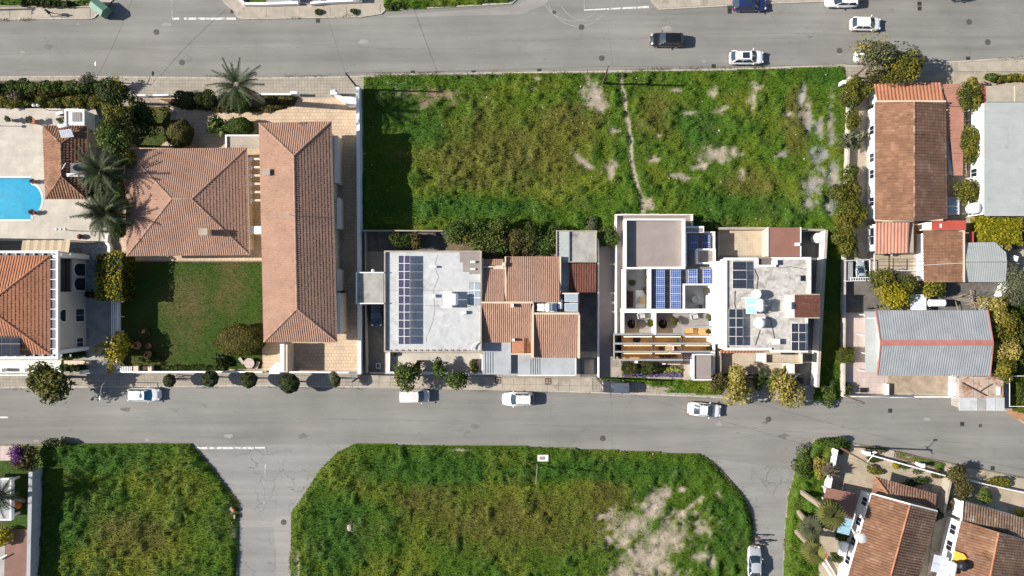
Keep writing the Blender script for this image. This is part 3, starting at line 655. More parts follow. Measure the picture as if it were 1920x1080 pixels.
# ---------------------------------------------------------------- equipment
def pv_array(label, px, py, z, cols, rows, pw, ph, tilt, mat, parent=None, gap=0.03, rz=0.0, lean=(1,0), name='solar_array', raise_=0.35, group=None):
    """px,py,z = photograph pixel of the upper left corner; panels share one mesh; tilt lifts the right hand side."""
    o = W(px, py, z); t = thing(name, label, 'solar array', o, group, rz)
    mb = MB(); f = 0.022; mb.box(0, 0, -0.04, pw, -ph, -0.005, 0); q = []
    mb.add([(f,-f,0.0),(pw-f,-f,0.0),(pw-f,-ph+f,0.0),(f,-ph+f,0.0)], [(3,2,1,0)], 1)
    mb.add([(0,0,-.005),(pw,0,-.005),(pw,-ph,-.005),(0,-ph,-.005),(f,-f,0.001),(pw-f,-f,0.001),(pw-f,-ph+f,0.001),(f,-ph+f,0.001)], [(4,5,1,0),(5,6,2,1),(6,7,3,2),(7,4,0,3)], 0)
    me = None; ct, st = math.cos(tilt), math.sin(tilt)
    for i in range(cols):
        for j in range(rows):
            if me is None: ob = mb.out('solar_panel', [M['metalw'], M[mat]], t, local=True); me = ob.data
            else: ob = bpy.data.objects.new('solar_panel', me); COL.objects.link(ob); ob.parent = t
            u = i*(pw+gap); ob.location = (u*ct, -j*(ph+gap), raise_ + u*st); ob.rotation_euler = (0, -tilt, 0)
    fr = MB(); Lx = cols*(pw+gap)*ct; hz = cols*(pw+gap)*st
    for j in (0.12, 0.5, 0.88):
        y = -j*rows*(ph+gap); fr.bar((0.05, y, raise_-0.07), (Lx-0.05, y, raise_+hz-0.07), 0.025, n=5)
        for x, h in ((0.15, 0.0), (Lx-0.15, hz)): fr.bar((x, y, -0.02), (x, y, raise_+h-0.06), 0.025, n=5)
    fr.out('support_frame', M['steel'], t, local=True); return t
def water_heater(label, loc, rz=0.0, tank_len=1.5, r=0.3, panels=2, pmat='panelpale', tank=True, pw=1.0, ph=1.9, group=None, tilt=0.55, tank_mat='tank', vertical=False):
    t = thing('solar_water_heater', label, 'water heater', loc, group, rz)
    for i in range(panels):
        x = -pw*panels/2 + i*(pw+0.05); mb = MB(); a = Vector((x, 0, 1.25)); b = Vector((x+pw, 0, 1.25)); dn = Vector((0, -math.cos(tilt)*ph, -math.sin(tilt)*ph)); n = Vector((0, -math.sin(tilt), math.cos(tilt)))*0.08
        c = [a, b, b+dn, a+dn]; mb.add([*c, *[q+n for q in c]], [(3,2,1,0),(0,1,5,4),(1,2,6,5),(2,3,7,6),(3,0,4,7),(4,5,6,7)], 0)
        m2 = [c[0]+n*1.03+Vector((.06,0,0))+dn*.03, c[1]+n*1.03-Vector((.06,0,0))+dn*.03, c[2]+n*1.03-Vector((.06,0,0))-dn*.03, c[3]+n*1.03+Vector((.06,0,0))-dn*.03]
        mb.add(m2, [(3,2,1,0)], 1); mb.out('collector_panel', [M['metalw'], M[pmat]], t, local=True)
    if tank:
        mb = MB(); L = tank_len/2; zc = 1.45; yc = 0.45
        prof = [(-L-0.16, 0.05), (-L-0.13, r*0.55), (-L-0.05, r*0.88), (-L, r), (L, r), (L+0.05, r*0.88), (L+0.13, r*0.55), (L+0.16, 0.05)]
        vs = []; fs = []; n = 16
        for (x, q) in prof:
            for i in range(n): a = 2*math.pi*i/n; vs.append((x, yc+math.cos(a)*q, zc+math.sin(a)*q))
        for j in range(len(prof)-1):
            for i in range(n): fs.append((j*n+i, j*n+(i+1)%n, (j+1)*n+(i+1)%n, (j+1)*n+i))
        mb.add(vs, fs + [tuple(range(n)), tuple(len(vs)-1-i for i in range(n))]); mb.out('tank', M[tank_mat], t, local=True, smooth=True)
    fr = MB()
    for x in (-pw*panels/2+0.1, pw*panels/2-0.1):
        fr.bar((x, 0.25, 0), (x, 0.25, 1.2), 0.03, n=5); fr.bar((x, 0.65, 0), (x, 0.65, 1.2), 0.03, n=5); fr.bar((x, -1.5, 0.0), (x, 0.1, 1.15), 0.025, n=5)
    fr.out('stand', M['steel'], t, local=True); return t
def dish(label, loc, az, r=0.45, mat='metalw', el=0.6):
    t = thing('satellite_dish', label, 'satellite dish', loc); d = Vector((math.cos(az)*math.cos(el), math.sin(az)*math.cos(el), math.sin(el))); a = d.orthogonal().normalized(); b = d.cross(a)
    c = Vector((0,0,0.9)); vs = []; fs = []; n = 18
    for j in range(5):
        q = r*j/4+0.001
        for i in range(n): th = 2*math.pi*i/n; vs.append(c + a*math.cos(th)*q + b*math.sin(th)*q + d*(q*q/r*0.28))
    for j in range(4):
        for i in range(n): fs.append((j*n+i, j*n+(i+1)%n, (j+1)*n+(i+1)%n, (j+1)*n+i))
    MB().add(vs, fs).out('reflector', M[mat], t, local=True, smooth=True)
    mb = MB(); mb.bar((0,0,0), c, 0.03, n=6); mb.bar(c - a*r*0.8, c + d*r*0.9, 0.012, n=4); mb.out('mast', M['steel'], t, local=True)
    MB().box(-.04,-.04,-.04,.04,.04,.04).out('receiver', M['black'], t, local=True).location = c + d*r*0.9
    return t
def barrel_tank(label, loc, r=0.6, h=1.3, mat='tank'):
    t = thing('water_tank', label, 'water tank', loc)
    MB().lathe((0,0,0), [(0.001,0),(r*.95,0),(r,0.1),(r,h*.35),(r*1.02,h*.4),(r,h*.45),(r,h*.75),(r*.85,h*.9),(r*.45,h),(0.001,h*1.02)], 20).out('tank', M[mat], t, local=True, smooth=True)
    MB().lathe((0,0,h*.98), [(r*.28,0),(r*.28,0.07),(0.001,0.09)], 14).out('lid', M[mat], t, local=True); return t
def ac_unit(label, loc, rz=0, s=(0.9,0.35,0.65)):
    t = thing('air_conditioner', label, 'air conditioner', loc, 'outdoor air conditioning units', rz)
    MB().box(-s[0]/2,-s[1]/2,0.05,s[0]/2,s[1]/2,s[2]).out('case', M['metalw'], t, local=True, bevel=0.02)
    MB().bar((0.1,-s[1]/2-0.02,s[2]/2),(0.1,-s[1]/2,s[2]/2),0.24,n=16).out('fan_grille', M['black'], t, local=True)
    mb = MB(); mb.box(-s[0]/2+.1,-s[1]/2,0,-s[0]/2+.16,s[1]/2,0.05); mb.box(s[0]/2-.16,-s[1]/2,0,s[0]/2-.1,s[1]/2,0.05); mb.out('foot', M['black'], t, local=True); return t
def pole(label, base, top, arms=0, lamp=False, r=0.14, mat='polewood', armdir=(0.2,1), name='utility_pole', cat='utility pole', lampdir=None):
    b = W(*base) if len(base) == 2 else Vector(base); t = thing(name, label, cat, b)
    tp = W(*top); mb = MB(); mb.bar(b, tp, r, r*0.7, 9); mb.out('pole', M[mat], t, smooth=False)
    if arms:
        mb = MB(); d = Vector((armdir[0], armdir[1], 0)).normalized()
        for k in range(arms):
            c = b.lerp(tp, 0.97-0.07*k); mb.bar(c-d*0.7, c+d*0.7, 0.045, n=5)
            for q in (-0.6, -0.2, 0.2, 0.6): mb.bar(c+d*q, c+d*q+Vector((0,0,0.16)), 0.035, n=5)
        mb.out('crossarm', M['steel'], t)
    if lamp:
        d = Vector((*lampdir, 0)).normalized(); c = b.lerp(tp, 0.93); e = c+d*1.3+Vector((0,0,0.35)); mb = MB(); mb.bar(c, e, 0.035, n=6); mb.out('lamp_arm', M['steel'], t)
        mb = MB(); mb.ell(e+d*0.25, (0.32 if abs(d.x) > .5 else .14, 0.14 if abs(d.x) > .5 else .32, 0.08), 10, 6); mb.out('lamp_head', M['metalw'], t)
    return t, tp
def cable(pts, sag=0.5, r=0.012):
    mb = MB(); a, b = Vector(pts[0]), Vector(pts[1]); n = 14; q = []
    for i in range(n+1):
        f = i/n; p = a.lerp(b, f); p.z -= sag*4*f*(1-f); q.append(p)
    for i in range(n): mb.bar(q[i], q[i+1], r, n=4)
    return mb
# ---------------------------------------------------------------- cars
PAINT = {}
def paint(name, c, metal=0.0):
    if name not in PAINT:
        m, b = base_mat('car_paint_'+name, 0.28, metal, 0.6); b.inputs['Base Color'].default_value = (*c, 1); b.inputs['Coat Weight'].default_value = 0.6; b.inputs['Coat Roughness'].default_value = 0.05
        PAINT[name] = m
    return PAINT[name]
def car(label, px, py, ang, pm, L=4.3, Wd=1.78, H=1.5, style='hatch', glass='glasscar', sunroof=False, rails=False, roofmat=None, group=None, name='parked_car', z=0.0):
    """ang = heading in degrees, 0 = towards the right of the photograph."""
    loc = W(px, py, 0.6); loc.z = z; t = thing(name, label, 'car', loc, group, math.radians(ang)); hw = Wd/2; xr, xf = -L/2, L/2
    belt = H*0.62; hood = H*0.60
    # stations: x, half width, top height, crown
    if style == 'suv' : g = dict(rb=xr+0.10, rt=xr+0.55, ft=xf-1.95, fb=xf-1.25)
    elif style == 'van': g = dict(rb=xr+0.03, rt=xr+0.12, ft=xf-1.45, fb=xf-0.80)
    elif style == 'sedan': g = dict(rb=xr+0.75, rt=xr+1.45, ft=xf-2.10, fb=xf-1.30)
    elif style == 'jeep': g = dict(rb=xr+0.12, rt=xr+0.25, ft=xf-1.65, fb=xf-1.35)
    else: g = dict(rb=xr+0.12, rt=xr+0.55, ft=xf-1.85, fb=xf-1.02)
    st = [(xr, 0.66, belt*0.78), (xr+0.06, 0.80, belt*0.92), (xr+0.25, 0.93, belt), (xr+L*.22, 1.0, belt), (0.0, 1.0, belt), (xf-L*.30, 1.0, belt), (g['fb']-0.05, 0.985, belt*0.995), (xf-0.75, 0.965, hood*0.96), (xf-0.42, 0.91, hood*0.90), (xf-0.19, 0.79, hood*0.80), (xf-0.05, 0.60, hood*0.62), (xf, 0.46, hood*0.5)]
    if style == 'jeep': st = [(xr, .95, belt*.95), (xr+.05, .98, belt), (0, 1, belt), (g['fb']-.1, 1, belt), (xf-.3, .93, hood), (xf-.06, .9, hood*.96), (xf, .86, hood*.85)]
    cs = [(0, 1.0, 0.035), (0.45, 1.0, 0.03), (0.80, 1.0, 0.012), (0.93, 0.985, -0.01), (0.985, 0.90, -0.03), (1.0, 0.70, 0), (0.995, 0.48, 0), (0.96, 0.30, 0)]
    V = []; F = []; k = len(cs)*2-1
    for (x, w, zt) in st:
        row = [(hw*w*a, zt*b+cr) for a, b, cr in cs]; full = [(-y, zz) for y, zz in row[::-1]] + row[1:]
        V += [(x, y, zz) for y, zz in full]
    for i in range(len(st)-1):
        for j in range(k-1): F.append((i*k+j, (i+1)*k+j, (i+1)*k+j+1, i*k+j+1))
    mb = MB(); mb.add(V, F + [tuple(range(k)), tuple(len(V)-1-q for q in range(k))]); mb.out('body', pm, t, local=True, smooth=True)
    # greenhouse
    zb = belt+0.02; zr = H-0.05; wb = hw*0.90; wt = hw*0.69; rb, rt, ft, fb = g['rb'], g['rt'], g['ft'], g['fb']
    if style in ('van', 'jeep'): wt = hw*0.84
    def pane(nm, pts, m, off=0.0):
        return MB().add(pts, [tuple(range(len(pts)))]).out(nm, m, t, local=True)
    e = 0.05
    nf = 5
    def curved(nm, x0, w0, z0, x1, w1, z1, bow, m):
        vs = []; 
        for i in range(nf+1):
            f = -1+2*i/nf; vs.append((x0 + bow*(1-f*f), w0*f, z0))
        for i in range(nf+1):
            f = -1+2*i/nf; vs.append((x1 + bow*0.6*(1-f*f), w1*f, z1))
        return MB().add(vs, [(i, i+1, nf+2+i, nf+1+i) for i in range(nf)]).out(nm, m, t, local=True, smooth=True)
    gm = M[glass]
    curved('windscreen', fb, wb*0.93, zb-0.03, ft, wt*0.95, zr, 0.14, gm); curved('rear_window', rb, wb*0.86, zb, rt, wt*0.90, zr, -0.08, M['glasscar'])
    for s in (-1, 1):
        pane('side_window', [(rb+.28, s*wb*0.985, zb), (fb-.30, s*wb*0.985, zb), (ft+.02, s*wt*1.0, zr-.03), (rt+.12, s*wt*1.0, zr-.03)][::s], M['glasscar'])
    # roof with pillars
    rm = roofmat or pm; mb = MB(); nx = 7; ny = 7; vs = []
    for i in range(nx):
        f = i/(nx-1); x = rt-0.04 + (ft-rt+0.08)*f; bo = math.sin(math.pi*f)
        for j in range(ny):
            q = -1+2*j/(ny-1); xx = x + (0.085*(1-q*q) if i == nx-1 else (-0.05*(1-q*q) if i == 0 else 0)); vs.append((xx, wt*1.02*q*(1-0.03*abs(2*f-1)), zr + 0.05*bo*(1-q*q*0.9) + 0.008 - 0.03*abs(q)**4))
    mb.add(vs, [(i*ny+j, (i+1)*ny+j, (i+1)*ny+j+1, i*ny+j+1) for i in range(nx-1) for j in range(ny-1)])
    for s in (-1, 1):
        for (x0, y0, z0, x1, y1, z1, r) in ((fb-0.02, wb*.95, zb-.03, ft+.02, wt*.98, zr, .035), (rb+.03, wb*.90, zb, rt, wt*.95, zr, .06), (rb+.2, wb*.97, zb, rt+.1, wt*.99, zr, .04), ((fb+rb)/2-.1, wb*.985, zb, (ft+rt)/2-.05, wt*1.0, zr-.02, .025)):
            mb.bar((x0, s*y0, z0), (x1, s*y1, z1), r, n=5)
    mb.out('roof', rm, t, local=True, smooth=True)
    if sunroof: pane('sunroof', [(ft-1.15, -wt*.62, zr+.066), (ft-.25, -wt*.62, zr+.066), (ft-.25, wt*.62, zr+.066), (ft-1.15, wt*.62, zr+.066)], M['glasscar'])
    if rails:
        for s in (-1, 1): MB().bar((rt+.1, s*wt*.93, zr+.09), (ft-.1, s*wt*.93, zr+.09), .025, n=5).out('roof_rail', M['black'] if pm != paint('black', (0,0,0)) else M['steel'], t, local=True)
    for s in (-1, 1):
        for x in (xr+L*.19, xf-L*.20):
            w = MB().bar((x, s*(hw-.2), .32), (x, s*(hw+.005), .32), .32, n=16).out('wheel', M['rubber'], t, local=True)
            MB().bar((x, s*(hw), .32), (x, s*(hw+.015), .32), .2, n=12).out('rim', M['steel'], w, local=True)
        mb = MB(); mb.ell((ft+.45, s*(hw+.10), zb+.06), (.08, .12, .08), 8, 5); mb.bar((ft+.47, s*(hw-.05), zb), (ft+.46, s*(hw+.05), zb+.04), .03, n=5); mb.out('side_mirror', pm, t, local=True, smooth=True)
        MB().ell((xf-.20, s*hw*.66, hood*.80), (.17, .17, .06), 8, 5).out('headlight', M['lamp_clear'], t, local=True)
        MB().ell((xr+.10, s*hw*.76, belt*.86), (.10, .14, .09), 8, 5).out('tail_light', M['lamp_red'], t, local=True)
    MB().box(xf-.03, -.26, .38, xf+.015, .26, .48).out('number_plate', M['metalw'], t, local=True)
    for x, y in ((g['fb']+.10, .25), (g['fb']+.10, -.28)): MB().bar((x+.1, y, zb-.0), (x-.22, y+.34, zb+.17), .01, n=4).out('wiper', M['black'], t, local=True)
    MB().box(g['ft']+.1, -hw*.05, hood, g['ft']+.1, -hw*.05, hood) if False else None
    return t
# ---------------------------------------------------------------- people
def person(label, loc, face, cloth='clothdark', pose='stand', skin='skin', trousers='clothdark'):
    t = thing('person', label, 'person', loc, None, face)
    b = dict(pel=(0,0,.94), wst=(0,0,1.08), chs=(.01,0,1.30), nck=(.0,0,1.47), hd=(.02,0,1.60), top=(.03,0,1.70))
    st = 0.26 if pose == 'walk' else 0.04; bend = 0.35 if pose == 'bend' else 0.0
    if bend: b.update(wst=(.08,0,1.06), chs=(.26,0,1.20), nck=(.40,0,1.30), hd=(.48,0,1.36), top=(.54,0,1.42))
    c = b['chs']
    J = [b['pel'], b['wst'], b['chs'], b['nck'], b['hd'], b['top'],
         (0,.09,.90), (st*.5,.10,.50), (st,.10,.08), (st+.17,.11,.04), (0,-.09,.90), (-st*.2,-.10,.50), (-st,-.10,.10), (-st+.16,-.11,.04),
         (c[0],.19,c[2]+.08), (c[0]-.02,.26,c[2]-.20), (c[0]+.16,.24,c[2]-.38), (c[0]+.24,.23,c[2]-.42),
         (c[0],-.19,c[2]+.08), (c[0]+.02,-.26,c[2]-.20), (c[0]+.16,-.24,c[2]-.38), (c[0]+.24,-.23,c[2]-.42)]
    E = [(0,1),(1,2),(2,3),(3,4),(4,5),(0,6),(6,7),(7,8),(8,9),(0,10),(10,11),(11,12),(12,13),(2,14),(14,15),(15,16),(16,17),(2,18),(18,19),(19,20),(20,21)]
    Rr = [.15,.14,.16,.06,.105,.07,.10,.07,.045,.035,.10,.07,.045,.035,.075,.052,.038,.03,.075,.052,.038,.03]
    hands = []
    for s, w in ((1,17),(-1,21)):
        for q in range(5):
            h = Vector(J[w]); sp = (q-2)*.018; i0 = len(J); J.append(tuple(h+Vector((.045, sp, -.015)))); J.append(tuple(h+Vector((.085-abs(q-2)*.006 - (.03 if q == 0 else 0), sp*1.2, -.045))))
            E += [(w, i0), (i0, i0+1)]; Rr += [.010, .008]
    me = bpy.data.meshes.new('body'); me.from_pydata(J, E, []); o = bpy.data.objects.new('body', me); COL.objects.link(o)
    sk = o.modifiers.new('skin', 'SKIN'); ss = o.modifiers.new('sub', 'SUBSURF'); ss.levels = 1; ss.render_levels = 1
    for i, v in enumerate(me.skin_vertices[0].data): v.radius = (Rr[i], Rr[i]); v.use_root = (i == 0)
    dg = bpy.context.evaluated_depsgraph_get(); m2 = bpy.data.meshes.new_from_object(o.evaluated_get(dg)); o.modifiers.clear(); old = o.data; o.data = m2; o.name = 'body'; bpy.data.meshes.remove(old)
    for m in (skin, cloth, trousers, 'black'): m2.materials.append(M[m])
    hx, hz = J[3][0], J[3][2]
    for p in m2.polygons:
        z = p.center.z; y = abs(p.center.y); head = z > hz+0.02 and y < .16
        hand = (Vector(p.center)-Vector(J[17])).length < .11 or (Vector(p.center)-Vector(J[21])).length < .11
        p.material_index = 0 if head or hand else (3 if z < .1 else (2 if z < .98 and y < .22 else 1)); p.use_smooth = True
    o.parent = t
    h = Vector(J[4]); MB().ell(h+Vector((-.02,0,.05)), (.118,.105,.10), 10, 7).out('hair', M['hair'], t, local=True, smooth=True)
    f = MB(); f.ell(h+Vector((.115,0,-.01)), (.02,.014,.02), 6, 4); f.out('nose', M['skin'], t, local=True)
    for s in (-1,1): MB().ell(h+Vector((.098,s*.035,.02)), (.012,.014,.009), 6, 4).out('eye', M['black'], t, local=True); MB().ell(h+Vector((0,s*.105,0)), (.02,.012,.03), 6, 4).out('ear', M['skin'], t, local=True)
    return t
# ---------------------------------------------------------------- ground, roads, pavements
g = MB().add([(-600,-600,-0.25),(600,-600,-0.25),(600,600,-0.25),(-600,600,-0.25)], [(0,1,2,3)]).out('ground', M['rough_field']); g['kind'] = 'structure'
g = MB().add([(-110,-80,0),(110,-80,0),(110,80,0),(-110,80,0)], [(0,1,2,3)]).out('road', M['asphalt']); g['kind'] = 'structure'
M['oldkerb'] = noisy('old_grubby_kerb', (0.22,0.19,0.15), 0.3, 1.2, 9, stain=(0.07,0.08,0.04), stain_scale=0.7)
BIG = [(-560,146),(150,143),(480,146),(670,143),(700,139),(1130,133),(1400,128),(1580,121),(1600,123),(1790,115),(1920,107),(2460,88),(2460,800),(1920,795),(1885,771),(1798,769),(1788,748),(1775,742),(1590,740),(1578,748),(1525,752),(1400,749),(1280,743),(1120,737),(960,732),(860,730),(700,727),(480,724),(0,728),(-560,730)]
BTL = [(-560,-400),(225,-400),(225,-12),(213,0),(190,22),(178,34),(172,36),(0,38),(-560,42)]
BTM = [(405,-400),(405,-20),(420,5),(437,20),(445,33),(457,37),(560,35),(677,33),(715,27),(722,21),(960,8),(985,-15),(985,-400)]
BTR = [(1215,-400),(1215,-10),(1225,8),(1237,19),(1440,8),(1745,-4),(2460,-40),(2460,-400)]
BBL = [(-560,833),(85,833),(358,832),(400,880),(445,940),(447,960),(443,1460),(-560,1460)]
BBM = [(665,833),(1000,838),(1310,852),(1330,862),(1360,890),(1395,930),(1410,970),(1410,1460),(547,1460),(548,960),(565,935),(600,880),(632,848)]
BBR = [(1466,1460),(1468,1080),(1471,1000),(1477,930),(1490,885),(1508,850),(1528,823),(1560,820),(1590,828),(1635,838),(1920,895),(2460,990),(2460,1460)]
for nm, p, m in (('pavement',BIG,'pave'),('pavement',BTL,'slab'),('pavement',BTM,'slab'),('pavement',BTR,'slab'),('verge',BBL,'rough_field'),('verge',BBM,'rough_field'),('verge',BBR,'yard')):
    plate(nm, p, 0.085 if nm == 'verge' else 0.12, M[m])
    k = MB(); P = offset_poly(wpoly(p), 0.09); n = len(P)
    for i in range(n):
        a = Vector(P[i]); b = Vector(P[(i+1) % n]); d = b-a; L = d.length; d.normalize(); c = 0; 
        while c < L-0.02:       # single kerb stones
            s = min(0.98, L-c); m_ = a + d*(c+s/2); k.obox(m_, d, s/2-0.008, 0.085, 0, 0.135+random.uniform(0,.006)) if abs(m_.x) < 80 and abs(m_.y) < 50 else None; c += 1.0
    k.out('kerb', M['kerb'] if nm == 'pavement' else M['oldkerb'], kind='structure')
for q in ([(-555,-395),(220,-395),(205,-60),(-555,-60)],[(412,-395),(980,-395),(980,-62),(412,-62)],[(1222,-395),(2450,-395),(2450,-70),(1222,-70)],[(-555,160),(-260,160),(-260,715),(-555,715)]): plate('far_plot', q, .145, M['rough_field'])
# side streets with old cracked asphalt
plate('side_street', [(361,834),(661,834),(632,848),(600,880),(565,935),(548,960),(547,1460),(443,1460),(447,960),(445,940),(400,880)], 0.005, M['asphalt_old'])
plate('side_street', [(1312,856),(1480,880),(1477,930),(1471,1000),(1468,1460),(1410,1460),(1410,970),(1395,930),(1360,890),(1330,862)], 0.005, M['asphalt_old'])
plate('asphalt_patch', [(447,975),(515,978),(522,968),(547,965),(547,1460),(521,1460),(518,1035),(514,1000),(514,988),(447,988)], 0.009, M['asphalt_patch'])
plate('asphalt_patch', [(716,30),(960,12),(1005,-8),(1040,-30),(1060,-30),(1020,10),(975,27),(730,33)], 0.006, M['asphalt_patch'])
for p in (R(345,33,442,37), R(323,33,336,37), [(1095,18),(1217,11),(1217,15),(1095,20)], R(365,838,476,842), R(478,838,497,841), R(-30,781,15,784)):
    plate('road_marking', p, 0.013, M['paint'], 0.0)
for p in (R(321.5,-40,324,32), R(496,843,499,900), R(494,905,496,945), R(1094.5,-40,1096.5,17)): plate('road_marking', p, 0.013, M['paint_worn'], 0.0)
# tyre-swept dust rings at the junction (thin sweeps of pale grit)
def arc(cx, cy, r, a0, a1, w):
    pts = [(cx+r*math.cos(math.radians(a)), cy+r*math.sin(math.radians(a))) for a in np.linspace(a0, a1, 18)]; q = [(cx+(r-w)*math.cos(math.radians(a)), cy+(r-w)*math.sin(math.radians(a))) for a in np.linspace(a1, a0, 18)]
    return pts+q
M['dust'] = noisy('pale_road_dust', (0.275,0.262,0.24), 0.12, 1.5, 9)
for i, (cx, cy, r, a0, a1) in enumerate(((1085,-10,60,40,160),(1075,-22,62,35,170),(1100,-15,55,20,150))): plate('tyre_mark', arc(cx,cy,r,a0,a1,1.6), 0.008+0.003*i, M['dust'], 0.0)
M['seam'] = noisy('dark_road_seam', (0.145,0.139,0.13), 0.2, 1.5, 9)
def crack(x0, y0, x1, y1, wob, seed, w=.05, n=46):
    r = random.Random(seed); mb = MB(); pts = []; o = 0
    for i in range(n+1):
        f = i/n; o = o*.8+r.uniform(-wob, wob); pts.append(W(x0+(x1-x0)*f, y0+(y1-y0)*f+o))
    for i, (a, b) in enumerate(zip(pts[:-1], pts[1:])):
        if r.random() < .18: continue
        d = (b-a).normalized(); q = Vector((-d.y, d.x, 0))*w*r.uniform(.3, 1)/2; mb.add([(*(a-q)[:2], .0035+.0001*seed), (*(b-q)[:2], .0035+.0001*seed), (*(b+q)[:2], .0035+.0001*seed), (*(a+q)[:2], .0035+.0001*seed)], [(0,1,2,3)])
    mb.out('road_crack', M['seam'], kind='structure')
for i, q in enumerate(((220,92,305,92,.4),(-20,102,190,98,.6),(330,90,560,89,.5),(600,90,900,91,.7),(960,76,1215,72,.6),(1215,64,1550,62,.6),(1560,55,1900,44,.7),(0,782,420,784,.5),(420,784,900,790,.7),(900,792,1240,806,.8),(1230,840,1560,800,1.2),(1350,800,1900,838,1.0),(1000,838,1330,790,1.0),(480,146,480,60,.4),(1140,50,1150,130,.5),(1146,742,1148,850,.4),(1034,740,1030,836,.4))): crack(*q[:4], q[4], i+1)
random.seed(77)
for i in range(20):       # small patches, drips and grit
    x = random.uniform(0, 1900); y = random.choice([random.uniform(45, 118), random.uniform(760, 828)]); c = W(x, y); n = 9; r0 = random.uniform(.12, .5)
    MB().add([(c.x+r0*random.uniform(1.0,2.2)*math.cos(k*2*math.pi/n), c.y+r0*random.uniform(.5,1.0)*math.sin(k*2*math.pi/n), .0024+.00002*i) for k in range(n)], [tuple(range(n))]).out('road_stain', M['seam'] if i % 3 == 0 else M['dust'], kind='structure')
# expansion joints cut the long top pavements into slabs
def slabs(pts_top, pts_bot, cuts, z, mat, parent, gap=0.03, th=0.04, name='slab', jit=0.004):
    for c0, c1 in zip(cuts[:-1], cuts[1:]):
        def at(poly, x):
            for (ax, ay), (bx, by) in zip(poly[:-1], poly[1:]):
                if ax <= x <= bx: return ay+(by-ay)*(x-ax)/(bx-ax)
            return poly[-1][1]
        g = gap*S/2; q = [(c0+g, at(pts_top, c0)), (c1-g, at(pts_top, c1)), (c1-g, at(pts_bot, c1)), (c0+g, at(pts_bot, c0))]
        MB().prism(wpoly(q), z-0.02, z+th+random.uniform(-jit, jit)).out(name, mat, parent)
def setting(name): 
    o = bpy.data.objects.new(name, None); COL.objects.link(o); o['kind'] = 'structure'; return o
sp = setting('pavement_slabs')
slabs([(455,14),(560,14),(677,11),(713,9)], [(455,34.5),(560,33),(677,30.5),(713,25)], [457,500,535,563,592,620,650,677,713], 0.12, M['slab'], sp)
slabs([(1237,-12),(1440,-12),(1740,-12)], [(1237,16),(1440,5),(1740,-7)], [1239,1269,1319,1372,1425,1480,1535,1590,1645,1700], 0.12, M['slab'], sp)
slabs([(-100,16),(0,16),(172,17)], [(-100,36),(0,35.5),(172,33.5)], [-60,-20,20,60,100,140,170], 0.12, M['slab'], sp)
for y0, y1 in ((703,714),(715,725)):
    slabs([(560,y0-1),(1120,y0+6)], [(560,y1-.5),(1120,y1+9)], list(range(690,1112,21)), 0.12, M['slab'], sp)
slabs([(1790,118),(1920,113),(2000,110)], [(1790,134),(1920,134),(2000,134)], [1795,1822,1850,1878,1906,1934,1962], 0.12, M['slab'], sp)
# covers in the road
def cover(label, px, py, r=0.36, square=False):
    t = thing('drain_grate' if square else 'manhole_cover', label, 'drain cover', W(px, py), 'covers set in the asphalt'); mb = MB()
    if square:
        mb.box(-r,-r,0,r,r,.014,0); f = mb.out('frame', M['iron'], t, local=True)
        for i in range(5): MB().box(-r*.85,-r*.8+i*r*.36,.014,r*.85,-r*.8+i*r*.36+.06,.028).out('bar', M['black'], t, local=True)
    else:
        mb.lathe((0,0,0), [(0.001,.022),(r*.74,.022),(r*.78,.012),(r*.82,.012),(r*.86,.022),(r,.02),(r*1.02,0)], 22); mb.out('cover', M['iron'], t, local=True)
    return t
for l, x, y in (('round cover on the top road below the left junction',293,60),('round cover on the top road nearest the leaning palm',341,117),('round cover at the junction beside the curved tyre marks',1090,51),('faint round cover on the top road near the middle wooden pole',1128,109),('small round cover above the curved tyre marks',1039,23),('round cover on the top road left of the car under the tree',1574,95),('round cover on the top road, upper one of the right pair',1817,41),('round cover on the top road, lower one of the right pair',1852,79),('round cover on the bottom road right of the sloping white sedan',1441,786),('round cover in the pale patch of the cracked side street',532,979),('faint round cover on the bottom road above the middle meadow',1130,822),('small round cover on the bottom road near the orange earth corner',1838,798)):
    cover(l, x, y, 0.38 if 'small' not in l else 0.25)
for l, x, y in (('square grate at the kerb left of the middle wooden pole',1011,133),('square grate at the kerb of the meadow left of the wooden pole',888,136),('square grate at the kerb right of the concrete wall end pole',774,136),('square grate at the kerb right of the white car with sunroof',1338,124),('square grate beside the top white kerb below the round shrub',596,39),('square grate behind the navy car, upper of two',1368,15),('square grate behind the navy car, lower of two',1368,22),('square grate at the top right kerb, upper of two',1724,7),('square grate at the top right kerb, lower of two',1724,16),('square grate at the kerb left of the far right hedge',1815,110),('square grate on the bottom road below the pink patio',1669,770),('square grate on the bottom road left of the rusty shed, left one',1804,795),('square grate at the kerb beside the junction left top',436,21),('square grate by the kerb above the dusty front garden',1861,878)):
    cover(l, x, y, 0.28, True)
for l, x, y in (('brown timber drain box in the pavement left of the second one',934,713),('brown timber drain box in the pavement right of the first one',1028,715)):
    t = thing('pavement_drain', l, 'drain cover', W(x, y, .16)); MB().box(-.42,-.42,-.02,.42,.42,.012).out('frame', M['darkwood'], t, local=True)
    for q in ((-.3,-.3,-.05,.3),(.05,-.3,.3,-.05),(.05,.05,.3,.3)): MB().box(q[0],q[1],.012,q[2],q[3],.03).out('plate', M['soil'], t, local=True)
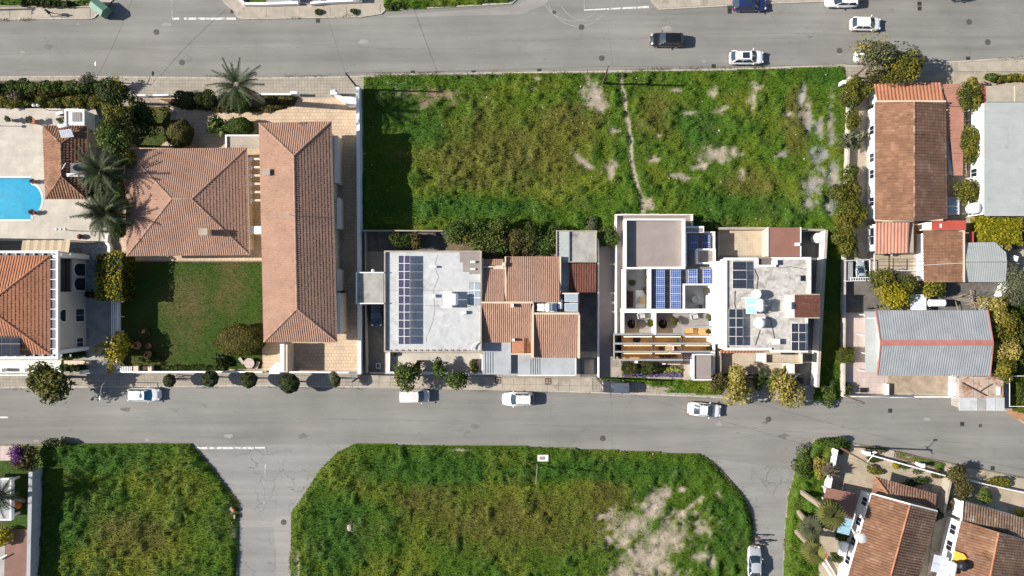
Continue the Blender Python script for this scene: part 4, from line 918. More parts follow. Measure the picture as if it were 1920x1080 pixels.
# ---------------------------------------------------------------- builders for buildings
def pxbox(mb, x0, y0, x1, y1, z0, z1, mi=0, zr=None):      # box whose top (at z1, or zr) shows at these photograph pixels
    a = W(x0, y1, z1 if zr is None else zr); b = W(x1, y0, z1 if zr is None else zr); return mb.box(a.x, a.y, z0, b.x, b.y, z1, mi)
def pb(name, mat, parent, *boxes, **kw):
    o = None
    for b in boxes: mb = MB(); pxbox(mb, *b); o = mb.out(name, mat, parent, **kw)
    return o
def ring(name, mat, parent, x0, y0, x1, y1, z0, z1, th=0.22, sides='nesw'):
    a = W(x0, y1, z1); b = W(x1, y0, z1); mb = MB(); e = 0.0
    if 'n' in sides: mb.box(a.x, b.y-th, z0, b.x, b.y, z1)
    if 's' in sides: mb.box(a.x, a.y, z0, b.x, a.y+th, z1)
    n = th if 'n' in sides else 0; s = th if 's' in sides else 0
    if 'w' in sides: mb.box(a.x, a.y+s, z0, a.x+th, b.y-n, z1-0.002)
    if 'e' in sides: mb.box(b.x-th, a.y+s, z0, b.x, b.y-n, z1-0.002)
    return mb.out(name, mat, parent)
def house(name, label, px, py, cat='house'): return thing(name, label, cat, W(px, py))
def wallthing(label, pts, h, w, mat, name='boundary_wall', cat='wall', z0=0.05, cap=None):
    P = [W(p[0], p[1], 0) for p in pts]; t = thing(name, label, cat, P[0]); strip(P, w, z0, h).out('wall', mat, t)
    if cap: strip(P, w+0.1, h+0.001, h+0.06).out('coping', cap, t)
    return t
# ================================================================ left: villa with pool
pool_edge = [(-200,332),(60,332),(60,346)] + [(58+22*math.cos(math.radians(a)), 374.5+30*math.sin(math.radians(a))) for a in range(-72,73,12)] + [(60,403),(60,413),(-200,413)]
def up(pts, z): return [(960+(x-960)*(HC-z)/HC, 540+(y-540)*(HC-z)/HC) for x, y in pts]
patio = [(-200,203),(178,203),(192,240),(205,262),(205,440),(197,452),(-200,452),(-200,413.1)] + pool_edge[::-1] + [(-200,331.9)]
plate('patio', up(patio, .5), 0.50, M['patio'], 0.10)
plate('pool_floor', up([(-202,330),(84,330),(84,416),(-202,416)], .14), 0.14, M['pooltile'], 0.10)
for r_, z_ in ((19,.20),(15,.27)): MB().prism(wpoly(up([(60,374.5-r_*1.35)]+[(58+r_*math.cos(math.radians(a)), 374.5+r_*1.35*math.sin(math.radians(a))) for a in range(-80,81,16)]+[(60,374.5+r_*1.35)], .2)) if r_ == 0 else wpoly(up([(78-r_*.0,374.5-r_*1.2),(82,374.5-r_*1.2),(82,374.5+r_*1.2),(78,374.5+r_*1.2),(78-r_*.55,374.5+r_*.8),(78-r_*.8,374.5),(78-r_*.55,374.5-r_*.8)], .2)), .14, z_).out('pool_step', M['pooltile'], kind='structure')
o = MB().add([(*p, 0.40) for p in wpoly(up(pool_edge, .45))], [tuple(range(len(pool_edge)))[::-1]]).out('pool_water', M['water']); o['kind'] = 'structure'
strip([Vector((*p, 0)) for p in wpoly(up(pool_edge, .5))], 0.25, 0.40, 0.53).out('pool_coping', M['whiteold'], kind='structure')
# pool house
t = house('pool_house', 'small hipped tile roof house beside the blue pool', 120, 300)
fp = tiled_roof(t, [(81,236,3.4),(86,373,3.4),(162,373,3.4),(163,236,3.4)], [(114,270,4.7),(115,330,4.7)], M['tile_ochre'], M['cream'], oh=0.5, tw=0.34, tl=0.40, amp=.08, lap=.05)
pb('roof_recess', M['deck'], t, (117,306,158,331,3.9,4.3)); pb('parapet', M['white'], t, (116,325,159,331,4.31,4.5),(116,305,119,324,4.31,4.5))
dish('white satellite dish lying in the roof recess of the pool house', W(130,315,4.32), 2.6, 0.55)
t = house('plant_room', 'small white flat roofed room with a skylight behind the pool house', 140, 222, 'outbuilding')
pb('wall', M['white'], t, (122,206,157,238,0.1,3.0)); pb('coping', M['white'], t, (121,205,158,208,3.001,3.15),(121,236,158,239,3.001,3.15),(121,208,124,236,3.001,3.15),(155,208,158,236,3.001,3.15))
s = pb('skylight', M['concrete'], t, (135,210,152,228,3.0,3.14))
for k in range(4): pb('pane', M['sheet_pale'] if False else M['greyfloor'], s, (135.6+4*k,210.6,139+4*k,227.4,3.14,3.17))
window(t, W(157,238), W(157,206), 0.5, 0.7, 0.9, 2.0)
water_heater('white solar collector with small tank on the pool house roof', W(133,247,3.6), 0.1, 1.1, .25, 2, 'panelpale', True, .75, 1.0, tilt=.5)
barrel_tank('white barrel water tank beside the white plant room', W(173,232,0.1), .62, 1.7)
ac_unit('white outdoor unit left of the white plant room', W(117,214,.5), 0.3)
# villa
t = house('white_villa', 'two storey villa with orange tile roof framed by white beams', 60, 570)
VX = lambda px: (px-960)/S; VY = lambda py: (540-py)/S
mb = MB(); mb.box(VX(-260), VY(656), 0.1, VX(163), VY(476), 3.2); mb.box(VX(-260), VY(656), 3.2, VX(163), VY(547), 6.1); mb.box(VX(-260), VY(487), 3.2, VX(163), VY(476), 6.1); mb.box(VX(-260), VY(547), 3.2, VX(136), VY(487), 6.1)
mb.out('wall', M['beige'], t)
MB().box(VX(136.5), VY(546.5), 3.21, VX(160), VY(487.5), 3.26).out('balcony_floor', M['darkcon'], t)
mb = MB()
for k in range(23): y = VY(487.8)+(VY(546.2)-VY(487.8))*k/22; mb.box(VX(160.4)-.02, y-.02, 3.2, VX(160.4)+.02, y+.02, 4.15)
mb.box(VX(160)-.05, VY(546.4), 4.15, VX(160)+.12, VY(487.6), 4.22); mb.out('balcony_railing', M['black'], t)
mb = MB(); mb.box(VX(155), VY(486.5), 0.1, VX(163)+.45, VY(478.5), 6.2); mb.out('pilaster', M['white'], t); MB().box(VX(155), VY(655.8), 0.1, VX(163)+.4, VY(649), 6.2).out('pilaster', M['white'], t)
tiled_roof(t, [(-150,664,6.25),(94,664,6.25),(94,479,6.25),(-150,479,6.25)], [(-92,574,8.2),(-28,574,8.2)], M['tile_orange'], M['beige'], oh=.1, tw=.33, tl=.42, walls=False)
pb('roof_deck', M['deck'], t, (-150,474,104,669,6.12,6.18))
mb = MB(); pxbox(mb,-150,470,108.5,474.5,6.0,6.5); pxbox(mb,-150,668.5,108.5,673.5,6.0,6.5); pxbox(mb,104.5,474.5,108.5,668.5,6.0,6.49)
for k in range(10): pxbox(mb, 94.5, 486+18.6*k, 104.5, 487.2+18.6*k, 6.2, 6.36)
for k in range(14): pxbox(mb, -90+17*k, 474.5, -89+17*k, 478.5, 6.2, 6.42); pxbox(mb, -90+17*k, 664.5, -89+17*k, 668.5, 6.2, 6.42)
mb.out('beam_frame', M['white'], t)
def arched(yc, w, z0, z1, name='arched_window'):
    x = VX(163); pts = [(yc-w/2, z0), (yc+w/2, z0)] + [(yc+w/2*math.cos(a), z1-w/2+w/2*math.sin(a)) for a in np.linspace(0, math.pi, 12)]
    fr = [(yc+(y-yc)*1.16, z0-.1+(z-z0)*1.10) for y, z in pts]; n = len(pts)
    q = MB(); q.add([(x+.05, y, z) for y, z in fr]+[(x, y, z) for y, z in fr], [tuple(range(n))]+[(i, i+n, (i+1)%n+n, (i+1)%n) for i in range(n)]).out(name, M['white'], t)
    o = bpy.data.objects[[ob.name for ob in t.children if ob.name.startswith(name)][-1]]; MB().add([(x+.07, y, z) for y, z in pts], [tuple(range(n))]).out('pane', M['glassdark'], o)
arched(VY(506), 1.6, .5, 2.8); arched(VY(533), 1.6, .5, 2.8); arched(VY(589), 1.5, 4.6, 5.8)
window(t, W(163,652), W(163,480), 0.36, 1.6, .7, 2.5, bars=1); window(t, W(163,652), W(163,480), 0.07, 1.1, .9, 2.3)
pv_array('black solar panels on the lower slope of the villa roof', -30, 622, 6.75, 4, 4, 1.15, .72, 0.0, 'pv_dark', rz=0.0, name='solar_array', raise_=.30)
for o in bpy.data.objects:
    if o.name.startswith('solar_panel'): o.data.materials[0] = M['black']; break
# canvas shade
t = thing('sun_sail', 'beige canvas awning of sloping panels over the villa patio', 'awning', W(90,465))
for k in range(6):
    a0 = 42+15*k; b0 = 38+15*k; z = lambda f: 2.9-0.25*(f%1)
    q = [W(a0+.1,451,2.9), W(a0+7.5,450.5,2.85), W(a0+15,450,2.9), W(b0+15,478,2.9), W(b0+7.5,478.5,2.85), W(b0+.1,479,2.9)]; MB().add([*q, *[p-Vector((0,0,.03)) for p in q]], [(5,4,1,0),(4,3,2,1),(6,7,10,11),(7,8,9,10),(0,1,7,6),(1,2,8,7),(3,4,10,9),(4,5,11,10)]).out('canvas_panel', M['canvas'], t)
mb = MB()
for p in ((44,452),(131,451),(85,452)): mb.bar(W(*p,.1), W(*p,2.85), .05, n=6)
mb.bar(W(42,452,2.68), W(132,451,2.68), .05, n=5); mb.out('post', M['white'], t)
plate('stone_paving', [(60,455),(197,458),(206,466),(208,560),(163,560),(163,474),(60,474)], 0.16, M['stonepave'])
plate('driveway', [(163,560.5),(222,560.5),(222,700),(160,700),(160,656),(163,640)], 0.14, M['concrete'])
wallthing('white garden wall corner beside the round hedge and stone paving', [(207,441),(206,455),(211,462),(211,560)], .9, .35, M['white'])
wallthing('white low wall along the lawn beside the slatted gate', [(226,562),(227,690)], 1.1, .22, M['white'])
t = thing('slatted_gate_roof', 'white slatted pergola strip over the villa driveway edge', 'pergola', W(216,610)); 
for k in range(4): pb('slat', M['white'], t, (208.5+3.6*k,562,210.3+3.6*k,656,1.7,1.8))
for k in range(4): pb('crossbar', M['metalw'], t, (208,566+28*k,223,568+28*k,1.60,1.695))
for k in range(4): pb('post', M['metalw'], t, (221,565+28*k,222.5,567+28*k,.1,1.6))
plate('front_terrace', R(-200,675,117,699), 0.30, M['whiteold'], .1)
pb('front_planter', M['cream'], house('planter_wall', 'cream planter wall below the villa corner', 140, 682, 'planter'), (120,676,166,684,.1,.7))
t = wallthing('white low street wall with square piers below the villa', [(-200,702),(60,702)], .8, .2, M['whiteold'])
for x in (0, 43, 60): pb('pier', M['white'], t, (x-4,692,x+3,698,.1,1.4))
pb('gate_pier', M['white'], thing('gate_pier','white gate pier right of the spiky street tree','gate pier',W(152,697)), (149,695,156,701,.1,1.5))
# villa wing out of frame that throws the shadow on the patio
t = house('villa_wing', 'tall wing of the villa at the left edge beyond the pool', -150, 460); pb('wall', M['beige'], t, (-300,440,-75,474,.1,6.4)); pb('coping', M['white'], t, (-301,439,-74,444,6.401,6.6))
# ================================================================ terracotta courtyard property
plate('courtyard', [(286,184),(674,184),(674,695),(497,695),(497,489),(228,489),(228,262),(322,262),(318,215)], 0.135, M['courtyard'])
plate('garden_path', [(272,183),(290,183),(334,212),(322,240),(300,210)], 0.142, M['courtdark'])
t = house('hipped_house', 'square house under a pink hipped tile roof', 350, 380)
tiled_roof(t, [(235,280,3.9),(463,277,3.9),(468,478,3.9),(238,480,3.9)], [(322,373,6.0),(360,373,6.0)], M['tile_pink'], M['cream'], oh=.8, tw=.27, tl=.38)
c = pb('chimney', M['cream'], t, (374,429,388,440,3.9,6.3)); pb('chimney_cap', M['slab'], c, (373,428,389,441,6.3,6.4))
window(t, W(300,470), W(430,470), .3, 1.6, .9, 2.2); window(t, W(300,470), W(430,470), .8, 1.6, .9, 2.2)
t = house('long_house', 'long two storey house under a pink tile roof', 560, 440)
tiled_roof(t, [(486,231,6.3),(495,641,6.3),(632,641,6.3),(621,228,6.3)], [(551,292,8.2),(557,579,8.2)], M['tile_pink'], M['cream'], oh=.75, tw=.27, tl=.38)
c = pb('chimney', M['cream'], t, (493,317,505,327,6.2,7.4)); pb('chimney_cap', M['slab'], c, (492,316,506,328,7.4,7.5))
for y0, y1, x1, h in ((255,342,633,3.3),(372,428,638,3.0),(505,545,637,3.2),(550,625,638,4.6)): pb('bay', M['cream'], t, (612,y0,x1,y1,.1,h)); pb('bay_coping', M['white'], t, (x1-6,y0-1,x1+.6,y1+1,h+.001,h+.08))
for y in (300,400,480,585): window(t, W(640,y+30), W(640,y-30), .5, 1.0, 1.0, 2.2) if False else None
t = thing('television_antenna', 'thin television antenna on the ridge of the long roof', 'antenna', W(552,405,8.1)); mb = MB(); mb.bar((0,0,0),(0,0,2.2),.03,n=5)
for k in range(7): mb.bar((-.6+.2*k,-.5+.04*k,2.0),(-.6+.2*k,.5-.04*k,2.0),.014,n=4)
mb.bar((-.7,0,2.0),(.8,0,2.0),.018,n=4); mb.out('mast', M['steel'], t, local=True)
t = house('entrance_canopy', 'white flat entrance canopy between the two pink roofed houses', 450, 262, 'canopy')
pb('slab', M['slab'], t, (423,254,490,278,2.9,3.05)); ring('parapet', M['white'], t, 422,252.5,491,280,2.9,3.3,.2,'nw'); pb('post', M['white'], t, (423,255,427,259,.1,2.9))
t = house('pergola', 'white stub beam pergola in the gap between the pink roofs', 478, 360, 'pergola')
for k in range(6): pb('beam', M['white'], t, (464,295+15.5*k,471,302+15.5*k,3.3,3.6)); pb('crossbeam', M['cream'], t, (471,296+15.5*k,489,300+15.5*k,3.3,3.5))
pb('wall_end', M['white'], t, (468,424,492,438,.1,3.6))
t = house('patio_wall', 'tall white wall reaching from the long roof to the street', 535, 670, 'wall')
pb('wall', M['cream'], t, (526,646,539,698,.1,2.9)); pb('coping', M['white'], t, (525,645,533,697,2.901,3.0)); MB().prism(wpoly([(505,701),(524,701),(524,680),(518,680),(505,692)], 1.6), .1, 1.6).out('gate_pier', M['white'], t)
wallthing('long white wall between the terracotta courtyard and the big meadow', [(676.5,168),(678,300),(680,698)], 2.0, .34, M['whiteold'], cap=M['white'])
wallthing('white low street wall below the lawn', [(227,696),(500,696)], .9, .2, M['white'])
wallthing('white low street wall below the shaded peach patio', [(541,696),(672,697)], .9, .2, M['white'])
for l, a in (('short white wall left of the garden gate behind the top pavement', [(262,182),(279,182)]),('short white wall right of the garden gate behind the top pavement',[(293,182),(322,181)]),('white street wall in front of the leaning palm hedge',[(478,180),(560,180)])): wallthing(l, a, .9, .22, M['white'])
t = thing('gate_pier', 'white gate pier left of the courtyard entrance on the top pavement', 'gate pier', W(556,178)); pb('pier', M['white'], t, (544,171,557,176,.1,1.5)); 
t = thing('entrance_wall', 'white splayed entrance wall beside the courtyard corner', 'wall', W(650,185)); MB().prism(wpoly([(622,176),(634,176),(642,181),(673,181),(673,197),(652,198)], 1.3), .1, 1.3).out('wall', M['white'], t); pb('pier', M['white'], t, (619,169,632,177,.1,1.8)); MB().ell(W(628,170,1.95), (.17,.17,.17)).out('finial', M['white'], t)
meadow([(229,491),(494,491),(494,694),(229,694)], [(300,560,40,30,0)][:0], 50, blades=260, step=.4, ground=.14, lawn=True, name='lawn', tone=1.0, dryp=((350,560,60,50,0),))
plate('lawn_soil', [(228,490),(496,490),(496,695),(228,695)], .128, M['soildark'])
meadow([(229,200),(318,200),(322,215),(318,262),(300,276),(229,276)], [], 51, blades=160, ground=.14, lawn=True, name='lawn', tone=.9)
plate('peach_terrace', [(436,668),(500,640),(526,640),(526,695),(430,695)], .15, M['courtyard'])
# terrace furniture
t = thing('round_table', 'pale round stone table on the peach corner terrace', 'table', W(471,680)); MB().lathe((0,0,0),[(.001,.76),(.68,.76),(.70,.72),(.68,.68),(.12,.66),(.10,.05),(.4,.02),(.42,0)],24).out('tabletop', M['pink'], t, local=True)
for i, (x, y) in enumerate(((455,676),(484,684))):
    t = thing('garden_bench', ('curved stone bench left of the round table','low stone stool right of the round table')[i], 'bench', W(x,y)); MB().box(-.5,-.2,.35,.5,.2,.42).out('seat', M['pink'], t, local=True); MB().box(-.4,-.15,0,-.25,.15,.35).out('leg', M['pink'], t, local=True); MB().box(.25,-.15,0,.4,.15,.35).out('leg', M['pink'], t, local=True); t.rotation_euler.z = (-.9,1.2)[i]
for i,(l,x,y,r) in enumerate((('large terracotta jar left of the group on the shaded lawn',261,647,.55),('small terracotta jar between the larger ones on the shaded lawn',281,648,.38),('terracotta jar nearest the street in the shaded lawn group',281,664,.52))):
    t = thing('terracotta_jar', l, 'jar', W(x,y,.2)); MB().lathe((0,0,0),[(.001,0),(r*.55,0),(r,r*.8),(r*.95,r*1.3),(r*.5,r*1.75),(r*.55,r*1.85),(r*.4,r*1.85),(r*.4,r*1.3),(.001,r*1.2)],20).out('pot', M['terracotta'], t, local=True, smooth=True)
t = thing('folded_rack', 'dark metal rack standing on the pavement between the round trees', 'rack', W(336,708,.16)); mb = MB()
for k in range(5): mb.bar((-.8+.4*k,-.3,0),(-.7+.4*k,.3,.8),.03,n=5)
mb.bar((-.9,-.3,.05),(1.2,-.35,.05),.03,n=5); mb.bar((-.8,.3,.8),(1.1,.25,.8),.03,n=5); mb.out('frame', M['darkwood'], t, local=True)
t = thing('lawn_gate', 'white barred gate at the street corner of the lawn', 'gate', W(237,690))
for k in range(7): pb('bar', M['metalw'], t, (225+3.4*k,687,226.6+3.4*k,696,.15,1.2))
t = thing('letterbox_recess', 'cream pier with dark square recess at the lawn corner', 'gate pier', W(268,692)); pb('pier', M['cream'], t, (249,686,259,696,.1,1.1),(277,686,284,696,.1,1.1)); pb('box', M['darkwood'], t, (262,687,275,694,.1,.8))
# patio lamps, pots and small things
def globe_lamp(label, px, py, h, n=2, r=.2, cat='lamp', z=.5):
    t = thing('garden_lamp', label, cat, W(px,py,z)); mb = MB(); mb.bar((0,0,0),(0,0,h),.05,.035,n=6); mb.out('post', M['black'], t, local=True)
    for k in range(n): d = (k-(n-1)/2)*.55; MB().bar((0,0,h),(d,0,h+.1),.025,n=5).out('arm', M['black'], t, local=True); MB().ell((d,0,h+.25),(r,r,r),12,8).out('globe', M['tank'], t, local=True, smooth=True)
    return t
globe_lamp('twin globe lamp at the top edge of the pool patio', 92, 207, 2.4)
globe_lamp('globe lamp on the pool patio below the lower date palm', 140, 433, 2.6, 3, .18)
globe_lamp('small lamp at the left edge of the pool patio', -2, 236, 2.0, 1)
def pot(label, px, py, r, hgt, mat, leafmat, cr, n=1, z=.5, ball=True, group=None):
    t = thing('potted_plant', label, 'potted plant', W(px,py,z), group); MB().lathe((0,0,0),[(.001,0),(r*.7,0),(r,hgt*.9),(r*1.06,hgt*.9),(r*1.06,hgt),(r*.9,hgt),(r*.85,hgt*.9),(.001,hgt*.88)],16).out('pot', M[mat], t, local=True)
    o = t.location; crown(t, (o.x,o.y,o.z+hgt+cr*.75), (cr,cr,cr*.9), M[leafmat], .13, 1.2, 6, int(px), name='foliage', spiky=not ball); return t
pot('potted shrub nearest the left edge on the pool patio', 24, 226, .25, .5, 'slab', 'l_olive', .5, ball=False); pot('spreading potted shrub with brown pot on the pool patio', 66, 229, .4, .6, 'terracotta', 'l_olive', .62, ball=False)
pot('dark red potted plant above the rounded end of the pool', 66, 341, .3, .4, 'maroon', 'l_twig', .34, ball=False).children[1].data.materials[0] = M['maroon']
pot('dark red potted plant below the rounded end of the pool', 66, 399, .34, .45, 'maroon', 'l_twig', .4, ball=False).children[1].data.materials[0] = M['maroon']
t = thing('stone_ball', 'dark terracotta ball pot on the patio near the hedge', 'garden ornament', W(153,444,.5)); MB().ell((0,0,.38),(.36,.36,.38),16,10).out('ball', M['maroon'], t, local=True, smooth=True); MB().lathe((0,0,0),[(.2,0),(.22,.08),(.001,.1)],14).out('base', M['maroon'], t, local=True)
# ================================================================ centre row
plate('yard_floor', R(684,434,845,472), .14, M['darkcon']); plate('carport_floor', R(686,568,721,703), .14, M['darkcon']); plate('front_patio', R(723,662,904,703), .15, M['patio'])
plate('side_yard', R(845,472,1046,486), .145, M['soildark']); plate('tree_bed', R(838,436,1046,472), .141, M['soildark'])
wallthing('long thin wall behind the shaded yard under the meadow', [(683,434),(842,435)], 1.8, .16, M['slab'])
wallthing('thin cream wall along the narrow carport lane', [(688,436),(690,698)], 1.2, .16, M['slab'])
t = house('flat_roof_house', 'white flat roofed house with a long violet solar array', 812, 565)
pb('wall', M['whiteold'], t, (721,471,902,659,.1,3.85)); pb('roof', M['palecon'], t, (721,471,902,659,3.851,3.95))
ring('parapet', M['slab'], t, 720,470,903,660,3.0,4.3,.17)
pb('stained_patch', M['taupe'], t, (862,473,901,492,3.951,3.965),(868,492,901,510,3.951,3.965),(880,510,901,514,3.951,3.964))
pb('upstand', M['white'], t, (882,489,891,493,3.95,4.3),(882,503,891,506,3.95,4.2),(806,498,814,501,3.95,4.1),(812,498,818,502,3.95,4.4),(812,552,816,558,3.95,4.5))
for k in range(13): pb('drain_outlet', M['black'], t, (733+11.6*k,655.5,735.6+11.6*k,658,4.301,4.31))
s = pb('skylight', M['deck'], t, (880,530,901,572,3.95,4.25))
for i in range(2):
    for j in range(3): pb('pane', M['panelgrey'], s, (881+10*i,531+14*j,890+10*i,543.6+14*j,4.25,4.28))
pb('skylight_bar', M['metalw'], t, (889.8,530,891.2,572,4.285,4.33),(880,543.4,889.7,545,4.285,4.33),(880,557.4,889.7,559,4.285,4.33),(891.3,543.4,901,545,4.285,4.33),(891.3,557.4,901,559,4.285,4.33))
mb = MB(); c = W(899,656,4.35)
for k in range(8):
    a0 = math.pi/2+math.pi/2*k/8*1.0; a1 = math.pi/2+math.pi/2*(k+1)/8; mb.bar(c+Vector((math.cos(a0),math.sin(a0),0))*1.0, c+Vector((math.cos(a1),math.sin(a1),0))*1.0, .09, n=6)
mb.out('curved_parapet', M['white'], t)
mb = MB(); pts = [(820,478),(815,500),(822,520),(812,545),(815,580),(812,600),(800,632),(798,642)]
for a, b in zip(pts[:-1], pts[1:]): mb.bar(W(*a,3.98), W(*b,3.98), .010, n=4)
for a, b in (((790,545),(832,545)),((790,573),(880,574)),((726,545),(747,545)),((727,520),(727,650))): mb.bar(W(*a,3.99), W(*b,3.99), .016, n=4)
mb.out('pipe', M['darkwood'], t)
pv_array('long double column of violet solar panels on the flat roofed house', 747, 479, 4.75, 2, 11, .745, 1.0, .10, 'pv_violet', raise_=.1)
water_heater('solar heater with white tank and grey collectors on the flat roof', W(848,561,3.96), -math.pi/2, 1.2, .42, 2, 'panelgrey', True, 1.0, 1.15, tilt=.5)
ac_unit('small outdoor unit with pipes on the flat roof near its right edge', W(871,586,3.96), 0.2, (.55,.35,.5))
t = house('carport', 'small flat concrete carport roof left of the flat roofed house', 695, 540, 'carport')
pb('roof', M['concrete'], t, (668,511,719,569,4.1,4.3)); ring('parapet', M['white'], t, 667,510,719.5,570,4.0,4.6,.14,'nsw')
for x, y in ((690,515),(690,565),(716,515),(716,565)): pb('post', M['whiteold'], t, (x,y,x+3,y+3,.1,4.0))
t = thing('globe_lamp', 'white globe on a bracket above the small carport roof', 'lamp', W(701,508,3.8)); MB().ell((0,0,.55),(.24,.24,.24),14,9).out('globe', M['tank'], t, local=True, smooth=True); MB().bar((0,0,0),(0,0,.35),.04,n=6).out('bracket', M['metalw'], t, local=True)
car('dark car parked in the lane under the carport roof', 706, 583, -90, paint('navy',(0.012,0.02,0.035)), 4.1, 1.7, 1.45)
t = thing('yard_grate', 'square white framed grate in the carport lane by the street', 'drain cover', W(709,686,.15)); MB().box(-.3,-.34,0,.3,.34,.02).out('frame', M['metalw'], t, local=True); MB().box(-.22,-.26,.02,.22,.26,.03).out('grate', M['iron'], t, local=True)
t = wallthing('white low wall around the cream front patio', [(732,660),(731,697),(905,700),(905,664)], .8, .2, M['white'])
for i,(x,y) in enumerate(((786,678),(890,683),(890,690),(890,676))): pb('planter', M['darkwood'], house('planter_box', ('dark planter on the cream front patio beside the wall gap','middle dark planter by the patio end wall','lowest dark planter by the patio end wall','upper dark planter by the patio end wall')[i], x, y, 'planter'), (x-5,y-2,x+7,y+2,.1,.8))
# pink roofed house
t = house('pink_roofed_house', 'low house with several pink ribbed roof panels between white parapets', 985, 575)
pb('wall', M['whiteold'], t, (905,500,948,566,.1,3.3),(949,482,1049,567,.1,3.28),(905,568,996,642,.1,3.28),(1001,590,1085,670,.1,3.25),(905,486,944,499,.1,3.1),(960,643,996,662,.1,3.1))
def rp(*pts, mat='tile_pink', w=.25, l=.4, **kw): return tile_plane(t, [W(*p) for p in pts], M[mat], w, l, **kw)
rp((905,486,3.25),(944,486,3.25),(944,498,3.45),(905,498,3.45)); rp((906,504,3.5),(946,504,3.5),(946,565,4.0),(906,565,4.0))
rp((949,481,3.4),(1049,481,3.4),(1050,567,4.3),(949,567,4.3))
rp((996,642,3.4),(904,642,3.4),(904,569,4.2),(996,569,4.2)); rp((1085,671,3.3),(1001,671,3.3),(1001,590,3.9),(1085,590,3.9))
rp((960,662,3.2),(960,634,3.2),(983,634,3.75),(983,662,3.75), mat='tile_orange', w=.3); rp((996,634,3.3),(996,662,3.3),(983,662,3.75),(983,634,3.75), mat='tile_orange', w=.3)
mb = MB()
for b in ((903,484,906,566,3,3.95),(946.2,481,949,566,3,3.9),(903,565.5,1000,568.8,3,4.45),(996.5,569,1001,671,3,4.1),(1001,586,1086,589.8,3,4.05),(1049.5,481,1052,549,3,3.9),(992,549,1086,551.5,3,3.95),(992,551.6,995,565,3,3.94),(1084.5,590,1087.5,672,3,4.04),(905,499,943,501.5,3,3.7),(941,492,948,500,3.7,4.2),(958,662.5,1000,665,3,3.8)): pxbox(mb, *b)
mb.out('parapet', M['cream'], t)
pb('tank_deck', M['deck'], t, (995.2,551.7,1084.4,585.8,3.0,3.4))
for x0,y0,x1,y1,z in ((958,569.5,963,576,4.9),(961,635,965,640,4.4)): c = pb('chimney', M['white'], t, (x0,y0,x1,y1,3.5,z))
water_heater('solar heater with white cylinder in the sunken deck left side', W(1020,576,3.41), -math.pi/2, .8, .34, 1, 'panelpale', True, .9, .9, tilt=.35)
for i,(x,y,pm) in enumerate(((1035,560,'panelpale'),(1035,577,'panelpale'),(1071,558,'panelgrey'),(1071,576,'panelgrey'))):
    tt = thing('collector_panel', ('upper white collector in the sunken roof deck','lower white collector in the sunken roof deck','upper blue grey collector overhanging the dark alley','lower blue grey collector overhanging the dark alley')[i], 'solar collector', W(x,y,4.0)); w_ = .62 if i < 2 else .85
    mb = MB(); mb.box(-w_,-.52,0,w_,.52,.08); mb.out('frame', M['metalw'], tt, local=True); MB().box(-w_+.05,-.47,.08,w_-.05,.47,.09).out('glass', M[pm], tt, local=True); mb = MB()
    for sx in (-1,1):
        for sy in (-1,1): mb.bar((sx*.5,sy*.4,-.6),(sx*.5,sy*.4,0),.025,n=5)
    mb.out('leg', M['steel'], tt, local=True)
tt = thing('water_cylinder', 'slim white cylinder tank between the deck collectors', 'water tank', W(1050,570,3.41)); mb = MB(); mb.bar((0,-.6,.5),(0,.6,.5),.27,n=14); mb.out('tank', M['tank'], tt, local=True); mb = MB(); mb.bar((0,-.4,0),(0,-.4,.3),.04,n=5); mb.bar((0,.4,0),(0,.4,.3),.04,n=5); mb.out('leg', M['steel'], tt, local=True)
t = house('grey_carport', 'grey flat carport roof with ribbed strip left of the stepped gap', 930, 675, 'carport'); pb('roof', M['bluegrey'], t, (905,642,958,702,2.4,2.6)); 
for k in range(4): pb('rib', M['beam'], t, (909+4.6*k,660,910+4.6*k,700,2.601,2.66))
for x, y in ((908,700),(955,700),(908,650)): pb('post', M['steel'], t, (x,y-2,x+1.6,y,.1,2.4))
t = house('grey_carport', 'wider grey flat carport roof in front of the ribbed pink panel', 1025, 688, 'carport'); pb('roof', M['bluegrey'], t, (971,663,1080,705,2.35,2.55)); pb('roof_edge', M['white'], t, (1079,672,1080.5,704,2.551,2.62),(970.5,703,1078,704.8,2.551,2.6))
for k in range(5): pb('rib', M['beam'], t, (994+4.2*k,672,995+4.2*k,702,2.551,2.61))
for x, y in ((975,703),(1040,703),(1076,703)): pb('post', M['steel'], t, (x,y-2,x+1.6,y,.1,2.35))
t = house('grey_lean_to', 'low grey roof step between the two flat carports', 964, 684, 'carport'); pb('roof', M['bluegrey'], t, (944,664.5,970,704,1.5,1.6)); pb('post', M['steel'], t, (945,700,947,702,.1,1.5),(967,700,969,702,.1,1.5))
t = house('metal_roof_annex', 'annex with ribbed metal strip and flat concrete roof behind the dark tile', 1080, 463)
pb('wall', M['whiteold'], t, (1045,434,1118,491,.1,2.9)); pb('roof', M['concrete'], t, (1068,434,1118,491,2.901,3.0)); tile_plane(t, [W(1045,491,2.95),W(1045,434,2.95),W(1066,434,3.15),W(1066,491,3.15)], M['sheet_pale'], .5, 3.0, prof=WAVE, amp=.04, lap=0, jit=.002)
ring('parapet', M['slab'], t, 1043,432,1119,492,2.6,3.2,.12); pb('upstand', M['beam'], t, (1066,434,1068,492,3.0,3.25))
t = house('dark_tiled_shed', 'shed with dark maroon tile roof in the shade beside the alley', 1093, 520, 'shed')
pb('wall', M['slab'], t, (1069,494,1117,547,.1,2.4)); tile_plane(t, [W(1118,548,2.5),W(1068,548,2.5),W(1068,494,2.9),W(1118,494,2.9)], M['tile_maroon'], .33, .42); pb('flat_roof', M['bluegrey'], t, (1052.5,493,1067.5,548,.1,2.3))
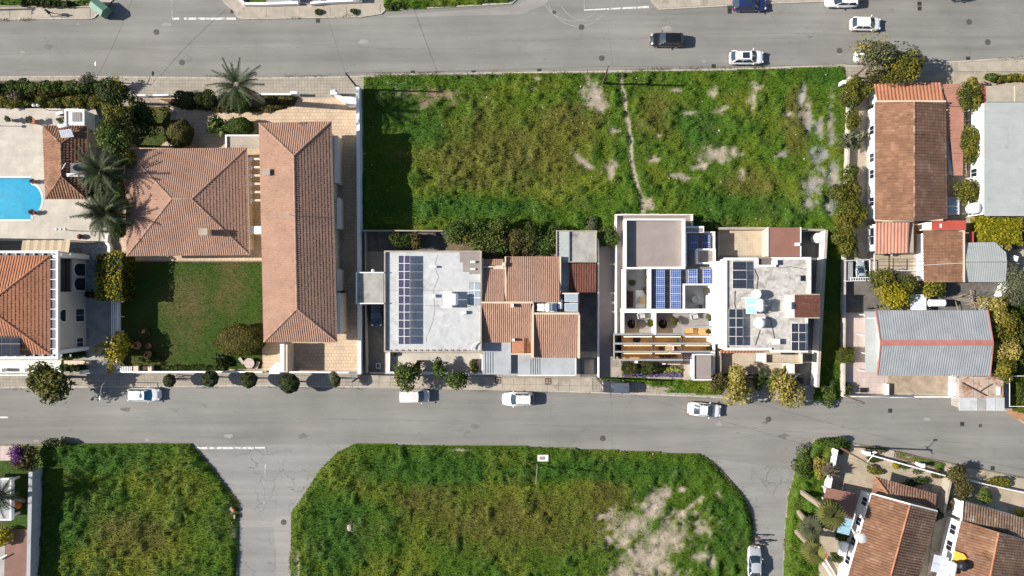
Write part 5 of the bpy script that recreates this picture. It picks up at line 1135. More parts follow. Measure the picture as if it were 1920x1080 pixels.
plate('alley', R(1087,548,1119,706), .14, M['darkcon']); plate('alley_apron', R(1087,659,1119,670), .155, M['yard']); plate('alley_apron', R(1095,674,1113,701), .155, M['yard'])
# ================================================================ new white house
t = house('modern_white_house', 'new white cubic house with recessed terraces and glowing slatted rooms', 1240, 560)
plate('driveway', R(1121.5,463,1156,709), .15, M['taupe']); 
wallthing('long thin white wall between dark alley and taupe driveway', [(1120,447),(1120.5,708)], 1.25, .16, M['white'])
pb('podium', M['taupe'], t, (1157,404,1297.5,625,.1,1.0)); ring('podium_wall', M['whiteold'], t, 1154.5,401.5,1299.5,628,.1,1.6,.16,'nw'); pb('podium_wall', M['whiteold'], t, (1297.5,404.2,1299.5,424,.1,1.6))
WH = M['white']; TP = M['taupe']
pb('block', WH, t, (1173,411,1284,502,1.0,3.3)); pb('roof_floor', TP, t, (1175,413,1282,500,3.301,3.5)); ring('parapet', WH, t, 1172,410,1285,504,3.0,4.45,.2)
pb('canopy', WH, t, (1285.2,424,1320,436,2.4,3.0)); pb('canopy_floor', TP, t, (1286,427.5,1318,435,3.001,3.02)); 
pb('block', WH, t, (1285.5,435,1339.5,500,1.0,1.6)); pb('roof_floor', M['deck'], t, (1287,437,1338,500,1.601,1.7)); ring('parapet', WH, t, 1285.2,434,1341,500,1.0,2.3,.18,'nwe')
pb('roof_floor', TP, t, (1295,470,1306,500,1.701,1.72))
pb('block', WH, t, (1306,467,1341,493,1.7,2.0)); pb('roof_floor', TP, t, (1309,470,1338,491,2.001,2.02)); ring('parapet', WH, t, 1305.5,466,1342,495,1.7,2.6,.2)
pb('block', WH, t, (1221,504.3,1283,581,1.0,2.8),(1283,500.3,1340,533,1.0,2.78)); pb('roof_floor', M['deck'], t, (1221,504.3,1283,580,2.801,2.9),(1283.2,500.3,1339,532,2.801,2.899))
ring('parapet', WH, t, 1281.5,532,1341,582,.9,3.6,.2,'nwe'); pb('parapet', WH, t, (1218.5,504.2,1221,579,.9,3.6),(1170.5,504.2,1174,579,.9,3.6),(1338.5,500.3,1341,531.5,2.5,3.2),(1168,579.3,1341,586.5,.9,3.6))
pb('floor', M['greyfloor'], t, (1174.2,504.3,1218,579,1.0,1.1)); pb('floor', M['beam'], t, (1285,536,1337,579,1.0,1.1))
pb('floor', M['greyfloor'], t, (1170,587,1336,627,1.0,1.7)); pb('divider', WH, t, (1227,586.8,1230.5,627,1.7,3.4)); pb('side_wall', WH, t, (1336.5,586.8,1341,627,.1,3.2),(1337,627.3,1341,713,.1,1.5)); pb('side_wall', WH, t, (1168,586.8,1170.5,627,1.0,3.2))
# slatted rooms in front
BM = M['beam']; WD = M['wood']
pb('floor', WD, t, (1155,628,1333,661,.12,.3),(1155,661.2,1281,675,.12,.3)); pb('floor', WD, t, (1284,613,1333,627.5,1.7,1.8))
pb('beam', BM, t, (1153,625,1284,628.5,3.0,3.3),(1153,642.5,1334,646,3.0,3.3),(1153,658,1334,661,3.0,3.3),(1153,673,1281,676.5,3.0,3.3),(1281,611,1335,615,3.0,3.3),(1281,628.6,1334,630.5,3.0,3.28))
pb('beam', BM, t, (1151,624.5,1152.8,676.5,2.9,3.31),(1281.2,615.2,1283,628.4,2.9,3.29))
pb('partition', M['darkwood'], t, (1153,628.8,1155,672.5,.3,2.95),(1224,628.8,1227,672.5,.3,2.95),(1278.5,630.8,1281,672.5,.3,2.95)); pb('partition', M['darkwood'], t, (1166,628.8,1167.5,672.5,.3,2.95))
for y in (631,647.5,662.5):
    for x0, x1 in ((1170,1222),(1229,1276),(1285,1330)):
        if y == 662.5 and x0 > 1280: continue
        pb('led_strip', M['led'], t, (x0,y,x1,y+.7,2.82,2.9))
        L = bpy.data.lights.new('room_lamp', 'AREA'); L.energy = 10; L.color = (1,.66,.32); L.shape = 'RECTANGLE'; L.size = (x1-x0)/S*.9; L.size_y = .25; lo = bpy.data.objects.new('room_lamp', L); COL.objects.link(lo); lo.location = W((x0+x1)/2, y+1.4, 2.8); lo.rotation_euler = (0.35,0,0)
pb('step_wall', M['darkwood'], t, (1166,677,1281,683,.1,.9)); pb('plaque', M['metalw'], t, (1242,681.5,1248,683.5,.901,.93)); 
for k in range(6): pb('raised_mark', M['metalw'], t, (1252+4*k,682.2,1254.6+4*k,683.3,.901,.92))
pb('letterbox', M['metalw'], t, (1191,676.8,1196,681,.9,1.3))
pb('entry_roof', TP, t, (1302,667,1333,710,2.2,2.45)); ring('entry_parapet', WH, t, 1300,664,1334.5,713,1.9,2.65,.14,'nsw'); pb('entry_wall', WH, t, (1301,668,1303,709,.1,2.0))
plate('entry_floor', R(1281,661.5,1301,712), .16, M['slab']); plate('entry_step', R(1281,661.5,1301,683), .19, M['taupedark'])
plate('flower_bed', R(1166,684,1281,706), .17, M['soildark']); plate('driveway_apron', R(1146.5,688,1166,709), .155, M['slab'])
pv = [('pair of blue solar panels at the top left of the small roof wing',1293,441,1.75,1,2,1.0,.98),('pair of blue solar panels at the top right of the small roof wing',1317,441,1.75,1,2,.95,.98),('blue solar column on the left of the dark roof deck',1227,506,2.95,1,5,1.28,1.0),('second blue solar column on the dark roof deck',1257,506,2.95,1,5,1.28,1.0),('blue solar column below the square roof hatch left one',1290,505,2.95,1,2,1.15,.98),('blue solar column below the square roof hatch right one',1318,505,2.95,1,2,1.0,.98)]
for l,x,y,z,c,r,w,h in pv: pv_array(l, x, y, z, c, r, w, h, .28, 'pv_blue', raise_=.12)
t2 = thing('roof_ladder', 'thin black ladder hooked over the white roof parapet', 'ladder', W(1281,480,3.5)); mb = MB()
for x in (-.25,.25): mb.bar((0.05,x,0),(0.12,x,1.1),.02,n=5); mb.bar((.12,x,1.1),(.45,x,1.15),.02,n=5); mb.bar((.45,x,1.15),(.5,x,-.2),.02,n=5)
for k in range(4): mb.bar((.06+.015*k,-.25,.2+.25*k),(.06+.015*k,.25,.2+.25*k),.015,n=4)
mb.out('frame', M['black'], t2, local=True)
# terrace furniture
def armchair(label, loc, rz, mat='fabric', s=1.0):
    t = thing('armchair', label, 'armchair', loc, None, rz); MB().box(-.36*s,-.34*s,.25,.36*s,.36*s,.42).out('seat', M[mat], t, local=True, bevel=.03); MB().box(-.38*s,.30*s,.3,.38*s,.44*s,.85).out('backrest', M[mat], t, local=True, bevel=.03)
    for q in (-1,1): MB().box(q*.42*s-.06,-.34*s,.2,q*.42*s+.06,.36*s,.58).out('armrest', M[mat], t, local=True, bevel=.02); 
    for a in (-1,1):
        for b in (-1,1): MB().bar((a*.34*s,b*.3*s,0),(a*.34*s,b*.3*s,.26),.025,n=5).out('leg', M['black'], t, local=True)
    return t
armchair('grey armchair in the shaded upper right terrace', W(1302,561,1.1), .4); armchair('pale armchair behind the left hanging chair', W(1201,592,1.7), .2); armchair('pale armchair behind the right shaded terrace corner', W(1300,593,1.7), .2)
armchair('brown sofa seat lowest in the left sunken courtyard', W(1181,568,1.1), 1.57, 'clothbrown', 1.1); armchair('brown sofa seat highest in the left sunken courtyard', W(1181,553,1.1), 1.57, 'clothbrown', 1.1); armchair('brown armchair facing the wooden table in the sunken courtyard', W(1212,545,1.1), -1.2, 'clothbrown'); 
t2 = thing('coffee_table', 'square wooden table on a pale rug in the sunken courtyard', 'table', W(1203,563,1.1)); MB().box(-.42,-.42,.34,.42,.42,.4).out('tabletop', M['wood'], t2, local=True)
for a in (-1,1):
    for b in (-1,1): MB().box(a*.36-.03,b*.36-.03,.02,a*.36+.03,b*.36+.03,.34).out('leg', M['darkwood'], t2, local=True)
t2 = thing('rug', 'pale rug under the wooden table in the sunken courtyard', 'rug', W(1201,561,1.1)); MB().box(-.65,-1.3,0,.65,1.2,.015).out('pile', M['bedwhite'], t2, local=True)
t2 = thing('daybed', 'white daybed with pillows at the right edge of the upper terrace', 'daybed', W(1328,566,1.1)); MB().box(-.4,-.9,.15,.4,.9,.42).out('mattress', M['bedwhite'], t2, local=True, bevel=.05); MB().box(-.43,-.93,0,.43,.93,.15).out('base', M['darkwood'], t2, local=True)
for q in (-.6,0,.6): MB().ell((.22,q,.5),(.16,.24,.14),8,5).out('pillow', M['bedwhite'], t2, local=True, smooth=True)
t2 = thing('side_table', 'small black square table on the upper right terrace', 'table', W(1312,576,1.1)); MB().box(-.25,-.35,.4,.25,.35,.45).out('tabletop', M['black'], t2, local=True); MB().box(-.04,-.04,0,.04,.04,.4).out('leg', M['black'], t2, local=True)
for i,(x,y) in enumerate(((1183,607),(1241,607))):
    t2 = thing('hanging_chair', ('round wicker hanging chair on the left lower terrace','round wicker hanging chair right of the white divider')[i], 'hanging chair', W(x,y,1.7)); mb = MB(); n=16; vs=[]; fs=[]
    for j in range(6):
        ph = -math.pi/2+math.pi*.62*j/5
        for k in range(n): th=2*math.pi*k/n; vs.append((.62*math.cos(ph)*math.cos(th),.62*math.cos(ph)*math.sin(th),.75+.62*math.sin(ph)))
    for j in range(5):
        for k in range(n): fs.append((j*n+k,j*n+(k+1)%n,(j+1)*n+(k+1)%n,(j+1)*n+k))
    mb.add(vs,fs).out('basket', M['darkwood'], t2, local=True); MB().ell((0,0,.42),(.42,.42,.12),12,6).out('cushion', M['clothbrown'], t2, local=True); mb=MB(); mb.lathe((0,0,0),[(.001,.03),(.5,.03),(.5,0)],18); mb.bar((0,.6,0),(0,.55,1.5),.03,n=6); mb.bar((0,.55,1.5),(0,0,1.6),.03,n=6); mb.out('stand', M['black'], t2, local=True)
t2 = thing('glass_table', 'thin round wire table beside the left hanging chair', 'table', W(1201,608,1.7)); mb=MB(); n=20
for k in range(n): a=2*math.pi*k/n; b=2*math.pi*(k+1)/n; mb.bar((.55*math.cos(a),.55*math.sin(a),.45),(.55*math.cos(b),.55*math.sin(b),.45),.02,n=4)
for k in range(3): a=2*math.pi*k/3; mb.bar((.5*math.cos(a),.5*math.sin(a),0),(.5*math.cos(a),.5*math.sin(a),.45),.02,n=4)
mb.out('frame', M['black'], t2, local=True)
t2 = thing('dining_table', 'round dining table seen between the glowing slats', 'table', W(1253,653,.3)); MB().lathe((0,0,0),[(.001,.75),(.6,.75),(.6,.71),(.08,.7),(.06,.05),(.35,.02),(.35,0)],20).out('tabletop', M['bedwhite'], t2, local=True)
for i,(x,y) in enumerate(((1240,665),(1252,666),(1264,665),(1240,651),(1266,651))): armchair(('dark dining chair bottom left','dark dining chair bottom middle','dark dining chair bottom right','dark dining chair upper left','dark dining chair upper right')[i]+' between the glowing slats', W(x,y,.3), (3.1,3.14,3.2,1.6,-1.6)[i], 'clothbrown', .7)
armchair('dark lounge chair under the first glowing slat on the left', W(1193,636,.3), 3, 'clothdark', .9)
# ================================================================ weathered flat house right of it
t = house('weathered_flat_house', 'flat roofed house with blotchy concrete roof and many solar panels', 1440, 575)
pb('wall', M['whiteold'], t, (1362,485,1520,556,.1,4.85),(1362,556,1515,657,.1,4.84)); pb('roof', M['dirtycon'], t, (1362,485,1519,556,4.851,4.95),(1362,556.3,1514,656,4.851,4.949))
pb('sunlit_wall_stand_in', M['white'], t, (1341.5,490,1361.8,645,.1,4.5))  # ledge added in place of the sunlit west wall, shaped to stay lit
mb = MB()
for b in ((1360,483,1420,488,4.5,5.25),(1450,482,1521,487,4.5,5.25),(1515.5,487.2,1521,553,4.5,5.24),(1360,488.2,1363.5,652,4.5,5.2),(1360,652.2,1447,657,4.5,5.2),(1447,656,1515,661,4.5,5.2),(1511,596,1515,655.8,4.5,5.1),(1419.5,485,1422.5,500,4.5,5.3),(1422.6,496.5,1455,500.5,4.5,5.3),(1450,487.2,1458,496.3,4.5,5.6)): pxbox(mb,*b)
mb.out('parapet', M['whiteold'], t)
pb('light_well', M['taupedark'], t, (1422.7,484,1449,496.4,4.951,4.97)); 
pb('stair_hatch', M['glassdark'], t, (1501.5,516.5,1510,527,4.951,5.05)); pb('stair_house', M['whiteold'], t, (1478,553,1489.8,596,4.9,5.75)); pb('stair_house', M['white'], t, (1490,554,1536,595,.1,5.5)); tile_plane(t, [W(1537,553,5.6),W(1537,595,5.6),W(1490,595,5.85),W(1490,553,5.85)], M['tile_maroon'], .36, .42)
pb('parapet', M['slab'], t, (1489.8,551,1537,553,5.4,5.9),(1489.8,595,1537,597,5.4,5.9))
tile_plane(t, [W(1433,661,4.4),W(1350,661,4.4),W(1350,655,4.9),(W(1433,655,4.9))], M['tile_orange'], .42, .42); pb('ledge', M['white'], t, (1421,661,1436,677,3.0,3.5))
pb('balcony', M['beigetile'], t, (1436,665,1503,680,2.6,2.8)); ring('balcony_parapet', M['cream'], t, 1435,663,1505,682,2.5,3.5,.14,'sew'); pb('front_block', M['whiteold'], t, (1480,682.5,1490,703,.1,2.4))
mb = MB()
for pts in (((1414,504),(1421,520),(1419,540),(1424,555)),((1378,545),(1377,570),(1380,580)),((1422,576),(1445,600),(1452,634)),((1425,618),(1416,648)),((1515,505),(1480,500),(1460,503))):
    mb = MB()
    for a, b in zip(pts[:-1], pts[1:]): mb.bar(W(*a,5.0), W(*b,5.0), .035, n=4)
    mb.out('pipe', M['darkwood'], t)
pv_array('three black solar panels at the upper left of the blotchy roof', 1371, 490, 4.98, 1, 3, 1.72, 1.13, .12, 'pv_dark', raise_=.55)
pv_array('eight black solar panels down the left edge of the blotchy roof', 1364, 579, 4.98, 2, 4, .86, 1.13, .12, 'pv_dark', raise_=.55)
pv_array('six black solar panels at the lower right of the blotchy roof', 1481, 606, 4.98, 2, 3, .86, 1.13, .12, 'pv_dark', raise_=.5)
water_heater('solar heater with pale blue wavy collectors and white tank upper one', W(1412,572,4.98), -math.pi/2, 1.3, .44, 2, 'panelblue', True, 1.0, 1.25, tilt=.3)
tt = thing('water_cylinder', 'fat white upright tank below the solar heater on the blotchy roof', 'water tank', W(1424,606,5.9)); MB().lathe((0,0,-.9),[(.001,.3),(.45,.3),(.62,.4),(.64,.9),(.62,1.3),(.4,1.45),(.001,1.5)],18).out('tank', M['tank'], tt, local=True, smooth=True); mb=MB()
for a in (-1,1):
    for b in (-1,1): mb.bar((a*.4,b*.4,-.9),(a*.35,b*.35,-.55),.035,n=5)
mb.out('stand', M['steel'], tt, local=True)
tt = thing('water_cylinder', 'white lying tank left part of the middle of the blotchy roof', 'water tank', W(1424,598,5.0)); MB().bar((-.5,.0,.5),(.5,.0,.5),.3,n=12).out('tank', M['tank'], tt, local=True); MB().box(-.3,-.1,0,.3,.1,.25).out('stand', M['steel'], tt, local=True)
dish('large white satellite dish on the blotchy concrete roof', W(1414,552,4.98), 2.9, .62, 'metalw', 0.9)
ac_unit('white box unit near the stair house of the blotchy roof', W(1478,573,5.96), 1.57, (.9,.5,.4)); ac_unit('white cube unit in the lower middle of the blotchy roof', W(1453,640,4.98), 0, (.8,.7,.7))
plate('back_patio', R(1347,431,1440,479), .15, M['beigetile']); plate('side_yard', [(1502,431),(1544,431),(1528,722),(1480,722),(1480,662),(1502,662)], .15, M['darkcon']); plate('front_patio', R(1346,655,1476,705), .15, M['beigetile'])
wallthing('cream wall behind the beige back patio', [(1342,430),(1436,430)], 1.5, .22, M['cream'], cap=M['slab']); wallthing('cream wall along the left side of the beige back patio', [(1345,432),(1345,482)], .7, .2, M['cream'])
t = house('brown_metal_shed', 'shed with flat brown metal roof behind the blotchy roofed house', 1470, 453, 'shed'); pb('wall', M['cream'], t, (1441,427,1501,480,.1,2.6)); pb('roof', M['brownmetal'], t, (1441,426.5,1501,481,2.6,2.7)); pb('edge_trim', M['metalw'], t, (1439.5,426,1441,481,2.6,2.8),(1501,426,1502.5,481,2.6,2.8)); pb('vent', M['metalw'], t, (1492,455,1500,461,2.7,3.0))
for k in range(5): pb('seam', M['brownmetal'], t, (1441.2,436+9.5*k,1500.8,436.6+9.5*k,2.701,2.73))
barrel_tank('pale round tank in the dark corner yard behind the brown shed', W(1528,447,.15), .68, 1.5)
wallthing('tall pale wall between the dark side yard and the green strip', [(1536,434),(1520,722)], 2.2, .24, M['whiteold'], cap=M['slab'])
wallthing('low wall at the top of the dark corner yard', [(1503,433),(1536,434)], 2.0, .22, M['slab'])
t = wallthing('low wall between the beige front patio and the street trees', [(1345,706),(1478,706)], .7, .2, M['cream']); wallthing('cream wall on the left side of the beige front patio', [(1345,655),(1345,706)], 1.4, .2, M['cream'])
tt = thing('black_bin', 'black bin at the end of the dark side lane', 'bin', W(1496,712,.15)); MB().box(-.3,-.35,0,.3,.35,.95).out('body', M['black'], tt, local=True, bevel=.04); MB().box(-.33,-.38,.95,.33,.38,1.02).out('lid', M['black'], tt, local=True)
# ================================================================ right block
plate('yard', [(1584,150),(1760,140),(2460,130),(2460,790),(1800,742),(1582,742)], .13, M['yard'])
t = wallthing('long white wall between the rough meadow and the orange trees', [(1588,148),(1583,300),(1577,480),(1575,742)], 1.2, .26, M['oldwall'])
pb('pier', M['white'], t, (1581,150,1587,157,.1,1.7))
t = house('main_gabled_house', 'large gabled house with weathered brown tile roof beside the orange trees', 1705, 300)
fp = tiled_roof(t, [(1640,192,2.9),(1640,413,2.9),(1775,410,2.9),(1772,192,2.9)], [(1714,191,4.5),(1714,412,4.5)], [M['tile_ochre'], M['tile_brown']], M['white'], style=('gable','gable'), oh=.4, tw=.40, tl=.46, capmat=M['tile_ochre'], amp=.09, lap=.055)  # east slope turned from the sun: shade put into its darker tile colour
pb('gable_coping', M['cream'], t, (1643,188,1714,191.5,3.0,3.3),(1714,188,1774,191.5,3.0,3.3),(1642,412,1714,415,3.0,3.2),(1714,410,1768,414,3.0,3.2))
for f in (.2,.45,.6,.85): window(t, fp[0], fp[1], f, 1.1, .9, 2.1)
tile_plane(t, [W(1638,158,2.5),W(1763,155,2.5),W(1771,190,2.95),W(1644,194,2.95)], M['tile_orange'], .46, .5, amp=.07); pb('porch_wall', M['white'], t, (1646,166,1755,190,.1,2.4))
tile_plane(t, [W(1705,416,2.75),W(1702,474,2.45),W(1640,475,2.45),W(1641,416,2.75)][::-1], M['tile_awning'], .45, 1.2, amp=.05, lap=.005) if False else tile_plane(t, [W(1640,476,2.45),W(1702,474,2.45),W(1705,417,2.8),W(1641,417,2.8)], M['tile_awning'], .45, 1.2, amp=.06, lap=.006)
pb('wing_wall', M['white'], t, (1642,420,1700,470,.1,2.35)); pb('wing_roof_slab', M['slab'], t, (1706,418,1713,474,2.0,2.3)); window(t, W(1642,420,2.3), W(1642,470,2.3), .45, 2.2, .9, 2.0, bars=1)
t = house('salmon_awning', 'salmon sheet awning along the east side of the gabled house', 1788, 230, 'awning')
poly3(t, 'roof', [[W(1768,158,2.4),W(1800,157,2.1),W(1806,199,2.1),W(1774,199,2.4)]], M['rust']); tile_plane(t, [W(1806,199,2.1),W(1800,157,2.1),W(1768,158,2.5),W(1774,199,2.5)], M['tile_awning'], .32, 2.0, amp=.03, lap=.004)
tile_plane(t, [W(1805,329,2.0),W(1807,200,2.1),W(1776,200,2.5),W(1789,329,2.3)], M['tile_awning'], .32, 2.0, amp=.03, lap=.004); tile_plane(t, [W(1788,329,2.1),W(1778,262,2.1),W(1774,262,2.4),W(1774,329,2.4)], M['sheet_grey'], .3, 2, amp=.02, lap=.004)
for x, y in ((1798,165),(1803,240),(1800,325),(1780,325)): pb('post', M['metalw'], t, (x,y,x+1.2,y+1.2,.1,2.0))
t = house('small_tiled_house', 'smaller square house with weathered ochre tile roof', 1768, 480); pb('wall', M['white'], t, (1734,437,1806,526,.1,2.1)); tile_plane(t, [W(1731,529,2.2),W(1730,432,2.2),W(1806,434,2.9),W(1806,529,2.9)], M['tile_ochre'], .40, .42, amp=.09, lap=.05)
pb('coping', M['cream'], t, (1806.2,432,1809.5,529,2.0,3.05),(1729,429.5,1806,432,1.9,2.5)); tt = thing('white_rope', 'white cable lying across the ochre tile roof and grey sheet roof', 'cable', W(1730,497,3.2)); mb=cable([W(1732,497,2.4),W(1808,493,3.15)],.0,.025); 
for q in cable([W(1808,493,3.15),W(1821,491,3.1)],0,.02).v: pass
mb.out('rope', M['metalw'], tt)
t = house('red_roofed_passage', 'narrow roof of red sheet metal behind the small ochre house', 1778, 422, 'shed'); pb('roof', M['redmetal'], t, (1747,413.5,1811,431.5,2.6,2.68)); pb('roof', M['redmetal'], t, (1817,434,1826,456,1.9,1.96)); pb('patch', M['metalw'], t, (1762,419,1766,427,2.681,2.70)); pb('wall', M['white'], t, (1749,416,1809,430,.1,2.5)); pb('white_box', M['white'], t, (1738,417,1746.5,430,.1,2.2))
for k in range(5): pb('seam', M['redmetal'], t, (1747.2,416+3*k,1810.8,416.5+3*k,2.681,2.72))
plate('red_patio', R(1710,412,1732,474), .15, M['terracotta']); plate('red_patio', R(1712,477,1732,520), .15, M['pink']); plate('white_patio', R(1620,190,1642,474), .145, M['slab'])
t = house('grey_sheet_shed', 'pale grey sheet roofed shed right of the ochre tile roof', 1848, 492, 'shed'); pb('wall', M['concrete'], t, (1812,460,1880,524,.1,2.4))
tile_plane(t, [W(1866,454,2.5),W(1808,455,2.5),W(1808,491,2.95),W(1888,491,2.95),W(1886,474,2.7)], M['sheet_pale'], .3, 3, amp=.02, prof=WAVE, lap=0, jit=.001); tile_plane(t, [W(1808,529,2.5),W(1886,529,2.5),W(1888,492,2.95),W(1808,492,2.95)], M['sheet_pale'], .3, 3, amp=.02, prof=WAVE, lap=0, jit=.001)
water_heater('pair of grey framed collectors with a fat white tank at the gabled house', W(1787,388,.2), -math.pi/2, 1.5, .62, 2, 'panelgrey', False, 1.08, 2.2, tilt=.12)
tt = thing('water_tank', 'fat white tank right of the two grey collectors', 'water tank', W(1824,391,2.4)); mb=MB(); mb.lathe((0,0,-.6),[(.001,0),(.6,.05),(.72,.2),(.72,1.3),(.55,1.55),(.001,1.65)],22); mb.out('tank', M['tank'], tt, local=True, smooth=True); mb=MB()
for a in (-1,1):
    for b in (-1,1): mb.bar((a*.6,b*.6,-2.3),(a*.6,b*.6,-.6),.05,n=5)
mb.out('stand', M['steel'], tt, local=True)
t = house('pale_roofed_house', 'house with a plain pale grey sheet roof at the right edge', 1890, 300); pb('wall', M['white'], t, (1843,194,2080,402,.1,3.2))
tile_plane(t, [W(1845,405,3.3),W(1845,192,3.3),W(1921,192,3.8),W(1921,405,3.8)], M['sheet_pale'], .55, 3, amp=.035, prof=WAVE, lap=0, jit=.001); tile_plane(t, [W(2000,192,3.3),W(2000,405,3.3),W(1922,405,3.8),W(1922,192,3.8)], M['sheet_pale'], .55, 3, amp=.035, prof=WAVE, lap=0, jit=.001)
for f in (.3,.6,.85): window(t, W(1843,200,3.2), W(1843,400,3.2), f, 1.0, .9, 2.1)
pb('porch_roof', M['slab'], t, (1848,161,2000,191,2.3,2.5)); pb('porch_trim', M['redmetal'], t, (1846,160,1848,192,2.2,2.55)); pb('porch_trim', M['cream'], t, (1902,161,1904,191,2.501,2.55)); plate('side_path', R(1828,180,1846,410), .145, M['slab'])
t = thing('trampoline', 'round black trampoline at the right edge by the yellow vine', 'trampoline', W(1908,446,.8)); mb = MB(); mb.lathe((0,0,0),[(1.35,.0),(1.5,.05),(1.5,-.03),(1.35,0)],26); mb.out('rim', M['clothdark'], t, local=True); MB().lathe((0,0,-.01),[(.001,0),(1.34,0)],26).out('mat', M['black'], t, local=True); mb=MB()
for k in range(6): a=k*1.047; mb.bar((1.4*math.cos(a),1.4*math.sin(a),-.8),(1.4*math.cos(a),1.4*math.sin(a),0),.035,n=5)
mb.out('leg', M['steel'], t, local=True)
tt = thing('parasol', 'folded orange parasol at the right edge near the trampoline', 'parasol', W(1919,452,.2)); MB().lathe((0,0,.8),[(.001,0),(.35,.1),(.2,.8),(.05,1.5),(.001,1.6)],12).out('canopy', M['orange'], tt, local=True); MB().bar((0,0,0),(0,0,2.4),.025,n=5).out('pole', M['metalw'], tt, local=True)
ac_unit('white outdoor unit at the east corner of the grey sheet shed', W(1898,485,1.0), 1.3, (.7,.6,.7))
# middle yard: frames, washing lines, laundry
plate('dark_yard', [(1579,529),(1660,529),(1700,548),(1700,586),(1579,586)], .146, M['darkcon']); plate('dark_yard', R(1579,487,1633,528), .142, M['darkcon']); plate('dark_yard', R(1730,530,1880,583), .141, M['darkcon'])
t = thing('washing_frame', 'thin white and brown poles with lines over the dusty yard', 'washing line', W(1680,500)); mb = MB()
for a, b in (((1639,476),(1639,508)),((1639,507),(1675,507)),((1675,507),(1728,508))): mb.bar(W(*a,2.2), W(*b,2.2), .05, n=5)
for a in ((1639,476),(1639,507),(1675,507),(1727,508)): mb.bar(W(*a,.1), W(*a,2.2), .05, n=5)
mb.out('frame', M['metalw'], t); mb = MB(); mb.bar(W(1675,484,2.1), W(1675,506,2.1), .07, n=5)
for y in (486,491,498): mb.bar(W(1648,y,1.9), W(1730,y-1,1.9), .03, n=5)
mb.out('rail', M['darkwood'], t)
t = thing('storage_frame', 'pale metal frame and ladder rack over the shaded yard corner', 'rack', W(1606,510)); mb = MB()
for a, b in (((1582,489),(1631,487)),((1631,487),(1631,525)),((1582,527),(1632,526)),((1594,521),(1631,520))): mb.bar(W(*a,1.2), W(*b,1.2), .06, n=5)
for k in range(8): mb.bar(W(1595+4.6*k,520,1.2), W(1595+4.6*k,526,1.2), .04, n=4)
for a in ((1582,489),(1631,487),(1631,526),(1582,527)): mb.bar(W(*a,.1), W(*a,1.2), .06, n=5)
mb.out('frame', M['metalw'], t)
car('small covered blue and white vehicle under the storage frame', 1613, 506, 90, paint('paleblue',(.33,.38,.42)), 2.6, 1.2, 1.2, name='small_vehicle', style='hatch')
tt = thing('grey_box_trailer', 'pale grey box beside the covered vehicle in the shaded yard', 'box', W(1587,508,.15)); MB().box(-.5,-1.2,.3,.5,1.2,.8).out('body', M['beam'], tt, local=True, bevel=.03); MB().bar((-.55,0,.25),(.55,0,.25),.24,n=12).out('wheel', M['rubber'], tt, local=True)
for i,(l,x,y,r) in enumerate((('dark motor scooter at the foot of the salmon wing roof',1662,478,0.0),('dark bicycle leaning by the small ochre house',1727,507,1.5),('black bicycle in the dark yard by the grey gabled roof',1634,576,.3))):
    t = thing('scooter' if i == 0 else 'bicycle', l, 'scooter' if i == 0 else 'bicycle', W(x,y,.15), None, r)
    for xx in (-.5,.5): MB().bar((xx,-.03,.32),(xx,.03,.32),.32,n=16).out('wheel', M['rubber'], t, local=True)
    mb=MB(); mb.bar((-.5,0,.32),(-.1,0,.35),.03,n=5); mb.bar((-.1,0,.35),(.35,0,.7),.03,n=5); mb.bar((-.2,0,.75),(.4,0,.75),.03,n=5); mb.bar((.5,0,.32),(.4,0,.95),.025,n=5); mb.out('frame', M['steel'], t, local=True); MB().ell((-.22,0,.8),(.2,.1,.05),8,5).out('saddle', M['black'], t, local=True); MB().bar((.4,-.28,.98),(.4,.28,.98),.02,n=5).out('handlebar', M['black'], t, local=True)
    if i == 0: MB().ell((-.25,0,.5),(.42,.17,.22),10,6).out('body', M['clothdark'], t, local=True, smooth=True); MB().ell((.35,0,.6),(.12,.2,.28),8,6).out('shield', M['fabric'], t, local=True, smooth=True)
# grey gabled house
t = house('grey_gabled_house', 'house with grey corrugated gabled roof and a red ridge strip', 1750, 643)
fp = tiled_roof(t, [(1642,582,3.2),(1852,582,3.2),(1856,705,3.2),(1645,704,3.2)], [(1651,643,4.3),(1862,643,4.3)], M['sheet_grey'], M['white'], style=('gable','gable'), oh=.35, tw=.31, tl=3.0, fascia=M['redridge'], prof=WAVE, amp=.035, lap=0, jit=.002, capr=.02)
for s in (-1,1): MB().add([W(1651,643,4.40), W(1862,643,4.40), W(1862,643,4.40)+Vector((0,s*.36,-.12)), W(1651,643,4.40)+Vector((0,s*.36,-.12))], [(0,1,2,3) if s < 0 else (3,2,1,0)]).out('ridge_flashing', M['redridge'], t)
for q in (((1852,582,3.2),(1862,643,4.3)),((1862,643,4.3),(1856,705,3.2)),((1642,582,3.2),(1651,643,4.3)),((1651,643,4.3),(1645,704,3.2))):
    a, b = W(*q[0]), W(*q[1]); MB().bar(a+Vector((0,0,.05)), b+Vector((0,0,.05)), .07, n=4).out('barge_board', M['redridge'], t)
window(t, fp[3], fp[0], .3, 1.2, .9, 2.1)
t = house('veranda_roof', 'translucent pale sheet lean to roof left of the grey gabled house', 1634, 645, 'lean-to'); tile_plane(t, [W(1622,698,2.3),W(1622,597,2.3),W(1645,597,2.7),W(1645,698,2.7)], M['sheet_pale'], .3, 3, amp=.02, prof=WAVE, lap=0, jit=.001); tile_plane(t, [W(1622,596,2.3),W(1620,584,2.3),W(1643,584,2.7),W(1645,596,2.7)], M['sheet_grey'], .3, 3, amp=.02, prof=WAVE, lap=0, jit=.001)
for y in (590,628,662,696): pb('post', M['metalw'], t, (1622,y,1623.4,y+1.4,.1,2.25))
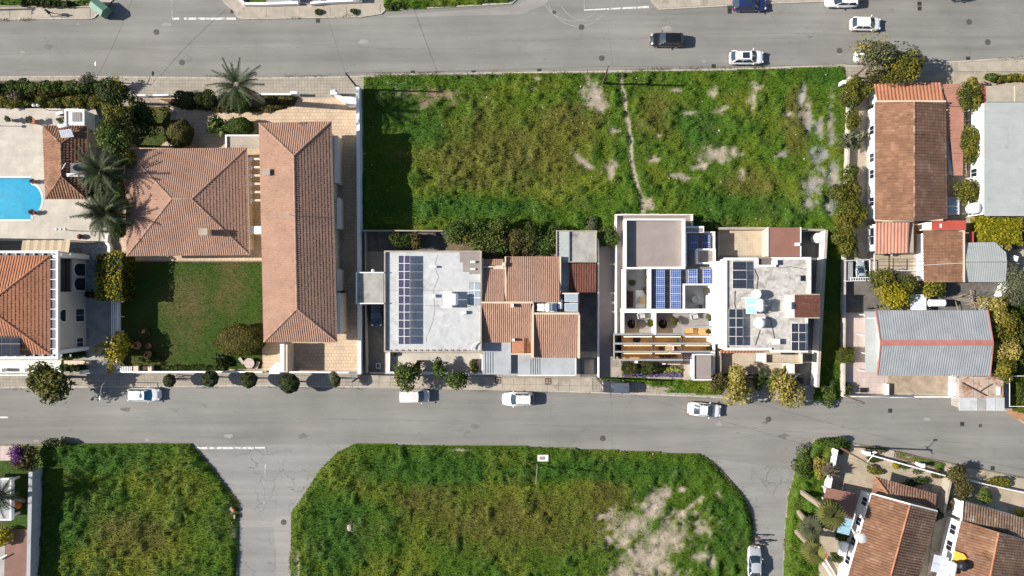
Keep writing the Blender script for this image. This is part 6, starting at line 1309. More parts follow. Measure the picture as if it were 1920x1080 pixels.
plate('pink_patio', [(1578,587),(1645,587),(1645,704),(1664,704),(1664,740),(1577,740)], .15, M['pink']); plate('front_yard', R(1666,704,1786,736), .15, M['soil'])
t = wallthing('white street wall in front of the dusty yard of the grey house', [(1579,741),(1664,741),(1664,742),(1787,742)], 1.0, .22, M['whiteold'])
pb('pier', M['white'], t, (1663,720,1667,742,.1,.9),(1786,718,1796,743,.1,1.0))
for k in range(7): pb('baluster', M['metalw'], t, (1786,705+2*k,1795,706+2*k,.1,1.0))
t = thing('doormat_box', 'small black box on the pink patio by the street wall', 'box', W(1618,731,.15)); MB().box(-.4,-.3,0,.4,.3,.3).out('body', M['black'], t, local=True)
t = house('rusty_shed', 'sagging shed of rusty and pale sheets at the end of the road', 1840, 738, 'shed'); pb('wall', M['concrete'], t, (1802,710,1880,765,.1,2.2))
for k in range(6): pb('roof_sheet', M['rust'], t, (1798+14*k,706,1811.5+14*k,745,2.25+.03*(k%2),2.32+.03*(k%2)))
for k in range(5): pb('roof_sheet', M['palecon' if k != 2 else 'sheet_pale'] if k != 2 else M['concrete'], t, (1799+17*k,745.5,1815.5+17*k,770,2.2+.02*(k%2),2.26+.02*(k%2)))
t = thing('timber_on_roof', 'dark timbers lying crossed on the rusty shed roof', 'timber', W(1830,730,2.4)); MB().bar(W(1805,718,2.45), W(1850,742,2.45), .08, n=5).out('beam', M['darkwood'], t); MB().bar(W(1836,735,2.5), W(1860,720,2.5), .06, n=5).out('beam', M['darkwood'], t); MB().box(W(1846,720,0).x,W(1846,735,0).y,2.36,W(1852,720,0).x,W(1852,720,0).y,2.5).out('plank', M['whiteold'], t)
t = water_heater('white collectors with lying white tank behind the grey gabled roof', W(1726,566,.6), -math.pi/2, 1.7, .42, 2, 'panelpale', False, .98, 1.9, tilt=.15)
tt = thing('water_cylinder', 'long lying white tank right of the white collectors', 'water tank', W(1756,568,1.8)); n=MB(); n.bar((-.95,0,0),(.95,0,0),.48,n=18); n.ell((-.95,0,0),(.2,.48,.48),10,8); n.ell((.95,0,0),(.2,.48,.48),10,8); n.out('tank', M['tank'], tt, local=True); mb=MB()
for a in (-.6,.6): mb.bar((a,-.3,-1.7),(a,-.2,-.4),.05,n=5); mb.bar((a,.3,-1.7),(a,.2,-.4),.05,n=5)
mb.out('stand', M['steel'], tt, local=True)
cols_ = ((.75,.75,.78),(.6,.25,.35),(.8,.78,.75),(.35,.35,.45),(.7,.65,.2),(.78,.78,.8),(.55,.2,.25),(.8,.8,.8))
t = thing('laundry_line', 'coloured laundry hanging on lines beside the white yard wall', 'laundry', W(1850,555))
for k in range(8):
    m = plain('cloth_%d' % k, cols_[k], .9); a = W(1822+8*k, 552-3*k+(k%2)*6, 1.6); d = Vector((.45,.25,0)); n_ = Vector((.12,-.35,-.55))
    MB().add([a, a+d, a+d+n_, a+n_, a-Vector((0,0,.015)), a+d-Vector((0,0,.015)), a+d+n_-Vector((0,0,.015)), a+n_-Vector((0,0,.015))], [(0,1,2,3),(7,6,5,4),(0,4,5,1),(2,6,7,3)]).out('cloth', m, t)
mb = MB(); mb.bar(W(1818,556,1.62), W(1888,528,1.62), .02, n=4); mb.bar(W(1818,562,1.62), W(1888,534,1.62), .02, n=4)
for p in ((1818,559),(1888,531)): mb.bar(W(*p,.1), W(*p,1.65), .05, n=5)
mb.out('line_frame', M['steel'], t)
t = thing('plank_stack', 'pale boards and frames heaped in the yard behind the grey roof', 'timber stack', W(1800,560)); random.seed(9)
for k in range(16):
    c = W(1785+random.uniform(0,48), 552+random.uniform(0,24), 0); a = random.choice([0,1.57])+random.uniform(-.3,.3); MB().obox(c, (math.cos(a),math.sin(a)), random.uniform(.5,1.2), .05, .2+.04*k, .235+.04*k).out('board', M['soil'], t)
t = thing('old_mattress', 'white and blue board leaning by the yard wall near the laundry', 'board', W(1845,572,.5)); t.rotation_euler = (.15,0,.9); MB().box(-.9,-.35,0,.9,.35,.1).out('board', M['panelpale'], t, local=True)
wallthing('white yard wall running beside the laundry and vine trees', [(1874,532),(1862,566)], 1.5, .45, M['white']); wallthing('cream post wall right of the laundry', [(1880,530),(1880,570)], 1.6, .2, M['cream'])
t = house('plank_ramp', 'ramp of brown weathered planks under the grey olive tree', 1897, 550, 'ramp'); 
for k in range(9): pb('plank', M['rust'] if k%2 else M['soil'], t, (1885,530+4.4*k,1908,534+4.4*k,.12,.3+.02*(k%2)))
t = thing('sports_goal', 'thin white goal frame in the dark garden at the right edge', 'goal frame', W(1895,735)); mb = MB()
for a, b in (((1893,705),(1893,762)),((1893,762),(1935,762)),((1893,705),(1935,705))): mb.bar(W(*a,2.0), W(*b,2.0), .05, n=5)
for a in ((1893,705),(1893,762)): mb.bar(W(*a,.1), W(*a,2.0), .05, n=5)
mb.out('frame', M['metalw'], t)
plate('orange_earth', [(1884,771),(1905,764),(1960,770),(1960,800),(1925,799)], .14, noisy('orange_earth', (.36,.19,.1), .2, .8, 8, .95))
# ================================================================ bottom right plots
plate('front_plot', [(1563,836),(1622,848),(1772,893),(1752,960),(1715,1180),(1500,1180),(1528,1040),(1541,945)], .135, M['yard']); plate('front_plot', [(1774,894),(1800,902),(1960,935),(2100,960),(2100,1300),(1700,1300),(1725,1160),(1754,960)], .137, M['yard'])
t = wallthing('white plastered wall on the west side of the dusty front garden', [(1559,838),(1540,934)], 1.7, .3, M['white']); wallthing('white street wall with pillar in front of the dusty garden', [(1617,848),(1765,889)], .9, .16, M['white'])
wallthing('white railing wall in front of the right dusty yard', [(1800,896),(1935,925)], 1.0, .14, M['white']); wallthing('pale wall between the two bottom right plots', [(1770,893),(1757,955)], 1.6, .28, M['slab'])
for l, p in (('white square pillar in the middle of the dusty garden street wall',(1718,868)),('white gate pillar at the left end of the garden street wall',(1618,846))): t = thing('gate_pier', l, 'gate pier', W(*p)); MB().box(-.2,-.22,0,.2,.22,1.5).out('pier', M['white'], t, local=True); MB().box(-.26,-.28,1.5,.26,.28,1.6).out('cap', M['white'], t, local=True)
plate('grass_verge', [(1680,845),(1770,868),(1768,882),(1678,858)], .145, M['soildark']); plate('step_slab', [(1662,842),(1676,845),(1674,858),(1659,855)], .2, M['slab'])
t = house('left_tilted_house', 'tilted house with weathered ochre tile roof beside the fan palms', 1660, 1030)
fp = tiled_roof(t, [(1634,926,3.4),(1558,1190,3.4),(1690,1191,3.4),(1757,959,3.4)], [(1706,946,4.8),(1640,1190,4.8)], [M['tile_ochre'], M['tile_dark']], M['white'], style=('gable','gable'), oh=.35, tw=.36, tl=.46, capmat=M['tile_orange'], amp=.09, lap=.055)  # darker east tiles carry the shade of that slope in their colour
MB().bar(W(1634,925,3.5), W(1706,945,4.9), .12, n=4).out('gable_coping', M['white'], t); MB().bar(W(1706,945,4.9), W(1757,958,3.5), .12, n=4).out('gable_coping', M['white'], t)
tile_plane(t, [W(1640,893,2.4),W(1757,927,2.4),W(1753,954,3.0),W(1664,925,3.0)], M['tile_brown'], .36, .46, amp=.07); tile_plane(t, [W(1633,926,2.4),W(1640,893,2.4),W(1664,925,3.0)], M['tile_ochre'], .36, .46, amp=.07); ridge(t, [(W(1640,893,2.45),W(1664,925,3.05))], M['tile_orange'])
for f in (.06,.21,.36,.50): window(t, fp[0], fp[1], f, 1.0, 1.2, 2.4)
t = house('brown_flat_shed', 'flat red brown roofed shed between the fan palms and the tilted house', 1575, 950, 'shed'); MB().prism(wpoly([(1550,914),(1606,926),(1597,980),(1571,971),(1566,996),(1531,987)],2.5), 2.4, 2.5).out('roof', M['brownmetal'], t)
for p in ((1553,918),(1602,929),(1566,990),(1536,984)): pb('post', M['whiteold'], t, (p[0],p[1],p[0]+2,p[1]+2,.1,2.4))
t = thing('solar_collector', 'pale blue double solar collector tilted beside the brown shed roof', 'solar collector', W(1584,986,2.5), None, -.25)
for k in range(2): MB().box(-.8,-1.05+1.08*k,0,.8,-.02+1.08*k,.08).out('collector_panel', M['panelblue'], t, local=True)
mb=MB(); 
for a in (-.7,.7):
    for b in (-.9,.9): mb.bar((a,b,-2.4),(a,b,0),.03,n=5)
mb.out('stand', M['steel'], t, local=True)
barrel_tank('round grey water tank beside the tilted ochre roof', W(1611,1005,2.6), .72, 1.2, 'fabric')
t = thing('water_cylinder', 'white oblong tank between the shrubs beside the tilted house', 'water tank', W(1579,1027,1.0), None, -.25); MB().box(-.5,-.95,0,.5,.95,.7).out('tank', M['tank'], t, local=True, bevel=.22); MB().box(-.3,-.6,-.8,.3,.6,0).out('stand', M['steel'], t, local=True)
t = house('right_tilted_house', 'tilted house with orange and mossy dark tile roof in the bottom right corner', 1860, 1040)
fp = tiled_roof(t, [(1802,976,3.4),(1754,1190,3.4),(1908,1200,3.4),(1942,1018,3.4)], [(1872,998,4.9),(1835,1190,4.9)], [M['tile_ochre'], M['tile_dark']], M['white'], style=('gable','gable'), oh=.35, tw=.36, tl=.46, capmat=M['tile_orange'], amp=.09, lap=.055)  # shade of the east slope is coloured into its darker tiles
tile_plane(t, [W(1806,940,2.9),W(1950,981,2.9),W(1948,1016,3.6),W(1803,974,3.6)], M['tile_dark'], .36, .46, amp=.07); MB().prism(wpoly([(1806,942),(1948,983),(1945,1012),(1803,973)],2.9), .1, 2.75).out('porch_wall', M['white'], t)
MB().bar(W(1805,939,3.1), W(1802,976,3.6), .13, n=4).out('gable_coping', M['white'], t); 
for f in (.09,.24,.40): window(t, fp[0], fp[1], f, 1.2, 1.2, 2.4)
t = thing('solar_collector', 'white double solar collector in the gap between the tilted houses', 'solar collector', W(1762,1058,3.6), None, -.22)
for k in range(2): o = MB().box(-.95,-1.1+1.13*k,0,.95,-.02+1.13*k,.08).out('collector_panel', M['panelpale'], t, local=True)
mb=MB()
for aa in (-.8,.8):
    for bb in (-.9,.9): mb.bar((aa,bb,-3.5),(aa,bb,0),.03,n=5)
mb.out('stand', M['steel'], t, local=True)
t = thing('water_cylinder', 'white tank with rounded top left of the black roof tank', 'water tank', W(1785,1066,4.3), None, -.2); MB().box(-.45,-.9,-.5,.45,.9,.45).out('tank', M['tank'], t, local=True, bevel=.3); MB().box(-.3,-.6,-1.0,.3,.6,-.5).out('stand', M['steel'], t, local=True)
barrel_tank('black round tank on the orange slope of the corner house', W(1800,1058,4.1), .62, 1.1, 'black')
t = thing('television_antenna', 'thin antenna with shadow on the corner house roof', 'antenna', W(1815,1040,4.2)); mb=MB(); mb.bar((0,0,0),(0,0,1.8),.025,n=5); mb.bar((-.6,.5,1.8),(.6,-.5,1.8),.02,n=4)
for k in range(5): mb.bar((-.5+.22*k-.25,.4-.2*k-.3,1.8),(-.5+.22*k+.25,.4-.2*k+.3,1.8),.014,n=4)
mb.out('mast', M['steel'], t, local=True)
M['ochrecloth'] = plain('yellow_tarp', (.62,.33,.035), .8)
t = thing('yellow_tarp', 'yellow ochre tarp patch on the orange tile slope of the corner house', 'tarp', W(1797,1042,3.9)); P = [W(1789,1032,3.65),W(1806,1038,4.05),W(1812,1046,4.2),W(1800,1053,4.0),W(1785,1052,3.6)]; MB().add([p+Vector((0,0,.13)) for p in P]+[p+Vector((0,0,.05)) for p in P], [(4,3,2,1,0)]+[(i,(i+1)%5,(i+1)%5+5,i+5) for i in range(5)]).out('cloth', M['ochrecloth'], t)
t = thing('red_plank_gate', 'leaning white boards with a pink scrap at the foot of the fan palms', 'boards', W(1545,1050)); MB().bar(W(1538,1048,.9), W(1562,1085,.9), .14, n=4).out('board', M['white'], t); MB().bar(W(1546,1045,.6), W(1566,1080,.6), .10, n=4).out('board', M['white'], t); MB().box(W(1540,1036,0).x,W(1540,1040,0).y,.9,W(1545,1036,0).x,W(1545,1034,0).y,1.2).out('cloth', plain('pink_cloth', (.6,.12,.15)), t)
# ================================================================ bottom left house plot
plate('pavement_left', R(-300,836,40,863), .13, M['pink']); 
t = wallthing('thick white double wall between the left garden and the meadow', [(80,876),(73,1200)], 2.4, .5, M['bluegrey'], cap=None); strip([W(74,880),W(66,1200)], .35, .1, 1.6).out('lower_wall', M['bluegrey'], t)  # white wall; shade of trees out of view is put into its grey colour
meadow([(-60,864),(72,864),(68,1000),(-60,1000)], [], 61, blades=160, ground=.13, lawn=True, name='lawn', tone=1.1)
plate('red_tile_yard', [(14,990),(60,992),(55,1200),(8,1200)], .30, M['terracotta'] if False else noisy('reddish_yard_tile', (.2,.11,.085), .15, .8, 7)); plate('grey_path', [(-80,985),(13.5,988),(8,1200),(-80,1200)], .31, M['concrete'])
t = house('garden_pavilion', 'white flat roofed pavilion at the left edge below the palm', -10, 930, 'pavilion'); pb('roof', M['bluegrey'], t, (-60,898,20,975,2.3,2.45)); ring('parapet', M['white'], t, -61,897,21,976,2.2,2.8,.2); pb('post', M['white'], t, (14,968,18,972,.1,2.2),(14,900,18,904,.1,2.2))
for i,(l,x,y,r) in enumerate((('orange children play dome in the shaded left garden',37,945,.45),('orange round toy beside the white wall top',62,888,.35))):
    t = thing('garden_toy', l, 'toy', W(x,y,.15)); MB().ell((0,0,r*.6),(r,r*1.3,r*.8),12,8).out('shell', M['orange'], t, local=True, smooth=True); MB().lathe((0,0,0),[(r*.8,0),(r*.8,.1),(.001,.12)],14).out('base', M['orange'], t, local=True)
tt = thing('garden_bar', 'white slanting bar on the grey path in the bottom left corner', 'bar', W(5,1045,.4)); MB().bar((-.6,-.3,.3),(.8,.45,.3),.09,n=5).out('bar', M['white'], tt, local=True)
# ================================================================ top strip
for l, pts in (('white low wall with lawn behind at the top middle pavement, left part',[(446,-6),(462,11),(500,11),(562,9)]),('white low wall at the top middle pavement, right of the gate gap',[(585,10),(612,7),(680,4)])):
    wallthing(l, pts, .8, .3, M['white'])
for l, x in (('white square pier at the right end of the top middle wall',671),('white square pier right of the gate gap at the top edge',598),('white square pier left of the gate gap at the top edge',557)):
    t = thing('gate_pier', l, 'gate pier', W(x, 1)); MB().box(-.5,-.35,0,.5,.35,1.3).out('pier', M['white'], t, local=True)
plate('grey_ramp', R(505,-10,560,8), .2, M['beam']); plate('dark_entry', R(563,-20,590,9), .2, M['deck'])
meadow([(455,-30),(500,-30),(500,8),(464,8)], [], 62, blades=150, ground=.14, lawn=True, name='lawn', tone=1.3); meadow([(603,-30),(655,-30),(655,4),(603,6)], [], 63, blades=150, ground=.14, lawn=True, name='lawn', tone=1.3)
meadow([(716,-60),(985,-60),(960,4),(880,10),(780,17),(722,21)], [], 64, blades=120, ground=.13)
wallthing('thin low fence wall behind the top left pavement', [(-200,13),(0,13),(172,15)], .35, .1, M['slab']); plate('garden_soil', R(-200,-80,172,12), .135, M['soildark'])
plate('gravel_corner', [(115,-80),(180,-80),(165,8),(120,5)], .15, M['slab'])
# ================================================================ meadows
path = [(1163,132),(1165,160),(1172,200),(1180,250),(1183,300),(1193,345),(1205,378),(1204,403)]
P1 = [(825,178,62,15,4),(795,195,16,14,0),(1112,175,20,24,-20),(1128,198,14,9,30),(1002,168,14,7,0),(800,190,22,10,0),(1095,305,28,7,35),(1145,318,10,16,0),(1335,290,42,16,-6),(1312,312,18,8,-20),(1290,335,12,6,0),(1335,175,16,10,-10),(1355,205,22,8,-25),(1295,212,14,6,-10),(1410,185,12,22,10),(1415,165,14,8,0),(1462,290,14,9,0),(1500,190,6,34,8),(1512,225,12,34,-8),(1535,240,10,26,0),(1555,235,10,40,0),(1540,290,22,22,0),(1560,330,16,40,0),(1520,345,26,20,-30),(1512,380,14,22,0),(1552,390,12,24,0),(1538,320,14,14,0),(1225,300,14,6,0),(1150,245,10,5,0),(1010,150,10,5,0),(1235,255,10,4,0),(1270,330,14,5,0),(1480,215,10,6,0),(1390,330,8,12,0),(1212,385,14,12,0),(1265,170,16,5,0)]
M1 = [(683,146),(720,143),(1130,137),(1400,132),(1582,125),(1586,150),(1581,300),(1575,480),(1543,480),(1543,428),(1342,427),(1342,440),(1299,424),(1299,402),(1155,401),(1155,462),(1121,464),(1120,432),(1044,431),(1044,440),(842,440),(842,433),(682,432)]
meadow(M1, P1, 11, path=path, olive=((940,290,170,75,0),(1060,235,60,40,0),(1240,225,60,40,0),(1400,350,60,30,0),(1490,230,24,80,0)), rich=((740,200,60,50,0),(860,390,180,24,0),(1300,240,60,40,30),(1400,390,110,30,0),(1540,140,40,20,0),(800,250,70,30,0)), brownsoil=((850,178,110,34,0),), dryp=((930,300,150,90,0),(1100,340,60,30,0),(1240,200,60,30,0)))
meadow([(1543,480),(1575,480),(1573,748),(1524,752),(1531,690)], [], 12, tone=.9)
M3 = [(665,835),(1000,840),(1310,854),(1328,864),(1356,892),(1392,932),(1407,972),(1408,1160),(549,1160),(550,960),(568,936),(603,881),(634,850)]
P3 = [(1185,985,58,38,-20),(1225,945,24,46,30),(1240,1010,80,50,-25),(1215,1050,60,44,0),(1250,925,10,12,0),(1295,945,44,7,-38),(1310,990,26,20,20),(1265,1005,40,12,-20),(1200,1045,34,30,0),(1165,1075,30,30,0),(1240,1060,26,20,0),(1305,1042,26,14,-20),(1332,1052,12,10,0),(1128,964,14,6,0),(1275,915,12,8,0),(657,988,8,10,-20),(1345,925,14,6,40),(1140,1010,12,14,0),(1090,840,60,2,1),(860,842,24,2,2),(770,841,10,2,0),(560,1050,3,30,0)]
meadow(M3, P3, 13, olive=((960,980,190,60,0),(1130,930,60,40,0),(800,940,70,40,0)), rich=((800,880,150,30,0),(1100,880,200,22,0),(1370,980,40,90,0),(640,1000,60,80,0)), ground=.34, edge=.7, grow=.2, tone=.92, dryp=((960,960,160,60,0),(1100,900,80,30,0)))
M2 = [(84,834),(358,834),(398,881),(442,941),(444,961),(440,1160),(70,1160),(84,875)]
meadow(M2, rich=((180,860,120,30,0),(120,980,60,90,0)), olive=((250,1000,80,40,0),), patches=[(436,955,6,9,0),(440,1000,3,16,0)], seed=14, ground=.28, edge=.6, grow=.16, tone=.95, dryp=((260,1020,120,70,0),(330,900,80,40,20)), hmul=1.1)
M4 = [(1471,1160),(1472,1080),(1474,1000),(1480,930),(1492,885),(1510,852),(1530,826),(1560,823),(1590,831),(1590,842),(1558,840),(1538,935),(1530,1000),(1530,1160)]
meadow(M4, [], 15, tone=1.0, hmul=1.3, ground=.3, edge=.6, grow=.2)
meadow([(1126,709),(1166,707),(1335,715),(1365,720),(1350,740),(1300,738),(1240,734),(1200,716),(1126,713)], [(1240,728,30,5,5)], 16, tone=1.0, hmul=.8)
meadow([(1860,560),(1990,560),(1990,800),(1895,768),(1886,706),(1866,700)], [], 17, tone=.7, hmul=.6)
meadow([(1682,846),(1768,869),(1766,879),(1682,856)], [(1700,856,12,4,0)], 18, tone=1.2, hmul=.2, step=.2)
meadow([(0,-60),(172,-60),(176,-2),(160,10),(0,11)], [(140,0,24,8,0)], 19, tone=1.0, hmul=.6)
# ground vegetation of the hedge belt
plate('hedge_soil', [(-200,152),(190,152),(215,175),(232,262),(232,440),(207,440),(205,262),(190,205),(-200,203)], .14, M['soildark']); plate('hedge_soil', [(295,186),(560,183),(552,200),(520,208),(440,207),(340,200)], .145, M['soildark'])
# ================================================================ trees, hedges, shrubs
def hedge(name, label, pts, w, h, mat, leaf=.24, dens=.9, seed=1, cat='hedge', lob=None):
    t = thing(name, label, cat, W(pts[0][0], pts[0][1])); VV=[]; FF=[]; AA=[]; b=0; r = random.Random(seed)
    for (x0,y0),(x1,y1) in zip(pts[:-1], pts[1:]):
        L = math.hypot(x1-x0, y1-y0)/S; n = max(1, round(L/(w*.62)))
        for k in range(n):
            f = (k+.5)/n; rr = w/2*r.uniform(.85,1.12); rr *= 1.25; hh = h*r.uniform(.85,1.1); c = W(x0+(x1-x0)*f, y0+(y1-y0)*f, hh*.6); P, Nn, v = crown_arrays((c.x,c.y,hh*.5), (rr,rr,hh*.55), leaf, dens, 6, seed*31+k+int(x0))
            V, F = leaf_cloud(P, Nn, leaf, None, 1.15, .6); VV.append(V); FF.append(F+b); b += len(V); AA.append(np.clip(v+r.uniform(-.15,.15),0,1))
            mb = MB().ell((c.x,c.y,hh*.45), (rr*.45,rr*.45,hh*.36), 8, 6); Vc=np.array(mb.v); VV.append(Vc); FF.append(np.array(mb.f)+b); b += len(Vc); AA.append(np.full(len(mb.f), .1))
    npmesh('foliage', np.concatenate(VV), np.concatenate(FF), M[mat], t, attr=np.concatenate(AA)); return t
hedge('hedge', 'long mixed green hedge along the top pavement at the left edge', [(-150,166),(190,164)], 2.0, 2.4, 'l_green', .22, 1.0, 2); hedge('hedge', 'paler lower hedge in front of the long hedge above the pool patio', [(-150,186),(185,188)], 1.9, 1.8, 'l_citrus', .2, 1.0, 3)
hedge('shrub_row', 'brownish flowering shrubs inside the top left hedge', [(5,180),(120,176)], .8, 2.5, 'l_brown', .18, .6, 4, 'shrubs')
T = tree
T('dead_shrub','pale leafless shrub in the hedge at the left edge','shrub',24,178,12,10,2.9,M['l_twig'],.3,.25,5,spiky=True,core=False)
T('street_tree','grey green tree leaning over the top kerb left','tree',161,148,15,11,4.0,M['l_olive'],.2,.55,7,spiky=True)
T('broad_tree','large dark rounded tree at the top of the tall hedge','tree',212,172,34,27,7.4,M['l_dark'],.26,1.1,9,extra=(M['l_yellow'],.12,.2))
T('tall_shrub','tall dark hedge tree, upper middle one of the belt','tree',213,215,30,30,7.0,M['l_citrus'],.26,1.0,8); T('tall_shrub','tall green hedge tree above the upper date palm','tree',212,258,30,34,7.0,M['l_green'],.26,1.1,9); T('tall_shrub','tall grey green shrub between the upper date palm and the hipped roof','tree',226,292,18,24,6.0,M['l_citrus'],.26,1.0,8)
T('dark_tree','very dark tree in the shade behind the round yellowing bush','tree',262,222,30,34,4.5,M['l_dark'],.28,1.0,8); 
T('yellow_shrub','yellow flecked bush right of the pool house between palms','shrub',172,356,24,20,3.2,M['l_citrus'],.24,.9,8); T('green_shrub','fresh green bush in the middle of the palm belt','shrub',202,342,16,20,3.8,M['l_green'],.24,1,7); T('green_shrub','green bush against the edge of the pink hipped roof','shrub',222,362,16,26,3.4,M['l_green'],.22,1,7); T('green_shrub','leafy bush under the lower date palm','shrub',200,378,18,18,3.0,M['l_green'],.22,1,7)
T('clipped_bush','round clipped green bush below the lower date palm','shrub',219,428,19,17,2.4,M['l_green'],.16,1.8,1); T('small_shrub','small shrub beside the globe lamp wall','shrub',112,225,7,7,1.6,M['l_olive'],.18,.6,5)
h_ = tree('tall_hedge','tall rectangular yellow flecked hedge between villa paving and lawn','hedge',212,519,23,41,3.6,M['l_dark'],.24,1.1,box=True,trunk=False,extra=(M['l_yellow'],.7,.26))
hedge('low_hedge','row of small dark ball shrubs below the arched windows',[(162,553),(190,554)],.9,.9,'l_dark',.18,1,7)
for l,x,y,rx,ry,h in (('dark clipped shrub left end of the courtyard bed',350,183,20,17,2.2),('dark clipped shrub in the middle of the courtyard bed',388,184,22,18,2.3),('dark clipped shrub below the leaning palm',418,192,14,13,1.9),('dark clipped shrub right of the leaning palm crown',452,187,24,18,2.2)): T('clipped_bush',l,'shrub',x,y,rx,ry,h,M['l_dark'],.18,1.3,4,group='dark clipped shrubs in the courtyard bed',trunk=False)
hedge('low_hedge','low olive hedge curving along the courtyard bed',[(320,190),(340,199),(440,206),(510,203),(548,188)],.8,.7,'l_brown',.16,1.1,8); T('low_shrub','low green shrub at the right end of the courtyard bed','shrub',538,184,14,9,1.1,M['l_brown'],.16,1.2,5,trunk=False); T('low_shrub','low shrub just right of the leaning palm trunk','shrub',505,183,12,8,1.1,M['l_brown'],.16,1.2,5,trunk=False)
T('round_bush','round olive bush at the start of the courtyard','shrub',333,249,26,27,3.6,M['l_brown'],.2,1.7,1); T('round_bush','round glossy green bush beside the white canopy','shrub',448,237,26,18,2.8,M['l_green'],.2,1.6,1)
T('spiky_shrub','spiky agave like shrub left of the round glossy bush','shrub',407,240,22,18,2.2,M['l_green'],.5,.35,6,spiky=True,core=False,elong=2.4,trunk=False)
T('oval_bush','very large clipped oval bush on the sunny lawn','shrub',447,638,46,30,3.2,M['l_brown'],.15,2.2,1,extra=(M['l_citrus'],.35,.15),trunk=False)
T('ball_bush','dull round clipped bush in the shade of the lawn','shrub',268,624,11,11,1.4,M['l_brown'],.15,1.6,1,trunk=False); T('dark_bush','dark tuft at the street edge of the shaded lawn','shrub',285,668,14,9,1.0,M['l_dark'],.2,1,5,trunk=False)
hedge('flower_border','light green border plants along the lawn street wall',[(290,690),(420,689)],.7,.6,'l_green',.16,1,9); T('agave','dark spiky agave at the lower tip of the oval bush','shrub',418,676,12,9,.9,M['l_dark'],.5,.5,4,spiky=True,core=False,elong=2.5,trunk=False)
T('yellow_tree','bright yellow green tree beside the slatted gate','tree',214,654,27,28,4.2,M['l_yellow'],.4,.7,9,extra=(M['l_lemon'],.2,.3)); T('hanging_shrub','yellowish shrub hanging over the pavement by the gate','shrub',206,692,7,10,1.8,M['l_lemon'],.25,.8,4)
T('spiky_tree','big spiky conifer like street tree at the left','tree',92,714,46,31,6.0,M['l_conifer'],.42,1.5,11,spiky=True,elong=1.6); hedge('low_hedge','dark low hedge between the villa corner and the street',[(115,690),(160,690)],.9,1.0,'l_dark',.2,1,10); hedge('low_hedge','dark shrubs below the white villa pilaster',[(116,668),(160,664)],.8,.9,'l_dark',.2,1,11)
BALL = (('ball clipped street tree furthest left, smallest but one',316,714,11.5,12,2.9),('ball clipped street tree second from the left',392,711,15.5,15,3.2),('ball clipped street tree third from the left',465,713,15.5,15,3.3),('largest ball clipped street tree with kerb overhang',541,720,19,18,3.6),('ragged ball clipped street tree furthest right',628,713,12.5,12.5,3.2))
for l,x,y,rx,ry,h in BALL: T('street_tree',l,'tree',x,y,rx*.98,ry*.98,h,M['l_olive'],.16,1.7,1 if 'ragged' not in l else 3,group='ball clipped trees along the lower pavement',extra=(M['l_dark'],.8,.16))
T('street_tree','large leafy street tree above the white van','tree',757,704,25,23,4.0,M['l_green'],.3,1.0,10,extra=(M['l_lemon'],.12,.25)); T('street_tree','leafy street tree right of the white garden lamp','tree',858,710,25,19,3.6,M['l_green'],.26,1.0,8); T('patio_tree','green patio tree between the two big street trees','tree',821,690,14,15,2.8,M['l_green'],.22,1.1,7); T('patio_shrub','small yellowish shrub beside the patio pillar','shrub',783,690,7,10,1.6,M['l_citrus'],.2,1,5); T('patio_shrub','tiny dark shrub in the corner of the cream patio','shrub',737,664,6,4,.9,M['l_dark'],.18,1,4); T('patio_shrub','yellowish shrub by the dark planters','shrub',888,688,8,12,1.3,M['l_citrus'],.2,.9,5)
for l,x,y,rx,ry,h,m in (('big citrus tree left end of the row behind the flat roof',868,438,30,27,3.6,'l_green'),('citrus tree second in the row behind the flat roof',902,452,28,27,3.6,'l_green'),('citrus tree nearest the pink ribbed roof',930,458,22,17,3.4,'l_green'),('citrus tree dark one behind the pink roof',935,425,20,16,3.2,'l_green'),('reddish dark tree in the middle of the row',975,450,21,29,3.4,'l_brown'),('green tree second from the right in the row',1003,444,22,29,3.4,'l_dark'),('green tree at the right end next to the metal roof',1028,454,19,26,3.4,'l_green'),('dark thin tree inside the shaded walled yard',752,452,24,17,3.0,'l_dark'),('brownish conifer shrub inside the shaded walled yard',776,452,11,16,2.8,'l_brown')): T('garden_tree',l,'tree',x,y,rx,ry,h,M[m],.25,1.05,8,group='trees behind the flat roofed and pink roofed houses',extra=(M['l_lemon'],.08,.2) if 'citrus' in l else None)
T('small_tree','small tree between the metal roof and the taupe driveway','tree',1138,440,20,22,3.0,M['l_green'],.26,1,7); T('wild_bush','pale green wild bush behind the metal roof','shrub',1110,418,12,10,1.2,M['l_olive'],.22,1,5,trunk=False); T('wild_bush','wild bush at the wall corner beside the small roof slab','shrub',1325,425,20,12,1.4,M['l_green'],.24,1,6,trunk=False)
for l,x,y,r,h,z in (('round dark olive shrub left in the flower bed',1182,693,13,1.9,.1),('round dark olive shrub right in the flower bed',1219,693,13,1.9,.1)): T('ball_bush',l,'shrub',x,y,r,12,h,M['l_dark'],.14,1.3,5,trunk=False,extra=(M['l_brown'],.5,.14))
hedge('flower_bed_plants','green and cream flowering plants in the flower bed',[(1168,695),(1180,694),(1205,693),(1245,693),(1278,694)],.65,.5,'l_flower',.16,1.2,12,'flowers'); hedge('lavender_row','purple lavender row along the street side of the flower bed',[(1168,703),(1278,703)],.5,.4,'l_lavender',.13,1.3,13,'flowers')
def tub(label, px, py, z, r, mat='l_green', potr=.28): return pot(label, px, py, potr, .4, 'slab', mat, r, z=z, ball=False)
